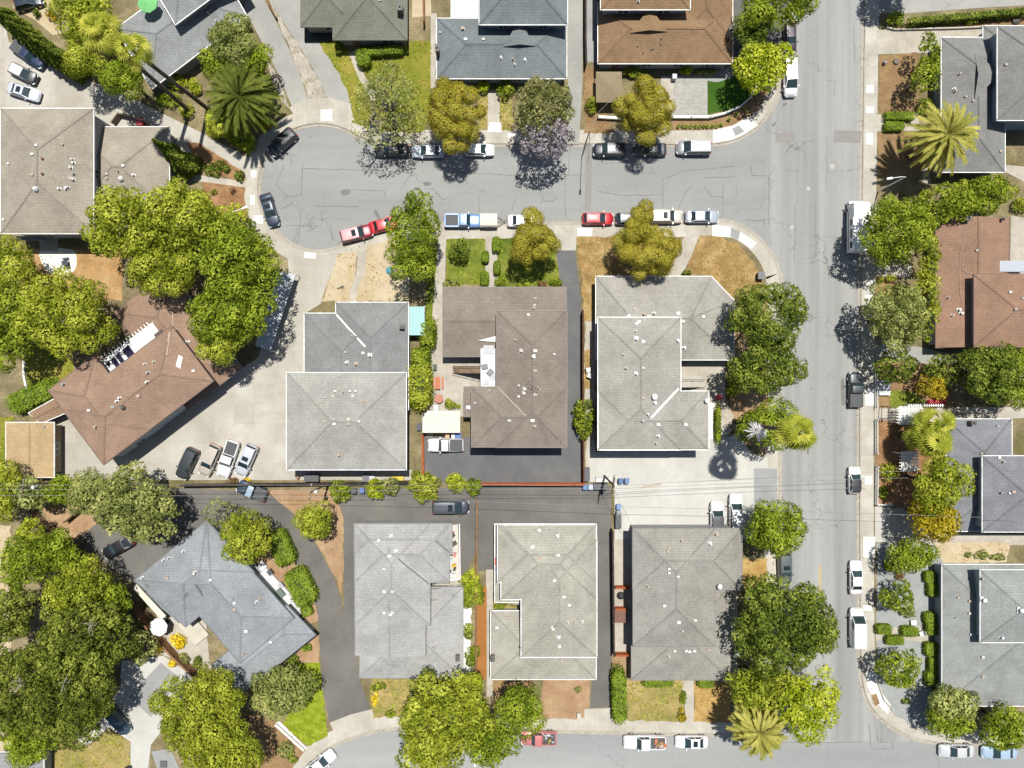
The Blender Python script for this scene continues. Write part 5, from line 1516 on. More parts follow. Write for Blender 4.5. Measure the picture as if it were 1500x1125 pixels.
for k in range(5): c = an + Vector((-.7 + .35 * k, .4 - .2 * k, 1.6)); m.tube([c + Vector((-.3, -.45, 0)), c + Vector((.3, .45, 0))], .015, 4)
m.build('antenna', BLACK, r)
dk = deck(r, rect(704, 500, 727, 566), 3.2, plain('deck_white', C(236, 238, 240, k=.58), .6, 0, .06), 'deck')
m = MB(); c = W(708, 499, 3.6); A = [W(700, 499, 3.7), W(727, 492, 3.9), W(727, 501, 3.5)]; m.add(A + [a - Vector((0, 0, .2)) for a in A], [(0, 1, 2), (0, 3, 4, 1), (1, 4, 5, 2), (2, 5, 3, 0)]); m.build('deck_canopy', WHITE, dk)
for i, (px, py, s, a) in enumerate(((716, 512, 1.5, 0), (718, 545, .9, .8), (723, 552, 1.0, .8), (710, 537, .9, .2), (712, 560, .8, 0))):
    p = W(px, py, 3.3); m = MB(); m.box((p.x, p.y, 3.202), (s, s * .8, .35 if i % 2 else .12), a); m.build('deck_furniture', plain('deck_item_%d' % (i % 2), C(*((214, 216, 220), (150, 152, 156))[i % 2]), .7), dk)
stairs(r, (664, 542), (704, 542), 1.0, .15, 3.1, DWOOD)
# 15 grey right centre
r, hit = house('speckled_grey_house', 'two level speckled grey roofed house beside the corner with golden dry grass', (940, 540), (184, 181, 171), (184, 184, 180),
    [(3.0, [('poly', [(873, 405), (1042, 405), (1075, 440), (1075, 527), (873, 527)], .2, {'ridge': ((925, 466), (1012, 466)), 'zr': 1.25})]), (5.7, [('hip', (876, 465, 997, 659), .2), ('hip', (876.5, 573, 1038, 658.5), .2005)])],
    vents=[(921, 463, .5), (950, 463, .6), (993, 459, .6), (1000, 471, .6), (1030, 464, .5), (942, 500, .55), (942, 539, .5), (942, 583, .5), (964, 622, .55), (1004, 622, .55), (930, 453, .3)], pipes=[(932, 496, .14), (917, 539, .12), (932, 547, .12), (993, 499, .12), (1002, 509, .12), (959, 590, .12), (941, 616, .12), (964, 638, .12), (958, 459, .12), (943, 460, .12), (931, 485, .07), (913, 519, .07), (949, 607, .07), (961, 649, .09)],
    flash=[((994, 569), (952, 614), .25), ((931, 475), (938, 470), .3)])
p, _ = hit(958, 581); m = MB(); m.tube([(p.x, p.y, p.z), (p.x, p.y, p.z + .5)], .04, 6); m.tube([(p.x, p.y, p.z + .5), (p.x + .05, p.y, p.z + .62)], [.45, .4], 14); m.build('satellite_dish', GALV, r)
p, _ = hit(1034, 587); m = MB(); m.tube([(p.x, p.y, p.z), (p.x, p.y, p.z + .5)], .04, 6); m.tube([(p.x, p.y, p.z + .5), (p.x + .05, p.y, p.z + .62)], [.35, .3], 14); m.build('satellite_dish', GALV, r)
stairs(r, (1030, 562), (998, 562), 1.1, .15, 3.0, CONC)
m = MB(); m.prism([W(*p, .6)[:2] for p in rect(998, 551, 1028, 557)], .1, .7); m.build('planter_wall', CONC, r)
# 16 angled grey, bottom left
l16 = (.688, .726); d16 = (-.77, .64)
r, hit = house('angled_grey_house', 'big blue grey roofed house at an angle beside the curved asphalt driveway', (330, 890), (168, 173, 178), (206, 208, 206),
    [(2.8, [('hip', [(352, 1018), (462, 930), (420, 886), (310, 974)], .14), ('gable', [(215, 868), (303, 795), (340, 835), (262, 912)], .1, {'nowall': 1})]),
     (3.3, [('hip', [(197, 850), (303, 763), (372, 838), (272, 918)], .2), ('hip', [(303.5, 764), (430, 905), (352, 971), (258, 862)], .2005)])],
    trim=plain('slate_trim', C(120, 124, 128)), gut=.1, stain=(.5, .3, C(150, 154, 160)),
    vents=[(309, 849, .5), (340, 877, .5), (344, 883, .5), (344, 892, .55), (361, 924, .6), (397, 940, .5), (245, 846, .5), (306, 968, .5)], pipes=[(240, 820, .08), (248, 817, .08), (269, 807, .08), (209, 846, .1), (286, 839, .14), (382, 876, .08), (376, 881, .08), (358, 957, .08)])
for a, b in (((286, 856), (297, 872)), ((213, 855), (218, 860)), ((268, 876), (275, 869))):
    A, _ = hit(*a); B, _ = hit(*b)
    if A and B: m = MB(); m.bar(A + Vector((0, 0, .07)), B + Vector((0, 0, .07)), .3, .08); m.build('roof_patch', plain('dark_flash', C(116, 120, 124)), r)
deck(r, [(370, 836), (384, 826), (412, 856), (450, 894), (440, 899), (424, 892), (404, 868)], .45, plain('terrace_white', C(222, 222, 226, k=.55), .7, 0, .08, 1), 'terrace')
deck(r, [(195, 862), (200, 856), (243, 902), (236, 908)], 2.5, plain('lean_to', C(232, 226, 208, k=.56), .7, 0, .08, 1), 'lean_to')
deck(r, [(252, 905), (272, 890), (306, 930), (286, 946)], .5, plain('courtyard_pale', C(222, 216, 198), .8, 0, .12, 1), 'courtyard_floor')
# 17 mottled grey
r, hit = house('mottled_grey_house', 'mottled light grey roofed house with cluttered balcony beside the black van', (600, 880), (190, 190, 187), (206, 204, 196),
    [(3.0, [('hip', (527, 860, 678, 993), .16)]), (5.6, [('hip', (519, 767, 662, 812), .16), ('hip', (519.5, 767.5, 658, 853), .16), ('hip', (520, 768, 630, 916), .1605), ('gable', (520.5, 800, 623, 960), .12, {'axis': 1})])],
    trim=plain('grey_trim', C(150, 150, 146)), gut=.08, stain=(.4, .35, C(172, 172, 168)),
    vents=[(563, 833, .5), (575, 833, .5), (563, 866, .5), (575, 866, .5), (563, 897, .5), (575, 897, .5), (571, 814, .6), (598, 806, .6), (622, 773, .4), (611, 802, .4), (572, 900, .5), (600, 808, .45)], pipes=[(573, 785, .1), (555, 792, .1), (635, 949, .16), (580, 807, .1)], chim=[(671, 961, .5, .7, .9)],
    flash=[((580, 815), (600, 833), .18, plain('dark_flash', C(116, 120, 124))), ((601, 833), (629, 856), .16, plain('dark_flash', C(116, 120, 124))), ((637, 792), (658, 809), .16, plain('dark_flash', C(116, 120, 124)))])
dk = deck(r, [(655, 770), (671, 768), (673, 848), (655, 850)], 3.0, plain('balcony_pale', C(226, 220, 206), .7, 0, .1, 1.5), 'balcony')
for px, py, c, s in ((663, 783, (80, 70, 66), .7), (664, 780, (190, 60, 60), .3), (665, 796, (90, 86, 80), .8), (666, 812, (222, 150, 140), .6), (665, 828, (230, 190, 60), .6), (666, 833, (70, 66, 60), .5), (659, 836, (60, 60, 66), .4), (664, 842, (235, 235, 235), .8), (660, 820, (220, 230, 240), .6)):
    p = W(px, py, 3.1); m = MB(); m.box((p.x, p.y, 3.0), (s, s * .7, .45), px * .7); m.box((p.x, p.y, 3.45), (s * .5, s * .5, .2), px); m.build('balcony_item', plain('item_%d_%d_%d' % c, C(*c), .7), dk)
m = MB()
for a, b in (((673, 768), (674, 848)), ((655, 851), (674, 849))):
    A, B = W(*a, 3.9), W(*b, 3.9); m.bar(A, B, .1, .08); m.bar(A - Vector((0, 0, .4)), B - Vector((0, 0, .4)), .06, .06)
m.build('railing', WHITE, dk)
stairs(r, (672, 864), (634, 868), 1.6, .15, 2.9, CONC)
# 18 beige grey
r, hit = house('beige_grey_house', 'beige grey roofed house with white gutters between two asphalt driveways', (800, 880), (190, 187, 174), (214, 212, 206),
    [(3.0, [('hip', (719, 895, 873, 995), .15), ('flat', (725, 768, 760, 882), 0)]), (5.6, [('hip', (729, 768, 873, 853), .18), ('hip', (734, 769, 873.5, 878), .18), ('hip', (763.5, 790, 874, 962.5), .1805)])],
    vents=[(791, 810, .7), (791, 818, .6), (780, 801, .6), (814, 812, .6), (818, 813, .5), (817, 874, .5), (826, 874, .5), (834, 886, .5), (834, 892, .5), (728, 919, .5), (764, 949, .5), (812, 850, .5)], pipes=[(785, 774, .1), (790, 777, .1), (805, 774, .1), (817, 785, .1), (810, 920, .12), (832, 911, .08), (841, 911, .08), (853, 910, .08), (818, 932, .14), (819, 946, .12), (746, 903, .12), (822, 964, .12)], chim=[(722, 961, .5, .7, 1.0)], stain=(.3, .3, C(178, 174, 158)))
for px, py, c, s in ((729, 822, (214, 90, 66), 1.0), (729, 830, (230, 226, 224), .7), (730, 835, (180, 196, 216), 1.0), (729, 815, (196, 196, 190), .7)):
    p = W(px, py, 3.1); m = MB(); m.box((p.x, p.y, 3.02), (s * .8, s, .35)); m.box((p.x + .05, p.y, 3.37), (s * .5, s * .6, .12)); m.build('balcony_item', plain('item_%d_%d_%d' % c, C(*c), .7), r)
stairs(r, (723, 874), (760, 880), 1.1, .15, 2.9, plain('grey_tread', C(170, 170, 166)))
# 19 dark grey lower right
r, hit = house('dark_grey_roof_house', 'dark grey weathered hip roofed house with brick flue lines above the white parked cars', (1000, 880), (174, 171, 162), (196, 196, 200),
    [(3.0, [('hip', (925, 858, 1070, 996), .2), ('hip', (1000, 880, 1068, 995), .15)]), (5.6, [('hip', (927, 774, 1087, 864), .22), ('hip', (927.5, 775, 1047, 947), .2205)])],
    trim=plain('pewter_trim', C(140, 136, 130)), gut=.08, stain=(.2, .5, C(172, 168, 158)),
    vents=[(980, 802, .5), (978, 807, .45), (973, 887, .5), (994, 911, .6), (1000, 924, .3), (1018, 908, .5), (988, 953, .5), (1005, 953, .5), (1010, 954, .5), (1017, 953, .5), (1038, 951, .5), (993, 844, .4), (980, 833, .4), (980, 839, .4)], pipes=[(949, 858, .1), (998, 791, .1), (1049, 782, .14), (1040, 796, .12), (979, 960, .08)])
p, _ = hit(1053, 858); m = MB(); m.tube([(p.x, p.y, p.z), (p.x, p.y, p.z + .5)], .04, 6); m.tube([(p.x, p.y, p.z + .5), (p.x + .05, p.y, p.z + .62)], [.4, .35], 14); m.build('satellite_dish', GALV, r)
deck(r, rect(1048, 865, 1056, 892), 3.0, plain('landing_white', C(240, 240, 238, k=.58), .6), 'landing')
# bottom left cottage corner
house('white_edge_cottage', 'corner of a white trimmed cottage roof at the bottom left photo edge', (50, 1130), (176, 178, 178), (214, 212, 206), [(2.8, [('gable', (-10, 1102, 64, 1190), .2, {'axis': 1})])], trim=WHITE, group='houses of the block')
# 14 metal carport
root = empty('metal_carport', W(646, 618, 0), 'white ribbed metal carport roof over bins behind the white pickup', 'carport', 'outbuildings')
m = MB()
for i in range(10):
    y0 = 602 + 3.2 * i; m.prism([W(*p, 2.6)[:2] for p in [(619 + max(0, 7 - i * 2.3), y0), (674, y0), (674, y0 + 3.1), (619 + max(0, 5 - i * 2.3), y0 + 3.1)]], 2.5, 2.6 + .05 * (i % 2))
m.build('roof', plain('carport_white', C(234, 228, 212, k=.52), .5, 0, .1, 1), root)
for p in ((622, 606), (672, 605), (672, 632), (622, 632)):
    w_ = W(*p, 2.4); m = MB(); m.box((w_.x, w_.y, .1), (.1, .1, 2.4)); m.build('post', GALV, root)
m = MB(); A, B = W(619.5, 604, 1.5), W(619.5, 633, 1.5); m.bar((A.x, A.y, 2.4), (B.x, B.y, 2.4), .05, 2.2); m.build('side_wall', plain('carport_wall', C(200, 196, 186)), root)
# ------------------------------------------------------------------ vehicles in place
ST = 'vehicles parked along the streets'; LT = 'vehicles parked on the lots'
ZL = .14
vehicle('pickup', 'dark blue pickup nearest the cypress row, first of three parked top left', 41, 79, -34, (42, 58, 88), 'pickup', LT, bed='cover', z=ZL)
vehicle('hatch', 'black hatchback with a white roof, between the blue pickup and the silver wagon', 33, 107, -27, (48, 52, 56), 'car', LT, roof=(245, 245, 245), z=ZL)
vehicle('sedan', 'silver sedan with dark sunroof parked nearest the tan apartment building', 34, 134, -17, (214, 220, 228), 'car', LT, sunroof=True, z=ZL)
vehicle('hatch', 'dark car in the garden court at the top left edge of the photo', 41, 2, 15, (40, 52, 64), 'car', LT, z=ZL)
vehicle('suv', 'black utility vehicle parked at the top left of the turning circle', 413, 208, 222, (44, 50, 56), 'car', ST, rack=True)
vehicle('sedan', 'navy sedan with sunroof parked along the left curve of the turning circle', 394, 307, -73, (54, 66, 86), 'car', ST, sunroof=True, L=5.0)
vehicle('suv', 'dark red utility vehicle with pale sunroof on the lower curve of the cul de sac', 522, 342, 14, (150, 44, 58), 'car', ST, roof=(214, 160, 162), sunroof=True)
vehicle('sedan', 'bright red coupe half hidden by the tall street tree, ahead of a dark red vehicle', 562, 329, 14, (206, 26, 38), 'car', ST, L=4.3)
vehicle('pickup', 'blue pickup with dark empty bed parked just behind the small white trailer', 678, 323, 0, (120, 154, 206), 'pickup', ST, bed='open')
vehicle('sedan', 'white car mostly hidden under a golden tree beside the trailer', 767, 323, 0, (240, 240, 242), 'car', ST)
vehicle('hatch', 'bright red hatchback parked on the cross street near the asphalt patch', 876, 320, 0, (198, 16, 38), 'car', ST, L=4.5)
vehicle('hatch', 'dark grey car whose front hides under the golden corner tree', 925, 320, 0, (70, 76, 80), 'car', ST, L=4.5)
vehicle('suv', 'cream utility vehicle with sunroof emerging from under the golden corner tree', 976, 317, 0, (222, 214, 200), 'car', ST, sunroof=True)
vehicle('sedan', 'silver grey sedan at the corner end of the cross street, lower kerb', 1029, 317, 0, (176, 184, 196), 'car', ST, L=4.9)
vehicle('minivan', 'grey minivan on the upper kerb of the cross street near the corner', 1017, 216, 180, (160, 162, 166), 'minivan', ST)
vehicle('suv', 'black utility vehicle beside the thin lamp pole, upper kerb of the cross street', 893, 219, 180, (46, 52, 60), 'car', ST)
vehicle('sedan', 'dark sedan in the shade of the golden tree, left of the grey minivan', 953, 218, 180, (58, 64, 70), 'car', ST)
vehicle('sedan', 'silver sedan between the wispy olive tree and the first golden tree', 627, 221, 180, (200, 206, 216), 'car', ST)
vehicle('hatch', 'white hatchback with black glass peeping out right of the first golden tree', 702, 219, 0, (236, 238, 240), 'car', ST)
vehicle('sedan', 'black sedan shaded by the wispy olive tree on the upper kerb', 573, 219, 180, (44, 48, 52), 'car', ST, L=5.0)
vehicle('minivan', 'white minivan parked on the avenue beside the lime green corner tree', 1158, 112, -87, (244, 245, 246), 'minivan', ST, L=5.6)
vehicle('hatch', 'dark red tailed hatchback under the trees behind the white minivan', 1158, 54, -88, (60, 44, 58), 'car', ST)
camper()
trailer()
vehicle('pickup', 'black pickup parked on the avenue beside the white picket fence', 1254, 571, 90, (62, 68, 72), 'pickup', ST, bed='open', L=5.2)
vehicle('hatch', 'small white hatchback with black roof on the avenue by the pergolas', 1253, 704, 90, (240, 240, 238), 'car', ST, roof=(62, 62, 66), L=3.9)
vehicle('sedan', 'white sedan on the avenue beside the grey gravel garden', 1255, 847, 90, (238, 240, 242), 'car', ST, L=4.9)
vehicle('cargo', 'white cargo van parked on the avenue behind the white sedan', 1256, 920, 90, (242, 243, 244), 'van', ST, L=5.6)
vehicle('suv', 'white utility vehicle with black roof parked nose in under the dark grey roof', 1050.5, 759, 90, (240, 241, 242), 'car', LT, roof=(84, 84, 90), z=ZL)
vehicle('suv', 'long white utility vehicle with roof rack beside the black roofed one', 1078, 750, 90, (242, 243, 244), 'car', LT, z=ZL, rack=True, L=5.2)
vehicle('suv', 'charcoal utility vehicle on the avenue between two big street trees', 1150, 833, -88, (96, 104, 106), 'car', ST, sunroof=True)
vehicle('pickup', 'white pickup with dark bed cover beside the white metal carport', 653, 652, 180, (242, 242, 244), 'pickup', LT, bed='cover', z=ZL, L=5.2)
vehicle('minivan', 'black van parked above the mottled grey house', 660, 743, 0, (74, 80, 88), 'minivan', LT, sunroof=True, z=ZL, L=5.4)
vehicle('sedan', 'black sedan on the dark asphalt below the olive green tree', 172, 802, 209, (36, 38, 46), 'car', LT, z=ZL)
vehicle('suv', 'black utility vehicle, leftmost of the four slanted cars in the concrete lot', 274, 679, -115, (62, 66, 72), 'car', LT, z=ZL)
vehicle('suv', 'beige utility vehicle between the black one and the white pickup in the slanted row', 307, 674, -114, (198, 190, 178), 'car', LT, z=ZL)
vehicle('pickup', 'white pickup with open bed, tallest in the slanted row of parked vehicles', 334, 672, -109, (246, 246, 246), 'pickup', LT, bed='open', z=ZL)
vehicle('suv', 'silver utility vehicle, rightmost of the four slanted cars in the concrete lot', 361, 674, -114, (206, 210, 218), 'car', LT, z=ZL, sunroof=True)
vehicle('pickup', 'old pickup with blue cab and grey bed cover beneath the fence by the curved driveway', 369, 719, 158, (64, 76, 92), 'pickup', LT, bed='cover', z=ZL, L=4.5, roof=(170, 190, 214))
vehicle('sedan', 'dark teal sedan on the pale drive at the lower left', 171, 1056, -51, (62, 80, 90), 'car', LT, z=ZL)
vehicle('sedan', 'white sedan cut off by the bottom photo edge in the lower street', 469, 1119, 38, (240, 242, 246), 'car', ST)
r, L, w = vehicle('pickup', 'faded red pickup with tools in its bed, partly under the large lower tree', 789, 1082, 180, (214, 130, 130), 'pickup', ST, L=5.2)
def load(label, px, py, seed, cols, n=14, spread=(1.7, 1.3), z=1.12, name='load'):
    rr = random.Random(seed); p = W(px, py, 1.2); root = empty('cargo_pile', (p.x, p.y, z), label, 'cargo')
    for k in range(n):
        c = rr.choice(cols); m = MB(); x, y = p.x + rr.uniform(-.5, .5) * spread[0], p.y + rr.uniform(-.5, .5) * spread[1]
        h = rr.uniform(.1, .4); a = rr.uniform(0, 3)
        if k % 3 == 0: m.tube([(x - .4 * math.cos(a), y - .4 * math.sin(a), z + h * .6), (x + .4 * math.cos(a), y + .4 * math.sin(a), z + h)], .06, 6)
        else: m.box((x, y, z), (rr.uniform(.2, .5), rr.uniform(.15, .4), h), a)
        m.build(rr.choice(['crate', 'plank', 'tool']), plain('item_%d_%d_%d' % c, C(*c), .7), root)
load('pile of boards and tools lying in the faded red pickup bed', 802, 1082, 3, [(230, 228, 222), (226, 200, 60), (90, 86, 80), (200, 200, 204)])
vehicle('pickup', 'white pickup with junk filled open bed on the lower street', 945, 1088, 180, (246, 247, 248), 'pickup', ST, L=6.2)
load('jumble of brown and orange junk in the white pickup bed on the lower street', 967, 1090, 8, [(196, 160, 120), (220, 120, 70), (232, 196, 60), (150, 110, 84), (210, 200, 190)], 18, (1.9, 1.5))
vehicle('sedan', 'white sedan with sunroof behind the junk laden pickup on the lower street', 1014, 1088, 180, (245, 246, 248), 'car', ST, sunroof=True)
vehicle('sedan', 'silver sedan on the lower street, left of the pair at bottom right', 1403, 1101, 180, (214, 216, 218), 'car', ST, L=5.0)
vehicle('sedan', 'pale blue sedan on the lower street, right of the silver one', 1466, 1103, 180, (176, 200, 220), 'car', ST, L=5.1)
# ------------------------------------------------------------------ trees and plants
SG = 'street trees'
YG = 'trees in the yards'
# big yellow green grove left of the turning circle
for lb, px, py, r, ry, hc, pal in (
    ('yellow green broadleaf tree reaching toward the tan apartment roof', 188, 330, 66, 60, 9.5, 'yg'),
    ('broad yellow green tree over the mulch beds beside the turning circle', 272, 318, 62, 58, 10, 'yg'),
    ('large green tree leaning over the pavement beside the left lower kerb', 346, 372, 68, 62, 10.5, 'green'),
    ('big tree overhanging the upper end of the angled brown roof', 340, 450, 64, 62, 10.5, 'green'),
    ('tree in the middle of the left grove between patio and circle', 240, 392, 58, 50, 8.5, 'yg'),
    ('tree whose lower crown touches the brown roof corner by the lot', 322, 500, 42, 36, 9, 'yg'),
    ('wide yellow green tree above the small left lawn', 98, 462, 74, 66, 9, 'yg'),
    ('deep green tree at the left photo edge above the small lawn', 14, 478, 46, 60, 8, 'green'),
    ('pale green tree at the left photo edge beside the round patio', 14, 392, 40, 52, 8, 'yg')):
    tree('broadleaf_tree', lb, px, py, r, hc, pal, 'broad', ry, group=YG)
tree('broadleaf_tree', 'low lime bush tree with a lamp arm beside it on the mulch slope', 332, 318, 34, 3.6, 'lime', 'small', 22)
# lower left wood
for lb, px, py, r, ry, hc, pal, kd in (
    ('large olive green tree over the fence and curved driveway top', 202, 742, 66, 58, 8, 'olive', 'oak'),
    ('green tree left of the olive one above the wooden fence', 138, 722, 42, 38, 8, 'olive', 'broad'),
    ('round green tree just below the flat tan carport roof', 93, 716, 30, 27, 6.5, 'green', 'broad'),
    ('grey green tree around the crossarm of the left utility pole', 48, 722, 28, 30, 6, 'olive', 'oak'),
    ('yellow green tree at the left edge below the flat carport', 6, 720, 36, 56, 6, 'yg', 'broad'),
    ('small pale tree just right of the wooden fence end', 48, 780, 22, 24, 5, 'lime', 'small'),
    ('bright green tree below the wooden fence in the left wood', 84, 805, 34, 36, 6.5, 'green', 'broad'),
    ('mid green tree at the top of the left wood', 42, 825, 42, 46, 7, 'green', 'oak'),
    ('yellow crowned tree in the left wood beside the asphalt lot', 112, 862, 52, 44, 8, 'yg', 'broad'),
    ('dark oak hugging the left photo edge in the wood', 14, 902, 44, 48, 8, 'dark', 'oak'),
    ('largest dark oak in the left wood with bare branch tips', 124, 938, 78, 72, 9, 'dark', 'oak'),
    ('dark oak low in the left wood above the dry lawn', 108, 1026, 72, 64, 8.5, 'dark', 'oak'),
    ('grey green oak at the left edge with a dead branch', 32, 1004, 62, 68, 9, 'dark', 'oak'),
    ('green oak lobe beside the tan backyard strip, lower left edge', 40, 1072, 52, 42, 7.5, 'green', 'oak'),
    ('green tree near the white edged cottage corner', 34, 1108, 24, 18, 5, 'green', 'broad'),
    ('small yellow green tree between wood and asphalt lot corner', 168, 880, 30, 34, 6, 'green', 'broad')):
    tree('oak_tree' if kd == 'oak' else 'broadleaf_tree', lb, px, py, r, hc, pal, kd, ry, group='trees of the left wood', dead=((2, -4),) if 'dead branch' in lb else ((-28, 60), (10, -24)) if 'bare branch' in lb else ())
tree('broadleaf_tree', 'rounded olive bush tree beside the pale slab drive', 208, 948, 22, 3.6, 'olive', 'small', 30)
tree('broadleaf_tree', 'big yellow green tree over the pale drive at lower left', 292, 1040, 70, 8.5, 'yg', 'broad', 66)
tree('broadleaf_tree', 'yellow green tree at the bottom edge right of the pale drive', 330, 1092, 64, 8, 'yg', 'broad', 50)
tree('olive_tree', 'grey olive tree over the bright green groundcover', 412, 1012, 50, 5, 'olive', 'oak', 44)
tree('broadleaf_tree', 'round yellow green tree on the edge of the angled grey roof', 358, 784, 40, 6.5, 'yg', 'broad', 44)
tree('broadleaf_tree', 'thin pale green tree above the angled grey roof', 322, 752, 22, 5, 'olive', 'wisp', 20)
tree('broadleaf_tree', 'lone round yellow green tree on the dirt wedge between driveways', 460, 764, 34, 5, 'yg', 'broad', 32)
for lb, px, py, r, ry in (('largest yellow green street tree over the lower street', 652, 1046, 78, 62), ('yellow green street tree crown hanging over the bottom photo edge', 628, 1096, 52, 42),
                          ('green street tree lobe above the faded red pickup', 762, 1040, 42, 42), ('green street tree crown below the lower street centre', 718, 1088, 44, 38)):
    tree('street_tree', lb, px, py, r, 8, 'yg' if r > 50 else 'green', 'broad', ry, group=SG)
tree('broadleaf_tree', 'small lime tree squeezed against the mottled grey house corner', 690, 1008, 24, 5, 'lime', 'broad', 22)
# avenue
tree('street_tree', 'big dark green oak at the lower corner of the avenue', 1150, 914, 88, 9.5, 'deep', 'oak', 72, group=SG)
tree('street_tree', 'yellow leaved loose tree above the date palm, lower corner', 1116, 1006, 56, 7, 'yg', 'broad', 42, group=SG)
tree('street_tree', 'yellow leaved tree leaning over the avenue corner', 1180, 1028, 48, 7.5, 'lime', 'broad', 60, group=SG)
tree('street_tree', 'rounded green street tree above the charcoal vehicle', 1136, 772, 46, 7.5, 'green', 'broad', 50, group=SG)
tree('street_tree', 'largest deep green street tree on the avenue centre left', 1126, 462, 68, 9, 'deep', 'oak', 50, group=SG)
tree('street_tree', 'deep green street tree just below the largest one', 1122, 538, 58, 8.5, 'deep', 'oak', 44, group=SG)
tree('street_tree', 'green street tree under the tall fan palm', 1126, 626, 54, 7, 'green', 'broad', 42, group=SG)
tree('street_tree', 'tall bright green street tree over the bright red coupe', 606, 350, 40, 8, 'green', 'broad', 78, group=SG)
for lb, px, py, r, ry, ex in (('golden puffy tree between parked silver sedan and white hatchback', 669, 168, 45, 58, ()), ('golden puffy tree beside the tan gazebo and paved patio', 945, 164, 46, 50, ()),
                          ('golden puffy tree on the green front lawn beside the trailer', 782, 356, 41, 34, ((778, 318, 17),)), ('golden puffy corner tree over the cream vehicle', 948, 366, 50, 44, ((940, 312, 20), (932, 328, 18)))):
    tree('golden_tree', lb, px, py, r, 6.5, 'gold', 'puff', ry, group='golden puffy street trees', extra=ex)
tree('jacaranda_tree', 'jacaranda with grey green crown and violet blossom over the upper kerb', 795, 160, 50, 7, 'jac', 'oak', 46, group=SG, blossom=('violet', 800, 202, 42))
tree('wispy_tree', 'sparse grey olive tree with bare branches over the turning circle', 570, 158, 58, 7, 'olive', 'wisp', 62, group=SG)
tree('street_tree', 'lime green round tree beside the artificial turf corner', 1116, 97, 44, 6, 'lime', 'broad', 40, group=SG)
tree('street_tree', 'dark green tree at the top edge beside the avenue', 1140, 6, 60, 8, 'green', 'broad', 42, group=SG)
tree('broadleaf_tree', 'shaded green tree between brown house and avenue', 1100, 44, 28, 6, 'deep', 'broad', 40)
tree('broadleaf_tree', 'tree just beyond the top edge whose shadow falls right of the avenue', 1332, -48, 44, 7, 'deep', 'broad', 40)
# east side
tree('street_tree', 'dense round green tree covering half of the white motorhome', 1312, 336, 52, 8, 'green', 'oak', 54, group=SG)
tree('street_tree', 'grey green tree leaning over the avenue below the motorhome', 1312, 462, 50, 7.5, 'olive', 'oak', 52, group=SG)
for lb, px, py, r, ry, hc, pal in (
    ('bright green bush tree against the lower left wall of the grey palm house', 1440, 282, 52, 30, 4.5, 'green'),
    ('green tree between motorhome tree and the grey palm house', 1374, 296, 36, 30, 5, 'green'),
    ('loose green tree above the cinnamon roof corner', 1405, 300, 24, 26, 5, 'green'),
    ('narrow yellow green tree against the upper wall of the cinnamon house', 1356, 368, 22, 50, 5.5, 'yg'),
    ('yellow green tree against the lower wall of the cinnamon house', 1356, 444, 24, 54, 5, 'yg'),
    ('deep green tree in the picket fence garden nearest the avenue', 1312, 538, 36, 26, 4.6, 'deep'),
    ('green tree on the garden path above the round red shrub', 1386, 540, 34, 22, 4.5, 'deep'),
    ('wide dark green tree below the cinnamon house', 1454, 548, 54, 46, 7, 'deep'),
    ('green tree at the right photo edge below the cinnamon house', 1496, 552, 40, 48, 6.5, 'green'),
    ('olive red round tree in the middle of the picket fence garden', 1366, 566, 24, 22, 4, 'amber'),
    ('big green tree over the slate roof beside the pergolas', 1374, 708, 50, 42, 8, 'yg'),
    ('amber leaved tree below the big green one by the slate roof', 1366, 758, 48, 36, 6.5, 'amber'),
    ('spreading green tree at the top of the grey gravel garden', 1338, 816, 46, 28, 4.5, 'green'),
    ('small open green tree in the grey gravel garden opposite the white sedan', 1314, 872, 27, 26, 3.4, 'green'),
    ('round green tree in the lower grey gravel garden', 1312, 978, 34, 32, 4.2, 'green'),
    ('grey green tree at the lower corner of the pale grey house', 1396, 1030, 40, 30, 5, 'olive'),
    ('green tree above the silver sedan at bottom right', 1394, 1056, 40, 30, 4.6, 'green'),
    ('green tree above the pale blue sedan at bottom right', 1472, 1064, 38, 36, 4.8, 'green'),
    ('tall green shrub tree against the grey palm house', 1362, 84, 18, 36, 5, 'green'),
    ('second green shrub tree below it against the grey palm house', 1356, 112, 20, 30, 5, 'green')):
    tree('broadleaf_tree', lb, px, py, r, hc, pal, 'small' if r < 38 else 'broad', ry, group='trees of the east gardens')
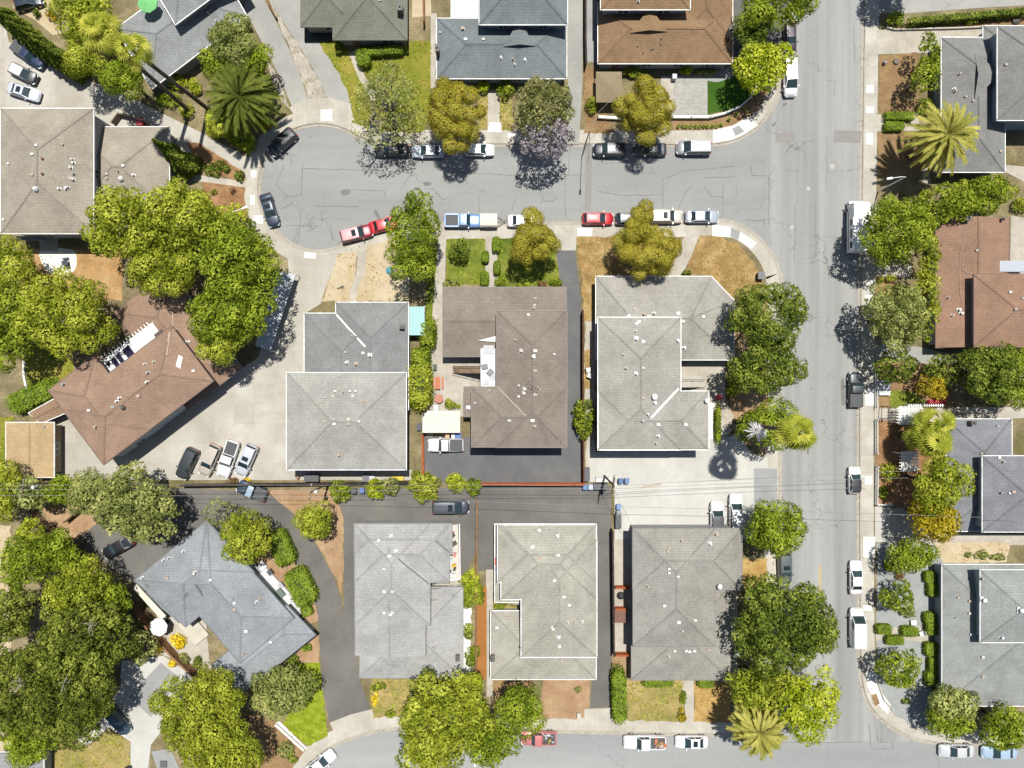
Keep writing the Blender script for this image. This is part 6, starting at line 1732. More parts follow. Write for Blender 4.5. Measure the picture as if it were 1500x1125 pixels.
# top left
for lb, px, py, r, ry, hc, pal in (
    ('yellow green tree behind the fan palms, top left', 134, 42, 44, 44, 7, 'yg'), ('yellow green tree at the top edge left of the green parasol', 118, 8, 50, 26, 6, 'yg'),
    ('green tree below the fan palms above the parking lot', 126, 90, 32, 30, 7, 'yg'), ('green tree at the corner of the parking lot below the fan palms', 178, 112, 42, 30, 7, 'green'),
    ('olive green tree above the dark date palm', 342, 62, 46, 42, 6.5, 'olive'), ('green tree beside the bend of the left driveway lane', 376, 92, 24, 34, 6, 'green'), ('round dark tree beside the blue grey roof edge', 318, 96, 26, 30, 5.5, 'green')):
    tree('broadleaf_tree', lb, px, py, r, hc, pal, 'broad', ry)
def cypress(label, px, py, rpx, h, pal='deep', group='cypress row'):
    SEED[0] += 7; rng = np.random.default_rng(SEED[0])
    b = W(px, py, h * .6); r = rpx / 10
    root = empty('cypress_tree', (b.x, b.y, .12), label, 'tree', group)
    n = 4200; t = rng.random(n) ** .8; az = rng.uniform(0, 6.283, n)
    rad = r * np.minimum(1, (1 - t) * 1.5) * (.82 + .16 * np.sin(az * 3 + t * 9) + rng.normal(0, .06, n))
    P = np.stack([b.x + rad * np.cos(az), b.y + rad * np.sin(az), .3 + t * h], 1)
    nn = np.stack([np.cos(az), np.sin(az), np.full(n, .5)], 1)
    leafobj('crown', quads(P, nn, .34, rng, .7, .5), .45 + rng.normal(0, .2, n), PAL[pal], root)
    m = MB(); m.tube([(b.x, b.y, 0), (b.x, b.y, h * .9)], [.2, .04], 7); m.build('trunk', BARK, root, True)
for i, (px, py) in enumerate(((2, 20), (18, 34), (34, 48), (50, 60), (66, 72), (82, 82), (94, 90))):
    cypress(['tall cypress at the upper left photo corner, first of the row', 'tall cypress second along the row from the upper left corner', 'tall cypress above the tail of the dark blue pickup', 'middle cypress of the row behind the dark blue pickup',
             'cypress beside the cab of the dark blue pickup', 'cypress before the last of the row above the parking lot', 'last cypress of the row beside the yellow green trees'][i], px, py, 14, 7.5)
cypress('leaning dark cypress beside the low tan apartment roof', 244, 218, 13, 9, 'deep', 'cypresses by the apartment')
cypress('second dark cypress at the corner of the low tan apartment roof', 262, 236, 15, 7, 'deep', 'cypresses by the apartment')
# palms
date_palm('broad dark date palm above the turning circle', 352, 142, 47, 8, 'ddate', 84, 3)
date_palm('golden green date palm standing against the grey house on the east side', 1386, 198, 45, 9, 'date', 72, 5)
date_palm('pale date palm at the lower street corner', 1112, 1072, 34, 9, 'date', 66, 9)
fan_palm('very tall fan palm with a long bare trunk, left of the pair at top left', 143, 46, 34, 23.4, (278, 163), n=20, seed=4)
fan_palm('very tall fan palm with a long bare trunk, right of the pair at top left', 192, 72, 30, 21.6, (305, 160), n=20, seed=6)
fan_palm('very tall fan palm over the avenue whose shadow falls on the concrete lot', 1169, 634, 32, 23, (1076, 617), n=19, seed=8)
fan_palm('fan palm beside the pergola above the slate roof', 1372, 622, 30, 7, (1330, 618), n=20, seed=11)
fan_palm('fan palm hugging the slate roof edge below the pergola', 1366, 646, 32, 7.5, (1325, 640), n=20, seed=12)
fan_palm('low fan palm left of the slate roof between the two pergolas', 1352, 640, 26, 6, (1318, 637), n=18, seed=13)
fan_palm('small fan palm in the garden of the angled blue grey house', 322, 178, 26, 3, (334, 188), n=24, seed=14, pal='yg')
spiky('silvery spiky yucca in front of the street tree, near the tall palm trunk', 1108, 632, 17, 11.5, 'silver', 4, 110, 'yucca', w=.06)
# hedges and shrubs
hedge('tall clipped hedge block along the left garden wall of the concrete lot corner', 48, 580, 74, 30, 2.2, 24, 4, 'hedge', leaf=.24, rag=.08)
hedge('clipped hedge block right of the round tree beside the curved driveway', 411, 802, 30, 52, 2.2, 24, 4, 'hedge', leaf=.24, rag=.07)
hedge('clipped hedge block beside the white terrace and curved driveway', 440, 860, 34, 54, 2.2, 24, 4, 'hedge', leaf=.24, rag=.07)
hedge('low hedge tip at the narrow end of the white terrace', 449, 895, 16, 14, 1.3, 24, 4, 'hedge', leaf=.2)
hedge('long tall hedge left of the drying lawn, lower row', 907, 1020, 20, 80, 2.4, 2, 4, 'hedge', leaf=.24, rag=.07)
hedge('low front hedge left along the dark grey roof eave', 964, 1000, 46, 14, 1.1, 0, 3, 'hedge')
hedge('low front hedge right along the dark grey roof eave', 1034, 1001, 24, 14, 1.1, 0, 3, 'hedge')
for lb, px, py, lx, ly in (('oval clipped shrub at the pavement end of the garden path', 727, 358, 12, 22), ('oval clipped shrub on the lawn side, middle of the garden path', 711, 376, 10, 18),
                           ('oval clipped shrub across the path from the middle one', 728, 392, 10, 20), ('oval clipped shrub nearest the taupe roof by the garden path', 710, 408, 12, 22)):
    hedge(lb, px, py, lx, ly, 1.3, 0, 3.2, 'hedge', 'oval shrubs along the path')
hedge('upper of the two low box hedges by the east brown yards', 1318, 170, 44, 12, 1., 0, 6, 'hedge')
hedge('lower of the two low box hedges by the east brown yards', 1310, 185, 28, 13, 1., 0, 6, 'hedge')
for lb, px, py, lx, ly in (('box hedge nearest the white van in the gravel garden', 1295, 922, 22, 14), ('box hedge right of the one by the white van', 1333, 925, 24, 15), ('box hedge lowest of the three by the stepping path', 1311, 938, 26, 13),
                           ('squared bush beside the wall at the top of the pale house', 1363, 905, 18, 16), ('squared bush second down beside the pale house wall', 1366, 921, 20, 18), ('squared bush above the narrow hedge of the pale house', 1365, 951, 20, 20),
                           ('narrow box hedge along the pale house wall', 1367, 974, 13, 24), ('round bush at the lower end of the narrow hedge', 1367, 994, 22, 22), ('round clipped ball bush beside the pale house, upper end', 1369, 863, 20, 22), ('square yellow bush above the ball bush', 1363, 845, 17, 16)):
    hedge(lb, px, py, lx, ly, 1.2, 0, 4, 'hedge', 'clipped hedges of the gravel garden')
hedge('flowering hedge strip beside the speckled grey house steps', 1052, 622, 8, 56, 1.2, 0, 3, 'green', leaf=.22, rag=.12)
hedge('curved hedge along the porch of the sage roofed house', 566, 74, 56, 13, 1.4, 4, 3, 'hedge', leaf=.22, rag=.1)
hedge('tall end of the curved hedge beside the sage house path', 532, 84, 20, 26, 1.5, 10, 3, 'hedge', leaf=.22, rag=.1)
hedge('bright low hedge beside the left sidewalk near the circle', 350, 203, 52, 22, 1., -34, 3.5, 'lime', leaf=.22, rag=.1)
hedge('dark hedge along the top right driveway', 1420, 24, 190, 9, 1.6, 5, 5, 'deep', leaf=.24, rag=.1)
hedge('ragged tall hedge between the teal awning and the lawn strip', 614, 566, 34, 60, 3.2, 0, 3, 'yg', leaf=.3, rag=.12)
hedge('ragged hedge upper lobe beside the teal awning', 626, 488, 22, 42, 2.6, 0, 3, 'green', leaf=.28, rag=.12)
hedge('ragged hedge middle lobe beside the stone terrace', 616, 526, 26, 34, 2.6, 0, 3, 'green', leaf=.28, rag=.12)
shr = [('yellowish ball shrub below the blue grey house eave', 708, 128, 9, 1.4, 'lime', 10), ('green leafy shrub beside the front path of the blue grey house', 740, 132, 13, 1.8, 'green', 16), ('green shrub left of the tan gazebo', 866, 154, 10, 1.6, 'green', 13),
       ('bright shrub under the eave of the brown shingle house', 1006, 104, 11, 1.2, 'lime', 7), ('low grey green bush along the brown shingle house front', 1034, 107, 16, .8, 'olive', 5), ('green shrubs right of the gazebo under the eave', 926, 107, 17, 1.2, 'green', 9),
       ('dark bush below the porch of the sage house', 497, 69, 8, 1.2, 'deep', 10), ('round shrub with pale flowers in the angled house garden', 288, 126, 12, 1.4, 'lime', 14), ('small round shrub right of the angled house garden path', 262, 122, 14, 1.3, 'lime', 13), ('shrub along the left sidewalk below the palms', 250, 146, 18, 1.3, 'green', 14),
       ('low shrub beside the palm trunks and sidewalk', 276, 162, 14, 1.2, 'yg', 11), ('yellow green shrub right of the sidewalk hedge', 318, 190, 18, 1.2, 'lime', 14), ('olive shrub under the dark date palm', 390, 182, 12, 1.3, 'amber', 10), ('dark groundcover bush in the mulch bed by the cypress', 320, 248, 20, .9, 'deep', 12),
       ('small dark bush at the mulch tip beside the circle', 352, 258, 9, .8, 'deep', 9), ('small round bush in the red mulch bed', 341, 279, 5, .7, 'brown', 5), ('tiny green bush in the red mulch bed', 314, 281, 5, .6, 'green', 5), ('bush beside the apartment corner', 282, 238, 16, 1.2, 'deep', 14),
       ('shrub left along the taupe roof eave', 660, 416, 13, 1., 'olive', 9), ('shrub beside the path at the taupe roof eave', 734, 414, 10, 1.3, 'green', 11), ('shrub at the right end of the taupe roof eave', 814, 415, 11, 1.1, 'green', 8), ('grey shrub along the taupe eave, right of middle', 796, 416, 7, .9, 'brown', 7), ('small round shrub along the taupe eave near the path', 761, 418, 5, .8, 'green', 5), ('yellow round shrub along the taupe eave', 772, 417, 5, .8, 'lime', 6),
       ('green fan shaped shrub over the dark driveway fence', 856, 612, 19, 3.2, 'green', 30), ('small leafy tree like shrub on the front lawn', 674, 368, 17, 2.6, 'deep', 20), ('shrub under the fence by the bins, lower row', 499, 720, 18, 2.4, 'green', 17), ('pale yellow flowering shrub beside the blue bin', 550, 716, 15, 2.4, 'lime', 18), ('grey green shrub right of the yellow flowering one', 572, 712, 14, 2.2, 'olive', 16),
       ('bright green shrub on the fence above the black van', 622, 712, 26, 2.8, 'yg', 24), ('lime shrub with pale tips at the end of the red fence', 668, 706, 15, 2.4, 'lime', 16), ('round green shrub against the red fence end', 694, 714, 13, 2.2, 'green', 14), ('pale lime upper shrub between the two lower driveways', 688, 850, 18, 2.6, 'lime', 17), ('green lower shrub between the two lower driveways', 692, 872, 19, 2.4, 'green', 22),
       ('green shrub on the white gravel strip, upper', 687, 924, 9, 1.3, 'green', 14), ('green shrub on the white gravel strip, lower', 692, 960, 11, 1.4, 'green', 20), ('small dark shrub beside the angled grey roof tip', 428, 966, 10, 1.2, 'deep', 8), ('round bush below the angled grey roof edge', 449, 948, 8, 1., 'hedge', 7), ('spiky bush at the drying lawn left of the mottled house', 553, 1004, 12, .9, 'green', 8),
       ('yellow flower clump beside the asphalt drive end', 549, 1024, 5, .7, 'yellow', 11), ('dark bush beside the lower pavement', 572, 1045, 8, .9, 'green', 6), ('green bush on the white steps path upper, lower row', 1001, 1022, 5, 1., 'green', 12), ('rusty leaved bush on the white steps path lower', 999, 1048, 6, 1., 'amber', 12), ('small bush beside the dirt front yard', 847, 1010, 6, .7, 'olive', 5),
       ('lime round shrub by the speckled house corner', 1073, 560, 10, 1.6, 'lime', 8), ('lime shrub below the round one by the speckled house', 1072, 575, 9, 1.4, 'lime', 8), ('pink flowering bush at the speckled house steps', 1052, 582, 5, 1.2, 'pink', 4), ('dark red bush in the picket fence garden', 1372, 589, 14, .9, 'pink', 7), ('shrub beside the white fence corner, south', 1294, 722, 8, .9, 'green', 10),
       ('yellow green bush behind the white fence', 1302, 692, 16, 1.2, 'yg', 14), ('grey mounded shrub in the gravel garden', 1330, 896, 13, 1.1, 'olive', 9), ('rust coloured bush under the gravel garden tree', 1317, 843, 8, .8, 'brown', 7), ('small dark plant alone on the grey gravel', 1326, 1027, 7, .6, 'deep', 5), ('round bush left of the spreading gravel garden tree', 1302, 830, 9, 1.2, 'hedge', 8), ('grey bush below the round gravel garden tree', 1332, 1000, 10, .9, 'olive', 10),
       ('small round bush on the brown bed near the motorhome', 1289, 410, 5, .8, 'green', 5), ('larger bush on the brown bed near the motorhome', 1306, 408, 8, 1.1, 'yg', 7), ('shrub beside the driveway under the top right hedge', 1422, 32, 10, 1.1, 'green', 8), ('pale green bush at the avenue corner of the top right hedge', 1312, 28, 14, 1.6, 'green', 12), ('bush on the brown verge near the right edge', 1462, 24, 7, .9, 'yg', 6),
       ('green bush left of the big date palm', 1356, 158, 15, 1.4, 'green', 14), ('small shrub below the golden corner tree by the path', 1006, 400, 8, .9, 'deep', 5), ('moss green clump on the sand yard strip, left', 1418, 812, 5, .6, 'olive', 6), ('moss green clump on the sand yard strip, middle', 1438, 812, 10, .7, 'olive', 8), ('moss green clump on the sand yard strip, right', 1462, 815, 11, .7, 'olive', 7),
       ('yellow bush beside the white parasol terrace', 262, 938, 14, 1.1, 'yellow', 11), ('olive bush beside the white parasol terrace', 270, 966, 10, 1.2, 'olive', 10), ('dark round bush beside the angled grey roof corner', 290, 970, 8, 1.2, 'deep', 9), ('small yellow bush along the plank fence', 236, 948, 7, .9, 'yellow', 7), ('small yellow plant beside the pale slab', 252, 972, 7, .8, 'yellow', 6),
       ('dry brush clump on the dirt wedge', 420, 1096, 14, .8, 'olive', 14), ('small green clump beside the white low wall', 428, 1108, 9, .8, 'green', 9), ('potted citrus bush in the garden court, top left', 75, 24, 7, 1.4, 'amber', 9), ('small potted bush beside the garden court wall', 54, 20, 6, 1., 'deep', 6), ('bush in the planting bed beside the white steps', 733, 888, 10, .8, 'green', 5),
       ('low bush below the white steps in the planting bed', 733, 907, 10, .7, 'green', 4), ('dark green bush right of the left lawn', 78, 588, 14, 1.3, 'green', 12), ('green bush below the top right corner trees', 1496, 300, 16, 1.6, 'yg', 12), ('orange flowered pots by the concrete lot fence', 343, 703, 9, .7, 'brown', 4), ('small pot plants by the lot fence', 362, 703, 6, .7, 'yellow', 4),
       ('pots of herbs beside the metal carport', 663, 594, 12, .8, 'green', 6), ('bushy pot plant on the stone terrace', 658, 590, 6, 1., 'yg', 6)]
for lb, px, py, r, h, pal, ry in shr: shrub(lb, px, py, r, h, pal, ry)
for i in range(14):
    t = i / 13
    px, py = ((994 + t * 80, 185 - .5 * t) if t < .75 else (1054 + (t - .75) * 4 * 36, 184.6 - (t - .75) * 4 * 25))
    spiky('small spiky plant in the row along the curved white rail fence', px, py, 4.2, .45, 'deep', 40 + i, 26, 'border_plant', 'border plants along the curved fence', 'plant', .04)
# ------------------------------------------------------------------ fences, poles, small things
REDF = surf('red_fence', [C(176, 92, 54), C(206, 116, 72)], 1, 8, .2)
BLKF = surf('dark_fence', [C(54, 46, 42), C(84, 72, 64)], 1, 8, .25)
BRNF = surf('brown_fence', [C(140, 100, 70), C(176, 134, 98)], 1, 8, .25)
fence('red brown board fence along the back of the taupe house driveway', [(705, 708), (856, 708)], 1.9, REDF, DWOOD, th=.12)
fence('dark board fence along the lower edge of the concrete lot', [(268, 710), (600, 706)], 1.8, BLKF, DWOOD, th=.1)
fence('dark board fence between taupe house driveway and speckled grey house', [(853, 455), (853, 540), (854, 706)], 1.8, surf('maroon_fence', [C(84, 50, 36), C(120, 74, 52)], 1, 8, .2), DWOOD, th=.1)
fence('short red brown fence beside the white pickup', [(620, 636), (621, 700)], 1.6, REDF, DWOOD, th=.12)
fence('red brown fence between the two lower asphalt driveways', [(699, 730), (698, 860), (698, 990)], 1.6, BRNF, DWOOD, th=.1)
fence('tall dark fence right of the beige grey house driveway', [(896, 775), (897, 860), (898, 958)], 1.9, BLKF, DWOOD, th=.12)
fence('weathered plank fence between the left wood and the asphalt lot', [(48, 748), (66, 768), (100, 800), (140, 830)], 1.8, DWOOD, DWOOD, th=.12)
fence('weathered plank fence between white parasol terrace and pale drive', [(196, 882), (220, 918), (256, 958), (292, 992)], 1.7, BRNF, DWOOD, th=.12)
fence('short wooden screen on the dirt yard below the olive tree', [(98, 764), (124, 742)], 1.4, DWOOD, DWOOD, th=.1)
WP = 'white picket fences'
fence('white picket fence beside the black pickup', [(1283, 540), (1283, 597)], 1.1, WHITE, WHITE, 'picket', group=WP)
fence('white picket fence between the two pergola paths', [(1283, 615), (1283, 664)], 1.1, WHITE, WHITE, 'picket', group=WP)
fence('white picket fence with a corner beside the pale driveway', [(1284, 683), (1283, 739), (1304, 739)], 1.1, WHITE, WHITE, 'picket', group=WP)
fence('curved white rail fence around patio and artificial turf', [(985, 172), (1040, 172), (1064, 166), (1084, 157), (1098, 144), (1106, 130), (1108, 122)], 1.1, WHITE, WHITE, 'rail', group=WP)
fence('white rail fence left of the paved patio by the gazebo', [(876, 172), (912, 174), (940, 178)], 1.1, WHITE, WHITE, 'rail', group=WP)
fence('red brown fence piece beside the dark grey roof, upper', [(900, 859), (926, 859)], 1.4, REDF, DWOOD, th=.14)
fence('red brown fence piece beside the dark grey roof, middle', [(900, 890), (918, 890)], 1.4, REDF, DWOOD, th=.14)
fence('red brown fence piece beside the dark grey roof, lower', [(901, 957), (922, 957)], 1.4, REDF, DWOOD, th=.14)
fence('brown fence beside the driveway of the sage roofed house', [(621, -20), (622, 36)], 1.7, BRNF, DWOOD, th=.12)
fence('fence between blue grey house drive and brown shingle house', [(857, -10), (857, 60), (858, 98)], 1.7, BLKF, DWOOD, th=.12)
fence('low brown fence along the middle of the two driveway lanes', [(386, -20), (395, 8), (406, 28)], .8, BRNF, BRNF, 'board')
LOWW = plain('low_wall', C(214, 206, 190), .9, 0, .12, 2)
fence('low curved concrete wall of the top right driveway', [(1298, 41), (1310, 44), (1400, 42), (1462, 39)], .4, LOWW, None, 'wall', 'garden_wall', 'low garden walls', 'wall', th=.2)
fence('low white wall beside the bright groundcover', [(404, 1060), (446, 1098)], .5, CONCL, None, 'wall', 'garden_wall', 'low garden walls', 'wall', th=.3)
fence('low curved kerb wall around the gravel garden corner', [(1283, 985), (1286, 1002), (1294, 1024), (1308, 1040)], .3, LOWW, None, 'wall', 'garden_wall', 'low garden walls', 'wall', th=.15)
fence('white curved edging of the left lawn', [(36, 520), (36, 550), (40, 570)], .3, CONCL, None, 'wall', 'garden_wall', 'low garden walls', 'wall', th=.3)
fence('brick enclosure wall around the red bin by the apartment', [(166, 182), (176, 168), (196, 172), (218, 181)], 1.3, surf('enclosure', [C(150, 132, 112), C(186, 168, 146)], 1, 8, .2), None, 'wall', 'enclosure_wall', None, 'wall', th=.18)
# pergolas
def pergola(label, x0, y0, x1, y1, h=2.4, nx=18, ny=6):
    a, b = W(x0, y0, h), W(x1, y1, h); c = (a + b) / 2
    root = empty('pergola', (c.x, c.y, .13), label, 'pergola', 'white pergolas over the paths')
    for p in ((a.x, a.y), (b.x, a.y), (b.x, b.y), (a.x, b.y)):
        m = MB(); m.box((p[0], p[1], .1), (.12, .12, h - .1)); m.build('post', WHITE, root)
    m = MB()
    for i in range(ny): y = a.y + (b.y - a.y) * i / (ny - 1); m.bar((a.x - .2, y, h + .1), (b.x + .2, y, h + .1), .1, .12)
    m.build('beam', WHITE, root)
    m = MB()
    for i in range(nx): x = a.x + (b.x - a.x) * (i + .5) / nx; m.bar((x, a.y + .3, h + .2), (x, b.y - .3, h + .2), .09, .09)
    m.build('slat', WHITE, root)
pergola('white slatted pergola over the upper garden path, tips at the fan palm', 1315, 598, 1350, 619)
pergola('white slatted pergola between the picket fences further down', 1319, 664, 1344, 687, nx=12)
m = MB(); p = W(1360, 594, 2.2)
for i in range(16): m.bar((p.x - 2.4 + i * .32, p.y + .2, 1.6), (p.x - 2.4 + i * .32, p.y - .2, 1.6), .1, 1.4)
m.bar((p.x - 2.6, p.y, 1.5), (p.x + 2.6, p.y, 1.5), .08, .1)
m.thing('garden_gate', WHITE, (p.x, p.y, .13), label='white picket screen along the path right of the upper pergola', cat='fence')
m = MB(); p = W(1302, 605, 2.2)
for s in (-.9, .9): m.tube([(p.x + .2, p.y + s, 0), (p.x + .2, p.y + s, 2.2)], .05, 6)
m.tube([(p.x + .2, p.y - .9, 2.2), (p.x + .2, p.y, 2.7), (p.x + .2, p.y + .9, 2.2)], .05, 6); m.tube([(p.x - .2, p.y - .9, 2.2), (p.x - .2, p.y, 2.7), (p.x - .2, p.y + .9, 2.2)], .05, 6)
for s in (-.9, .9): m.tube([(p.x - .2, p.y + s, 0), (p.x - .2, p.y + s, 2.2)], .05, 6)
m.thing('garden_arch', BLACK, (p.x, p.y, .13), label='dark metal arch over the path beside the upper pergola', cat='arch')
# poles and wires
pole('utility pole with two crossarms at the back corner of the red fence', 885, 697, 10.5, (10.2, 9.2), 1.45)
pole('utility pole with crossarm standing on the dirt wedge above the round tree', 482, 707, 10, (9.8,), 1.4)
pole('utility pole in the trees at the left photo edge', 100, 701, 10, (9.8,), 1.4)
WIRE = plain('wire', C(170, 170, 166), .6)
def wire(label, pts, z, sag=.5):
    m = MB()
    for i in range(len(pts) - 1):
        a, b = W(*pts[i], z), W(*pts[i + 1], z); P = []
        for k in range(11): t = k / 10; q = a.lerp(b, t); q.z -= sag * 4 * t * (1 - t); P.append(q)
        m.tube(P, .022, 4, cap=False)
    a = W(*pts[0], z)
    m.thing('power_line', WIRE, (a.x, a.y, 0), label=label, cat='cable', group='power lines')
wire('upper power line along the back fences', [(-200, 712), (36, 711), (456, 711), (899, 712), (1330, 690)], 9.9)
wire('second power line along the back fences, a hand below the upper', [(-200, 718), (36, 717), (456, 720), (899, 716), (1330, 700)], 9.95)
wire('lowest power line crossing above the black van', [(-200, 728), (36, 726), (456, 728), (899, 742), (1500, 760)], 9.3)
wire('service drop from the corner pole to the dark grey roof', [(899, 716), (928, 774)], 7.5, .2)
wire('service drop from the corner pole toward the avenue palm', [(899, 712), (1140, 700)], 8.0, .4)
wire('long service line between brown house and cross street lamp', [(862, 196), (876, 165), (900, 140)], 6, .3)
lamp('thin dark street lamp beside the driveway of the blue grey house', (857, 213), (862, 240), 6.5, BLACK)
lamp('white street lamp in the date palm shadow on the east pavement', (1285, 281), (1306, 261), 8)
lamp('white street lamp beside the mulch slope of the turning circle', (354, 331), (356, 305), 6.5)
lamp('white street lamp poking out of the trees at the bottom edge', (694, 1066), (694, 1116), 7.5)
# bins, tables and other yard things
BN = 'wheeled bins'
binn('blue wheeled bin left of the pair by the corner utility pole', 909, 704, (70, 110, 168))
binn('blue wheeled bin right of the pair by the corner utility pole', 918, 704, (96, 134, 182))
binn('blue wheeled bin beside the tall hedge fence above the dark long bin', 906, 742, (120, 160, 210))
binn('grey wheeled bin below the blue one by the tall fence', 906, 751, (150, 160, 170))
binn('pale blue bin on the fence line above the beige grey house', 857, 713, (90, 140, 200))
binn('white lidded bin on the fence line above the beige grey house', 865, 713, (200, 214, 230))
binn('blue round lidded bin beneath the fence by the yellow flowering shrub', 531, 718, (90, 120, 190))
binn('dark bin left of the blue round lidded one', 519, 719, (70, 84, 80))
binn('red bin inside the enclosure by the tan apartment', 206, 179, (200, 40, 60), s=.9)
binn('blue bin under the edge of the white metal carport', 671, 637, (70, 120, 190), s=.8)
binn('tan box bin under the edge of the white metal carport', 657, 637, (216, 180, 130), s=.8)
binn('white box bin under the edge of the white metal carport', 663, 637, (230, 232, 234), s=.8)
binn('black bin beside the speckled house pavement corner', 1114, 404, (90, 92, 100), s=.9)
binn('dark bin by the white parked row at the curved hedge terrace', 187, 1128, (60, 70, 90), s=.8)
def dumpster(label, px, py, L, Wd, c, rz=0, h=1.2):
    p = W(px, py, h); root = empty('dumpster', (p.x, p.y, .13), label, 'dumpster', 'dumpsters'); cm = plain('bin_%d_%d_%d' % c, C(*c), .6)
    m = MB(); m.box((p.x, p.y, .2), (L, Wd, h - .2), R(rz)); m.build('body', cm, root)
    for s in (-1, 1):
        m = MB(); m.box((p.x + s * L * .25 * math.cos(R(rz)), p.y + s * L * .25 * math.sin(R(rz)), h + .004), (L * .49, Wd * 1.06, .08), R(rz)); m.build('lid', plain('dumpster_lid', C(92, 94, 98), .6, 0, .15, 3), root)
dumpster('grey dumpster with two lids on the lot beside the fence', 456, 700, 2.1, 1.0, (84, 88, 92))
dumpster('long dark dumpster on the concrete by the tall fence', 906, 764, .85, 1.9, (88, 94, 100))
dumpster('dark slatted dumpster left of the white bench at the concrete lot corner', 860, 695, .8, 1.9, (110, 112, 114))
dumpster('black dumpster by the corner pole below the white bench', 880, 713, 2.0, .8, (60, 62, 64))
parasol('green parasol on the deck of the angled blue grey house', 216, 4, 15, 5.6, (120, 196, 120))
parasol('white octagonal parasol over the terrace of the angled grey house', 232, 919, 13.5, 2.6, (240, 240, 242))
table('orange picnic table on the terrace left of the taupe house', 641, 561, 1.8, .75, (214, 120, 72), 90)
table('round terracotta table on the terrace above the metal carport', 643, 584, 1.3, 1.3, (200, 128, 100), 0, True, 'round_table', benches=False)
table('small dark table with chairs on the round white patio', 95, 385, .9, .7, (60, 72, 90), 10, name='garden_table', benches=True)
table('white garden table behind the picket fence beside the black pickup', 1296, 568, 1.6, 2.2, (240, 240, 244), 0, name='garden_table', benches=False)
def chair(label, px, py, c, rz=0, name='garden_chair', group='garden chairs', s=.6):
    p = W(px, py, .5); root = empty(name, (p.x, p.y, .13), label, 'chair', group, R(0)); mt = plain('chair_%d_%d_%d' % c, C(*c), .6)
    ca, sa = math.cos(R(rz)), math.sin(R(rz)); q = lambda x, y: (p.x + x * ca - y * sa, p.y + x * sa + y * ca)
    m = MB(); m.box((p.x, p.y, .55), (s, s, .06), R(rz)); m.build('seat', mt, root)
    a = q(-s * .5, 0); m = MB(); m.box((a[0], a[1], .6), (.06, s, .5), R(rz)); m.build('backrest', mt, root)
    for x in (-1, 1):
        for y in (-1, 1): a = q(x * s * .42, y * s * .42); m = MB(); m.box((a[0], a[1], .13), (.05, .05, .42), R(rz)); m.build('leg', mt, root)
chair('white lounge chair at the top of the white terrace', 384, 829, (240, 240, 242), 40, s=1.1)
chair('dark framed chair beside the white terrace, middle', 396, 838, (90, 90, 94), 220, s=.8)
chair('white topped dark chair on the lower white terrace', 412, 857, (200, 200, 206), 220, s=.8)
chair('white chair beside the grass strip of the speckled grey house', 862, 542, (236, 236, 234), 10, s=.7)
chair('white chair further down the grass strip of the speckled grey house', 864, 550, (236, 236, 234), 70, s=.7)
chair('white garden chair among the box hedges', 1350, 928, (236, 236, 236), 200, s=.7)
chair('white chair between gravel garden and stepping path', 1338, 912, (240, 240, 238), 100, s=.8)
m = MB(); p = W(410, 869, .8); m.box((p.x, p.y, .48), (1.0, 1.3, .5), R(40)); m.thing('storage_box', plain('green_grey_box', C(116, 136, 126), .6), (p.x, p.y, .48), label='grey green storage box on the white terrace', cat='box')
m = MB(); p = W(884, 702, .6); m.box((p.x, p.y, .5), (2.2, .8, .08)); m.bar((p.x - 1.0, p.y + .35, 1.0), (p.x + 1.0, p.y + .35, 1.0), .06, .45)
for s in (-.9, .9): m.box((p.x + s, p.y, .13), (.1, .6, .4))
m.thing('bench', CONCL, (p.x, p.y, .13), label='white bench on the concrete near the corner utility pole', cat='bench')
m = MB(); p = W(582, 701, .6)
m.add([(p.x - .9, p.y - .3, .2), (p.x + .9, p.y - .35, .2), (p.x + .9, p.y + .35, .2), (p.x - .9, p.y + .3, .2), (p.x - .8, p.y - .28, .75), (p.x + .85, p.y - .3, .55), (p.x + .85, p.y + .3, .55), (p.x - .8, p.y + .28, .75)], [(3, 2, 1, 0), (4, 5, 6, 7), (0, 1, 5, 4), (1, 2, 6, 5), (2, 3, 7, 6), (3, 0, 4, 7)])
m.thing('toy_slide', plain('toy_yellow', C(240, 206, 40), .4), (p.x, p.y, .13), label='yellow plastic toy slide by the fence below the pale hip roof', cat='toy')
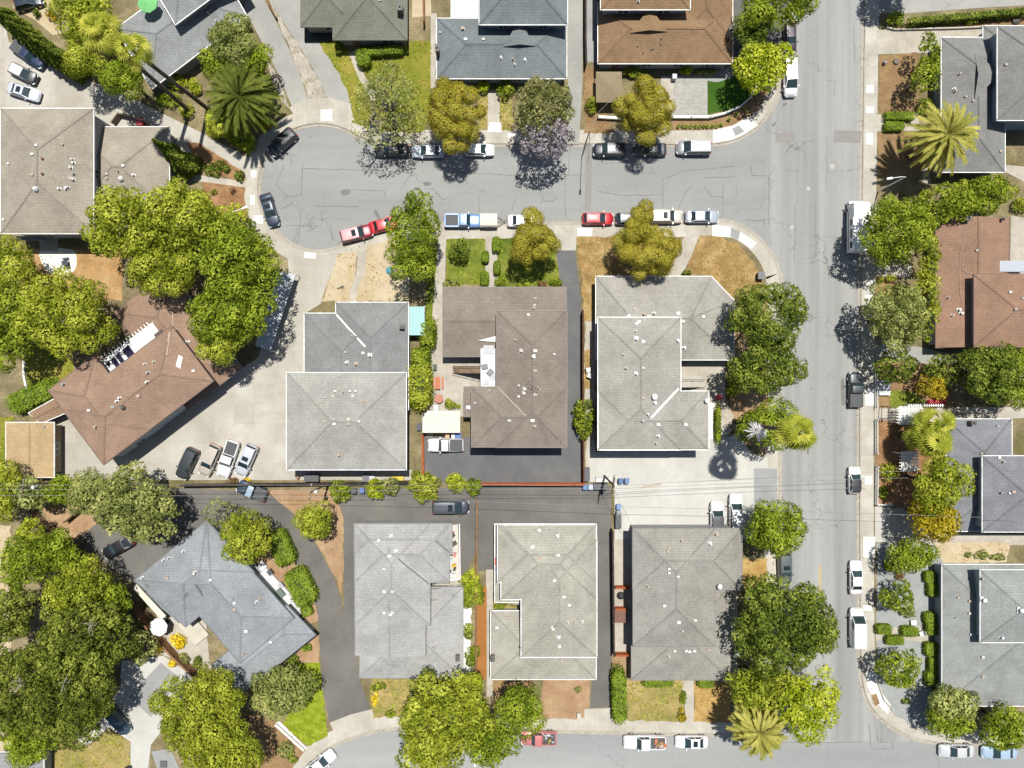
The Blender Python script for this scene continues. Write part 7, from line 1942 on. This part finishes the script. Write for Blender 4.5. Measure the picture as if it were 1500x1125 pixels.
for lb, px, py, c, sz in (('blue tarp bundle under the tall street tree on the sand yard', 571, 396, (70, 170, 210), (1.0, .6, .4)), ('grey kettle grill beside the blue bundle under the tall tree', 578, 405, (110, 112, 120), (.9, .9, .8)),
                          ('grey box unit below the pale hip roof beside the slide', 536, 700, (120, 124, 128), (.9, 1.0, .9)), ('white box unit beside the grey one below the pale hip roof', 545, 701, (220, 222, 226), (.8, .7, .7)), ('rust oil drum by the lot fence', 436, 700, (170, 120, 90), (.5, .5, .6)),
                          ('black kettle grill beside the dark grey house wall', 910, 873, (40, 42, 46), (1.1, .7, .8)), ('brown shed box beside the dark grey house wall', 909, 902, (130, 88, 70), (1.6, 1.8, 1.4)), ('white washbasin on the stone terrace beside the pots', 639, 598, (214, 220, 228), (.7, .9, .8)),
                          ('green cooler box on the stone terrace', 637, 538, (60, 80, 56), (.5, .8, .5)), ('grey cart beside the carport', 614, 625, (80, 84, 92), (.6, 1.0, .7)), ('white electricity cabinet on the lower pavement verge', 848, 1048, (220, 218, 208), (.5, .7, .5)),
                          ('dark tree stump on the brown yard', 1313, 90, (112, 96, 78), (.9, .9, .3)), ('grey stone urn beside the tree stump on the brown yard', 1297, 91, (150, 146, 140), (.5, .6, .7)), ('grey rock on the brown verge at the top right', 1490, 28, (90, 84, 78), (1.2, .8, .5)),
                          ('stack of white lumber along the concrete by the pole', 953, 712, (206, 190, 166), (1.9, .25, .15)), ('small dark hatch on the flat grey slab', 240, 1119, (110, 112, 112), (.9, .9, .2)), ('silver cover on the grass beside the yucca bed', 1079, 956, (170, 178, 186), (.7, 1.0, .9)),
                          ('white bollard box beside the white paved path', 988, 112, (224, 228, 234), (.6, .7, .9)), ('scooter standing on the pale sand yard', 499, 422, (60, 60, 62), (.9, .15, .5))):
    p = W(px, py, sz[2]); m = MB(); cm = plain('item_%d_%d_%d' % c, C(*c), .6, 0, .2, 4)
    rootn = lb.split()[1] if False else None
    nm = 'kettle_grill' if 'grill' in lb else 'oil_drum' if 'drum' in lb else 'tree_stump' if 'stump' in lb else 'rock' if 'rock' in lb else 'stone_urn' if 'urn' in lb else 'lumber_stack' if 'lumber' in lb else 'scooter' if 'scooter' in lb else 'tarp_bundle' if 'tarp' in lb else 'storage_box'
    if nm in ('kettle_grill', 'oil_drum', 'tree_stump', 'stone_urn', 'rock', 'tarp_bundle'):
        a = sz[0] / 2; k = {'kettle_grill': (.3, 1, 1.0, .5), 'oil_drum': (1, 1, 1, .95), 'tree_stump': (1.2, 1.0, .95, .9), 'stone_urn': (.6, 1, 1.1, .8), 'rock': (1.1, 1.2, .9, .4), 'tarp_bundle': (1.1, 1.2, 1, .4)}[nm]
        m.tube([(p.x, p.y, .12), (p.x, p.y, .12 + sz[2] * .4), (p.x, p.y, .12 + sz[2] * .75), (p.x, p.y, .12 + sz[2])], [a * q for q in k], 9)
    elif nm == 'scooter':
        m.bar((p.x - .45, p.y, .3), (p.x + .3, p.y + .25, .3), .12, .05); m.tube([(p.x + .3, p.y + .25, .15), (p.x + .2, p.y + .22, 1.0)], .03, 6); m.bar((p.x, p.y + .2, 1.0), (p.x + .4, p.y + .24, 1.0), .05, .05)
        for x, y in ((-.5, 0), (.35, .27)): m.tube([(p.x + x, p.y + y - .04, .25), (p.x + x, p.y + y + .04, .25)], .11, 10)
    elif nm == 'lumber_stack':
        for i in range(4): m.bar((p.x - 1.4 + i * .2, p.y - .3 + .12 * i, .2 + .04 * i), (p.x + 1.5, p.y + .25 + .05 * i, .22 + .04 * i), .14, .05)
    else:
        m.box((p.x, p.y, .13), sz); m.box((p.x, p.y, .13 + sz[2] + .002), (sz[0] * 1.07, sz[1] * 1.07, .06)); m.box((p.x + sz[0] * .2, p.y, .13 + sz[2] + .064), (sz[0] * .3, sz[1] * .12, .03))
    m.thing(nm, cm, (p.x, p.y, .13), label=lb, cat=nm.replace('_', ' '))
# ------------------------------------------------------------------ sky, sun, camera
w = bpy.data.worlds.new('World'); scene.world = w; w.use_nodes = True
nt = w.node_tree; bg = nt.nodes['Background']
sk = nt.nodes.new('ShaderNodeTexSky'); sk.sky_type = 'NISHITA'; sk.sun_disc = False
SD = Vector((.08, .29, 1)).normalized()
sk.sun_elevation = math.asin(SD.z); sk.sun_rotation = math.atan2(SD.x, SD.y)
nt.links.new(sk.outputs[0], bg.inputs[0]); bg.inputs[1].default_value = .065
ld = bpy.data.lights.new('sun', 'SUN'); ld.energy = 4.6; ld.angle = R(.5); ld.color = (1, .965, .895)
lo = bpy.data.objects.new('sun', ld); col.objects.link(lo); lo.location = SD * 200
lo.rotation_euler = (-SD).to_track_quat('-Z', 'Y').to_euler()
cd = bpy.data.cameras.new('camera'); cam = bpy.data.objects.new('camera', cd); col.objects.link(cam)
cam.location = (0, 0, H); cam.rotation_euler = (0, 0, 0)
cd.sensor_fit = 'HORIZONTAL'; cd.sensor_width = 36; cd.lens = 36 * H / 150; cd.clip_end = 4000; cd.clip_start = .5
scene.camera = cam
vs_ = scene.view_settings
vs_.view_transform = 'Standard'; vs_.look = 'None'; vs_.exposure = .7; vs_.gamma = 1
scene.cycles.max_bounces = 6; scene.cycles.diffuse_bounces = 3; scene.cycles.transmission_bounces = 3
